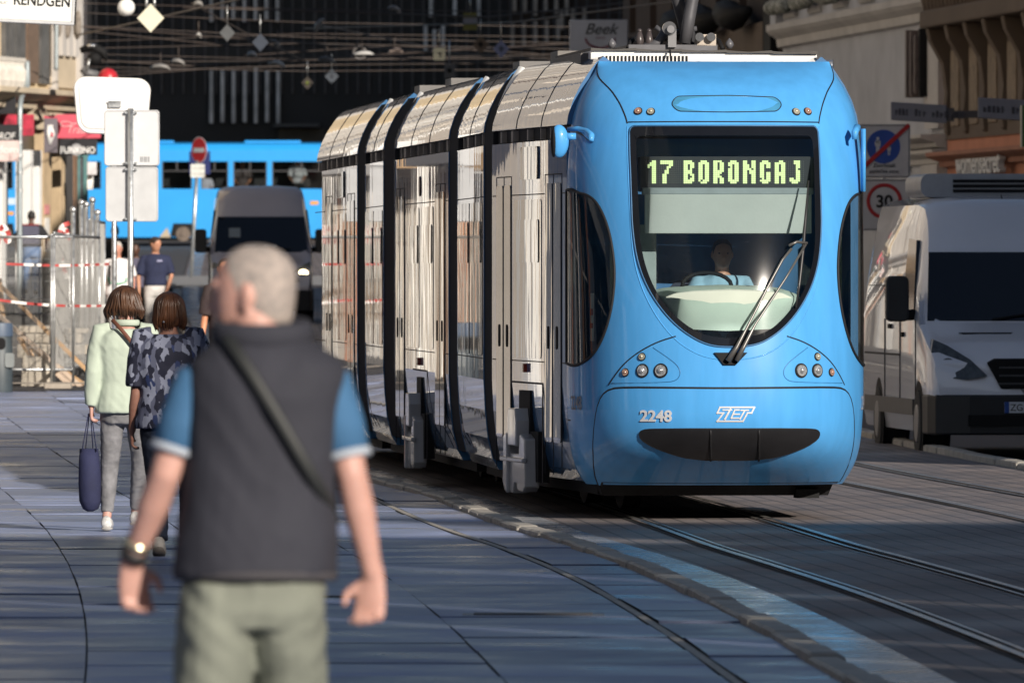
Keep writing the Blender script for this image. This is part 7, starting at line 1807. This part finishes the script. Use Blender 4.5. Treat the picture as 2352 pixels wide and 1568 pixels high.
# ================================================================== OVERHEAD
M_WIRE = mat('wire_rusty', (.06, .045, .038), .6, var=.3, scale=3)
def wire(label, pts_, r=.012, sag=0):
    bm = NB(); p3 = [P(x, y, Yq) for x, y, Yq in pts_]; q = []
    for a_, b_ in zip(p3, p3[1:]):
        for k in range(8): t = k / 8; p = a_.lerp(b_, t); p.z -= sag * 4 * t * (1 - t); q.append(p)
    q.append(p3[-1]); tube(bm, q, r, 6); o = obj('overhead_wire', bm, M_WIRE, None, True); return tag(o, label, 'wire', 'overhead tram wires')
W_ = [('span wire running from the ochre corner house down past the pale diamond', [(176, 82, 205), (345, 45, 190), (720, -40, 170)], .018),
      ('thick wire sloping right under the white ball lamp', [(190, 62, 208), (560, 90, 215), (1420, 150, 235)], .016),
      ('wire crossing the dark facade just under the upper row of fins', [(420, 18, 220), (900, 32, 222), (1120, 40, 225), (1600, -10, 230)], .016),
      ('nearly level wire through the two dim diamonds', [(190, 72, 225), (600, 112, 228), (1160, 150, 230)], .014),
      ('wire carrying the left pair of street lamps', [(180, 135, 226), (420, 152, 226), (840, 128, 230), (1400, 95, 236)], .016),
      ('wire low over the dark facade left of the fins', [(190, 180, 240), (480, 158, 240), (760, 150, 240)], .014),
      ('wire from the upper left bracket to the middle lamp', [(440, 8, 200), (590, 90, 215), (690, 135, 225)], .014),
      ('straight dark wire crossing behind the pantograph', [(700, 66, 240), (1180, 52, 215), (1640, -8, 190)], .016),
      ('wire between the yellow striped sign and the white lantern', [(720, 55, 240), (1000, 112, 232), (1480, 108, 226)], .014),
      ('faint wire above the round lamp bracket', [(560, 128, 235), (900, 105, 235), (1300, 128, 235)], .012)]
for i, (a_, b_, c_, ya, yb) in enumerate(((30, 52, 66, 230, 236), (96, 78, 88, 232, 240), (112, 100, 118, 228, 234), (124, 138, 132, 230, 236), (144, 139, 121, 233, 238), (168, 150, 142, 238, 240), (8, 22, 30, 215, 225), (60, 86, 104, 236, 240), (154, 164, 158, 240, 242))):
    W_.append((('thin wire over the dark facade, ' + ('highest', 'through the ring fitting', 'just above the pale lamps', 'at the height of the two clamps', 'sinking towards the tram roof', 'lowest right of the no entry sign', 'meeting the boxed fitting', 'falling from left to right behind the diamonds', 'grazing the canopy of the slim slate diamond')[i]), [(186, a_, ya), (700, b_, (ya + yb) / 2), (1500, c_, yb)], .010))
for lab, pts_, r_ in W_: wire(lab, pts_, r_)
def diamond(label, px, py, hw, hh, Yq, m, hooks=False, inner=None, cat='hanging sign'):
    c_ = P(px, py, Yq); s_ = Yq / F; o = empty('diamond_sign', c_, 0, label, cat); bm = NB(); prism(bm, [(-hw * s_, 0), (0, hh * s_), (hw * s_, 0), (0, -hh * s_)], 0, .02); pl = obj('plate', bm, m, o)
    bm = NB(); tube(bm, [(0, .01, hh * s_), (0, .01, hh * s_ + .35)], .008, 6)
    if hooks:
        bm.free(); bm = NB()
        for q in (-9, 9): tube(bm, [(q * s_, .01, hh * s_ * .72), (q * s_, .01, hh * s_ + .10)], .02, 8)
    obj('hook', bm, STEEL, o, True)
    if inner: bm = NB(); prism(bm, [(-hw * s_ * .35, 0), (0, hh * s_ * .4), (hw * s_ * .35, 0), (0, -hh * s_ * .4)], -.004, 0); obj('mark', bm, inner, pl)
diamond('bright cream diamond plate hanging from two hooks at the top left', 346, 42, 31, 33, 165, mat('cream_plate', (.66, .64, .50), .5, var=.06), True)
diamond('dim grey diamond plate in front of the upper fins', 522, 76, 18, 20, 190, mat('shaded_grey_plate', (.07, .075, .08), .5))  # this and the next five plates: shade put into the plate colour
diamond('dim navy diamond plate right of the dim grey one', 598, 98, 19, 21, 192, mat('shaded_navy_plate', (.025, .035, .055), .5))
diamond('small dark diamond with yellow green mark over the canopy', 706, 191, 14, 15, 240, mat('shaded_dark_plate', (.03, .022, .016), .5), inner=mat('lime_mark', (.10, .12, .01), .5))
diamond('slim slate diamond plate over the rear roof of the tram', 762, 176, 16, 17, 240, mat('shaded_slate_plate', (.045, .055, .07), .5), inner=mat('dark_mark', (.015, .02, .03), .5))
diamond('brown diamond plate with black dot left of the lilac diamond', 1104, 103, 20, 21, 215, mat('shaded_brown_plate', (.07, .05, .035), .5), inner=BLACK)
diamond('lilac blue diamond plate with dark mark above the tram roof', 1151, 113, 19, 21, 200, mat('shaded_lilac_plate', (.12, .145, .27), .5), inner=mat('ink_mark', (.03, .04, .08), .5))
c_ = P(290, 18, 166); o = empty('globe_lamp', c_, 0, 'white globe lamp hanging beside the cream diamond', 'lamp'); bm = NB(); ball(bm, (0, 0, 0), 20 / F * 166, 24, 16); obj('globe', bm, WHITE, o, True); bm = NB(); tube(bm, [(0, 0, .13), (0, 0, .6)], .015, 8); obj('stem', bm, STEEL, o, True)
c_ = P(1080, 50, 225); s_ = 225 / F; o = empty('stripe_sign', c_, 0, 'yellow and white striped rectangular sign hanging in front of the brown facade', 'hanging sign'); bm = NB(); bbox(bm, -16 * s_, 16 * s_, 0, .02, -20 * s_, 20 * s_); pl = obj('plate', bm, mat('shaded_yellow', (.13, .12, .015), .5), o); bm = NB(); bbox(bm, -16 * s_, 16 * s_, -.004, 0, -6 * s_, 8 * s_); obj('white_band', bm, mat('shaded_white', (.20, .20, .23), .5), pl); bm = NB(); tube(bm, [(0, .01, 20 * s_), (0, .01, 20 * s_ + .4)], .01, 6); obj('hook', bm, STEEL, o, True)  # yellow and white darkened, shade put into both colours
c_ = P(1009, 125, 205); s_ = 205 / F; o = empty('lantern_sign', c_, 0, 'small cream square sign lit by sun above the middle of the tram', 'hanging sign'); bm = NB(); loft(bm, [[(x, y, z) for x, z in rrect(-14 * s_, 14 * s_, -14 * s_, 14 * s_, .03)] for y in (0, .08)]); pl = obj('plate', bm, mat('lit_cream', (.70, .68, .50), .5), o); bm = NB(); bbox(bm, -.03, .05, -.005, 0, .0, .03); bbox(bm, .0, .04, -.005, 0, -.05, -.02); obj('mark', bm, BLACK, pl); bm = NB(); tube(bm, [(0, .02, 14 * s_), (0, .02, .5)], .01, 6); obj('hook', bm, STEEL, o, True)
c_ = P(1032, 160, 222); s_ = 222 / F; o = empty('traffic_camera', c_, 0, 'grey box camera on a bracket under the small cream sign', 'camera'); bm = NB(); loft(bm, [[(x, y, z) for x, z in rrect(-12 * s_, 12 * s_, -18 * s_, 14 * s_, .03)] for y in (0, .25)]); bx_ = obj('housing', bm, mat('camera_grey', (.09, .095, .105), .5), o); bm = NB(); disc(bm, (0, 0, -.02), (0, -1, 0), .05, .05, 14); obj('lens', bm, BLACK, bx_); bm = NB(); tube(bm, [(0, .1, 14 * s_), (0, .1, 14 * s_ + .5)], .015, 6); obj('stem', bm, STEEL, o, True)
def lum(label, px, py, w, Yq, tilt, m):
    c_ = P(px, py, Yq); s_ = Yq / F; o = empty('street_lamp', c_, 0, label, 'street lamp', 'street lamps hung on the span wires'); bm = NB(); d = Vector((math.cos(R(tilt)), 0, math.sin(R(tilt)))); L = w * s_ / 2
    n_ = Vector((-d.z, 0, d.x)); tube(bm, [-d * L, -d * L * .6 + n_ * .05, n_ * .07, d * L * .6 + n_ * .05, d * L], [(.02, .04), (.045, .1), (.055, .12), (.045, .1), (.02, .04)], 10, up=(0, 0, 1)); hd = obj('lamp_head', bm, m, o, True)
    bm = NB(); tube(bm, [n_ * .1, n_ * .1 + Vector((0, 0, .25))], .012, 6); obj('stem', bm, M_WIRE, o, True)
M_LUM = mat('lamp_grey', (.22, .21, .20), .4, var=.2); M_LUM2 = mat('lamp_pale', (.45, .44, .42), .4, var=.2)
for lab, px, py, w, Yq, t, m in (('long grey street lamp left of the fins', 368, 159, 46, 226, -3, M_LUM), ('short pale street lamp just above the long grey one', 408, 147, 32, 226, -12, M_LUM), ('curved pale street lamp left of centre', 635, 151, 40, 228, -12, M_LUM2), ('curved grey street lamp over the tram tail', 750, 142, 38, 230, -8, M_LUM), ('long bright street lamp at the middle of the wires', 832, 130, 56, 231, 6, M_LUM2), ('pinkish street lamp end right of the long bright one', 908, 122, 34, 232, 8, mat('lamp_pink', (.28, .22, .19), .5)), ('small bright fitting left of the two dim diamonds', 578, 130, 20, 226, -5, M_LUM2), ('tiny globe fitting on the upper left wires', 456, 88, 10, 215, 0, M_LUM2), ('boxed fitting on the upper left wires', 455, 15, 20, 200, 0, M_LUM), ('grey bracket fitting right of the dim navy diamond', 630, 104, 24, 226, -50, M_LUM), ('slanting clamp on the wire above the tram tail', 736, 60, 36, 225, 62, M_LUM), ('twin clamp on the wire at the top right of the fins', 905, 26, 30, 226, -24, M_LUM)): lum(lab, px, py, w, Yq, t, m)
c_ = P(826, 122, 231.5); o = empty('ring_fitting', c_, 0, 'grey ring fitting above the long bright street lamp', 'wire fitting'); bm = NB(); s_ = 231 / F; tube(bm, [Vector((14 * s_ * math.cos(2 * PI * q / 20), 0, 14 * s_ * math.sin(2 * PI * q / 20))) for q in range(21)], .03, 8); obj('ring', bm, mat('ring_grey', (.11, .10, .095), .5), o, True)
c_ = P(213, 122, 208); o = empty('wall_lantern', c_, 0, 'black wall lantern with bright glint beside the ochre corner house', 'street lamp'); s_ = 208 / F
bm = NB(); tube(bm, [(-.25, 0, .05), (0, 0, .12), (.2, 0, .02), (.28, 0, -.15)], [.06, .09, .10, .03], 10); ball(bm, (.04, .0, -.12), (.15, .14, .14)); obj('lamp_head', bm, BLACK, o, True); bm = NB(); ball(bm, (-.02, -.12, .14), (.10, .05, .04)); obj('glint_cap', bm, CHROME, o, True); bm = NB(); tube(bm, [(-.06, -.1, -.12), (-.11, -.1, -.36)], .025, 8); obj('stem', bm, STEEL, o, True); bm = NB(); tube(bm, [(-.2, 0, -.3), (-.1, 0, -.4), (.1, 0, -.45)], .09, 10); obj('base', bm, mat('lantern_grey', (.12, .12, .125), .5), o, True)
c_ = P(248, 172, 209); o = empty('red_globe', c_, 0, 'red globe sign showing above the round-cornered white sign', 'shop sign'); bm = NB(); ball(bm, (0, 0, -.07), .20, 24, 14); obj('globe', bm, mat('red_dome', (.42, .02, .03), .35, var=.4, scale=18), o, True); bm = NB(); tube(bm, [(-.1, .1, -.1), (-.6, .1, -.1)], .02, 6); obj('bracket', bm, STEEL, o, True)
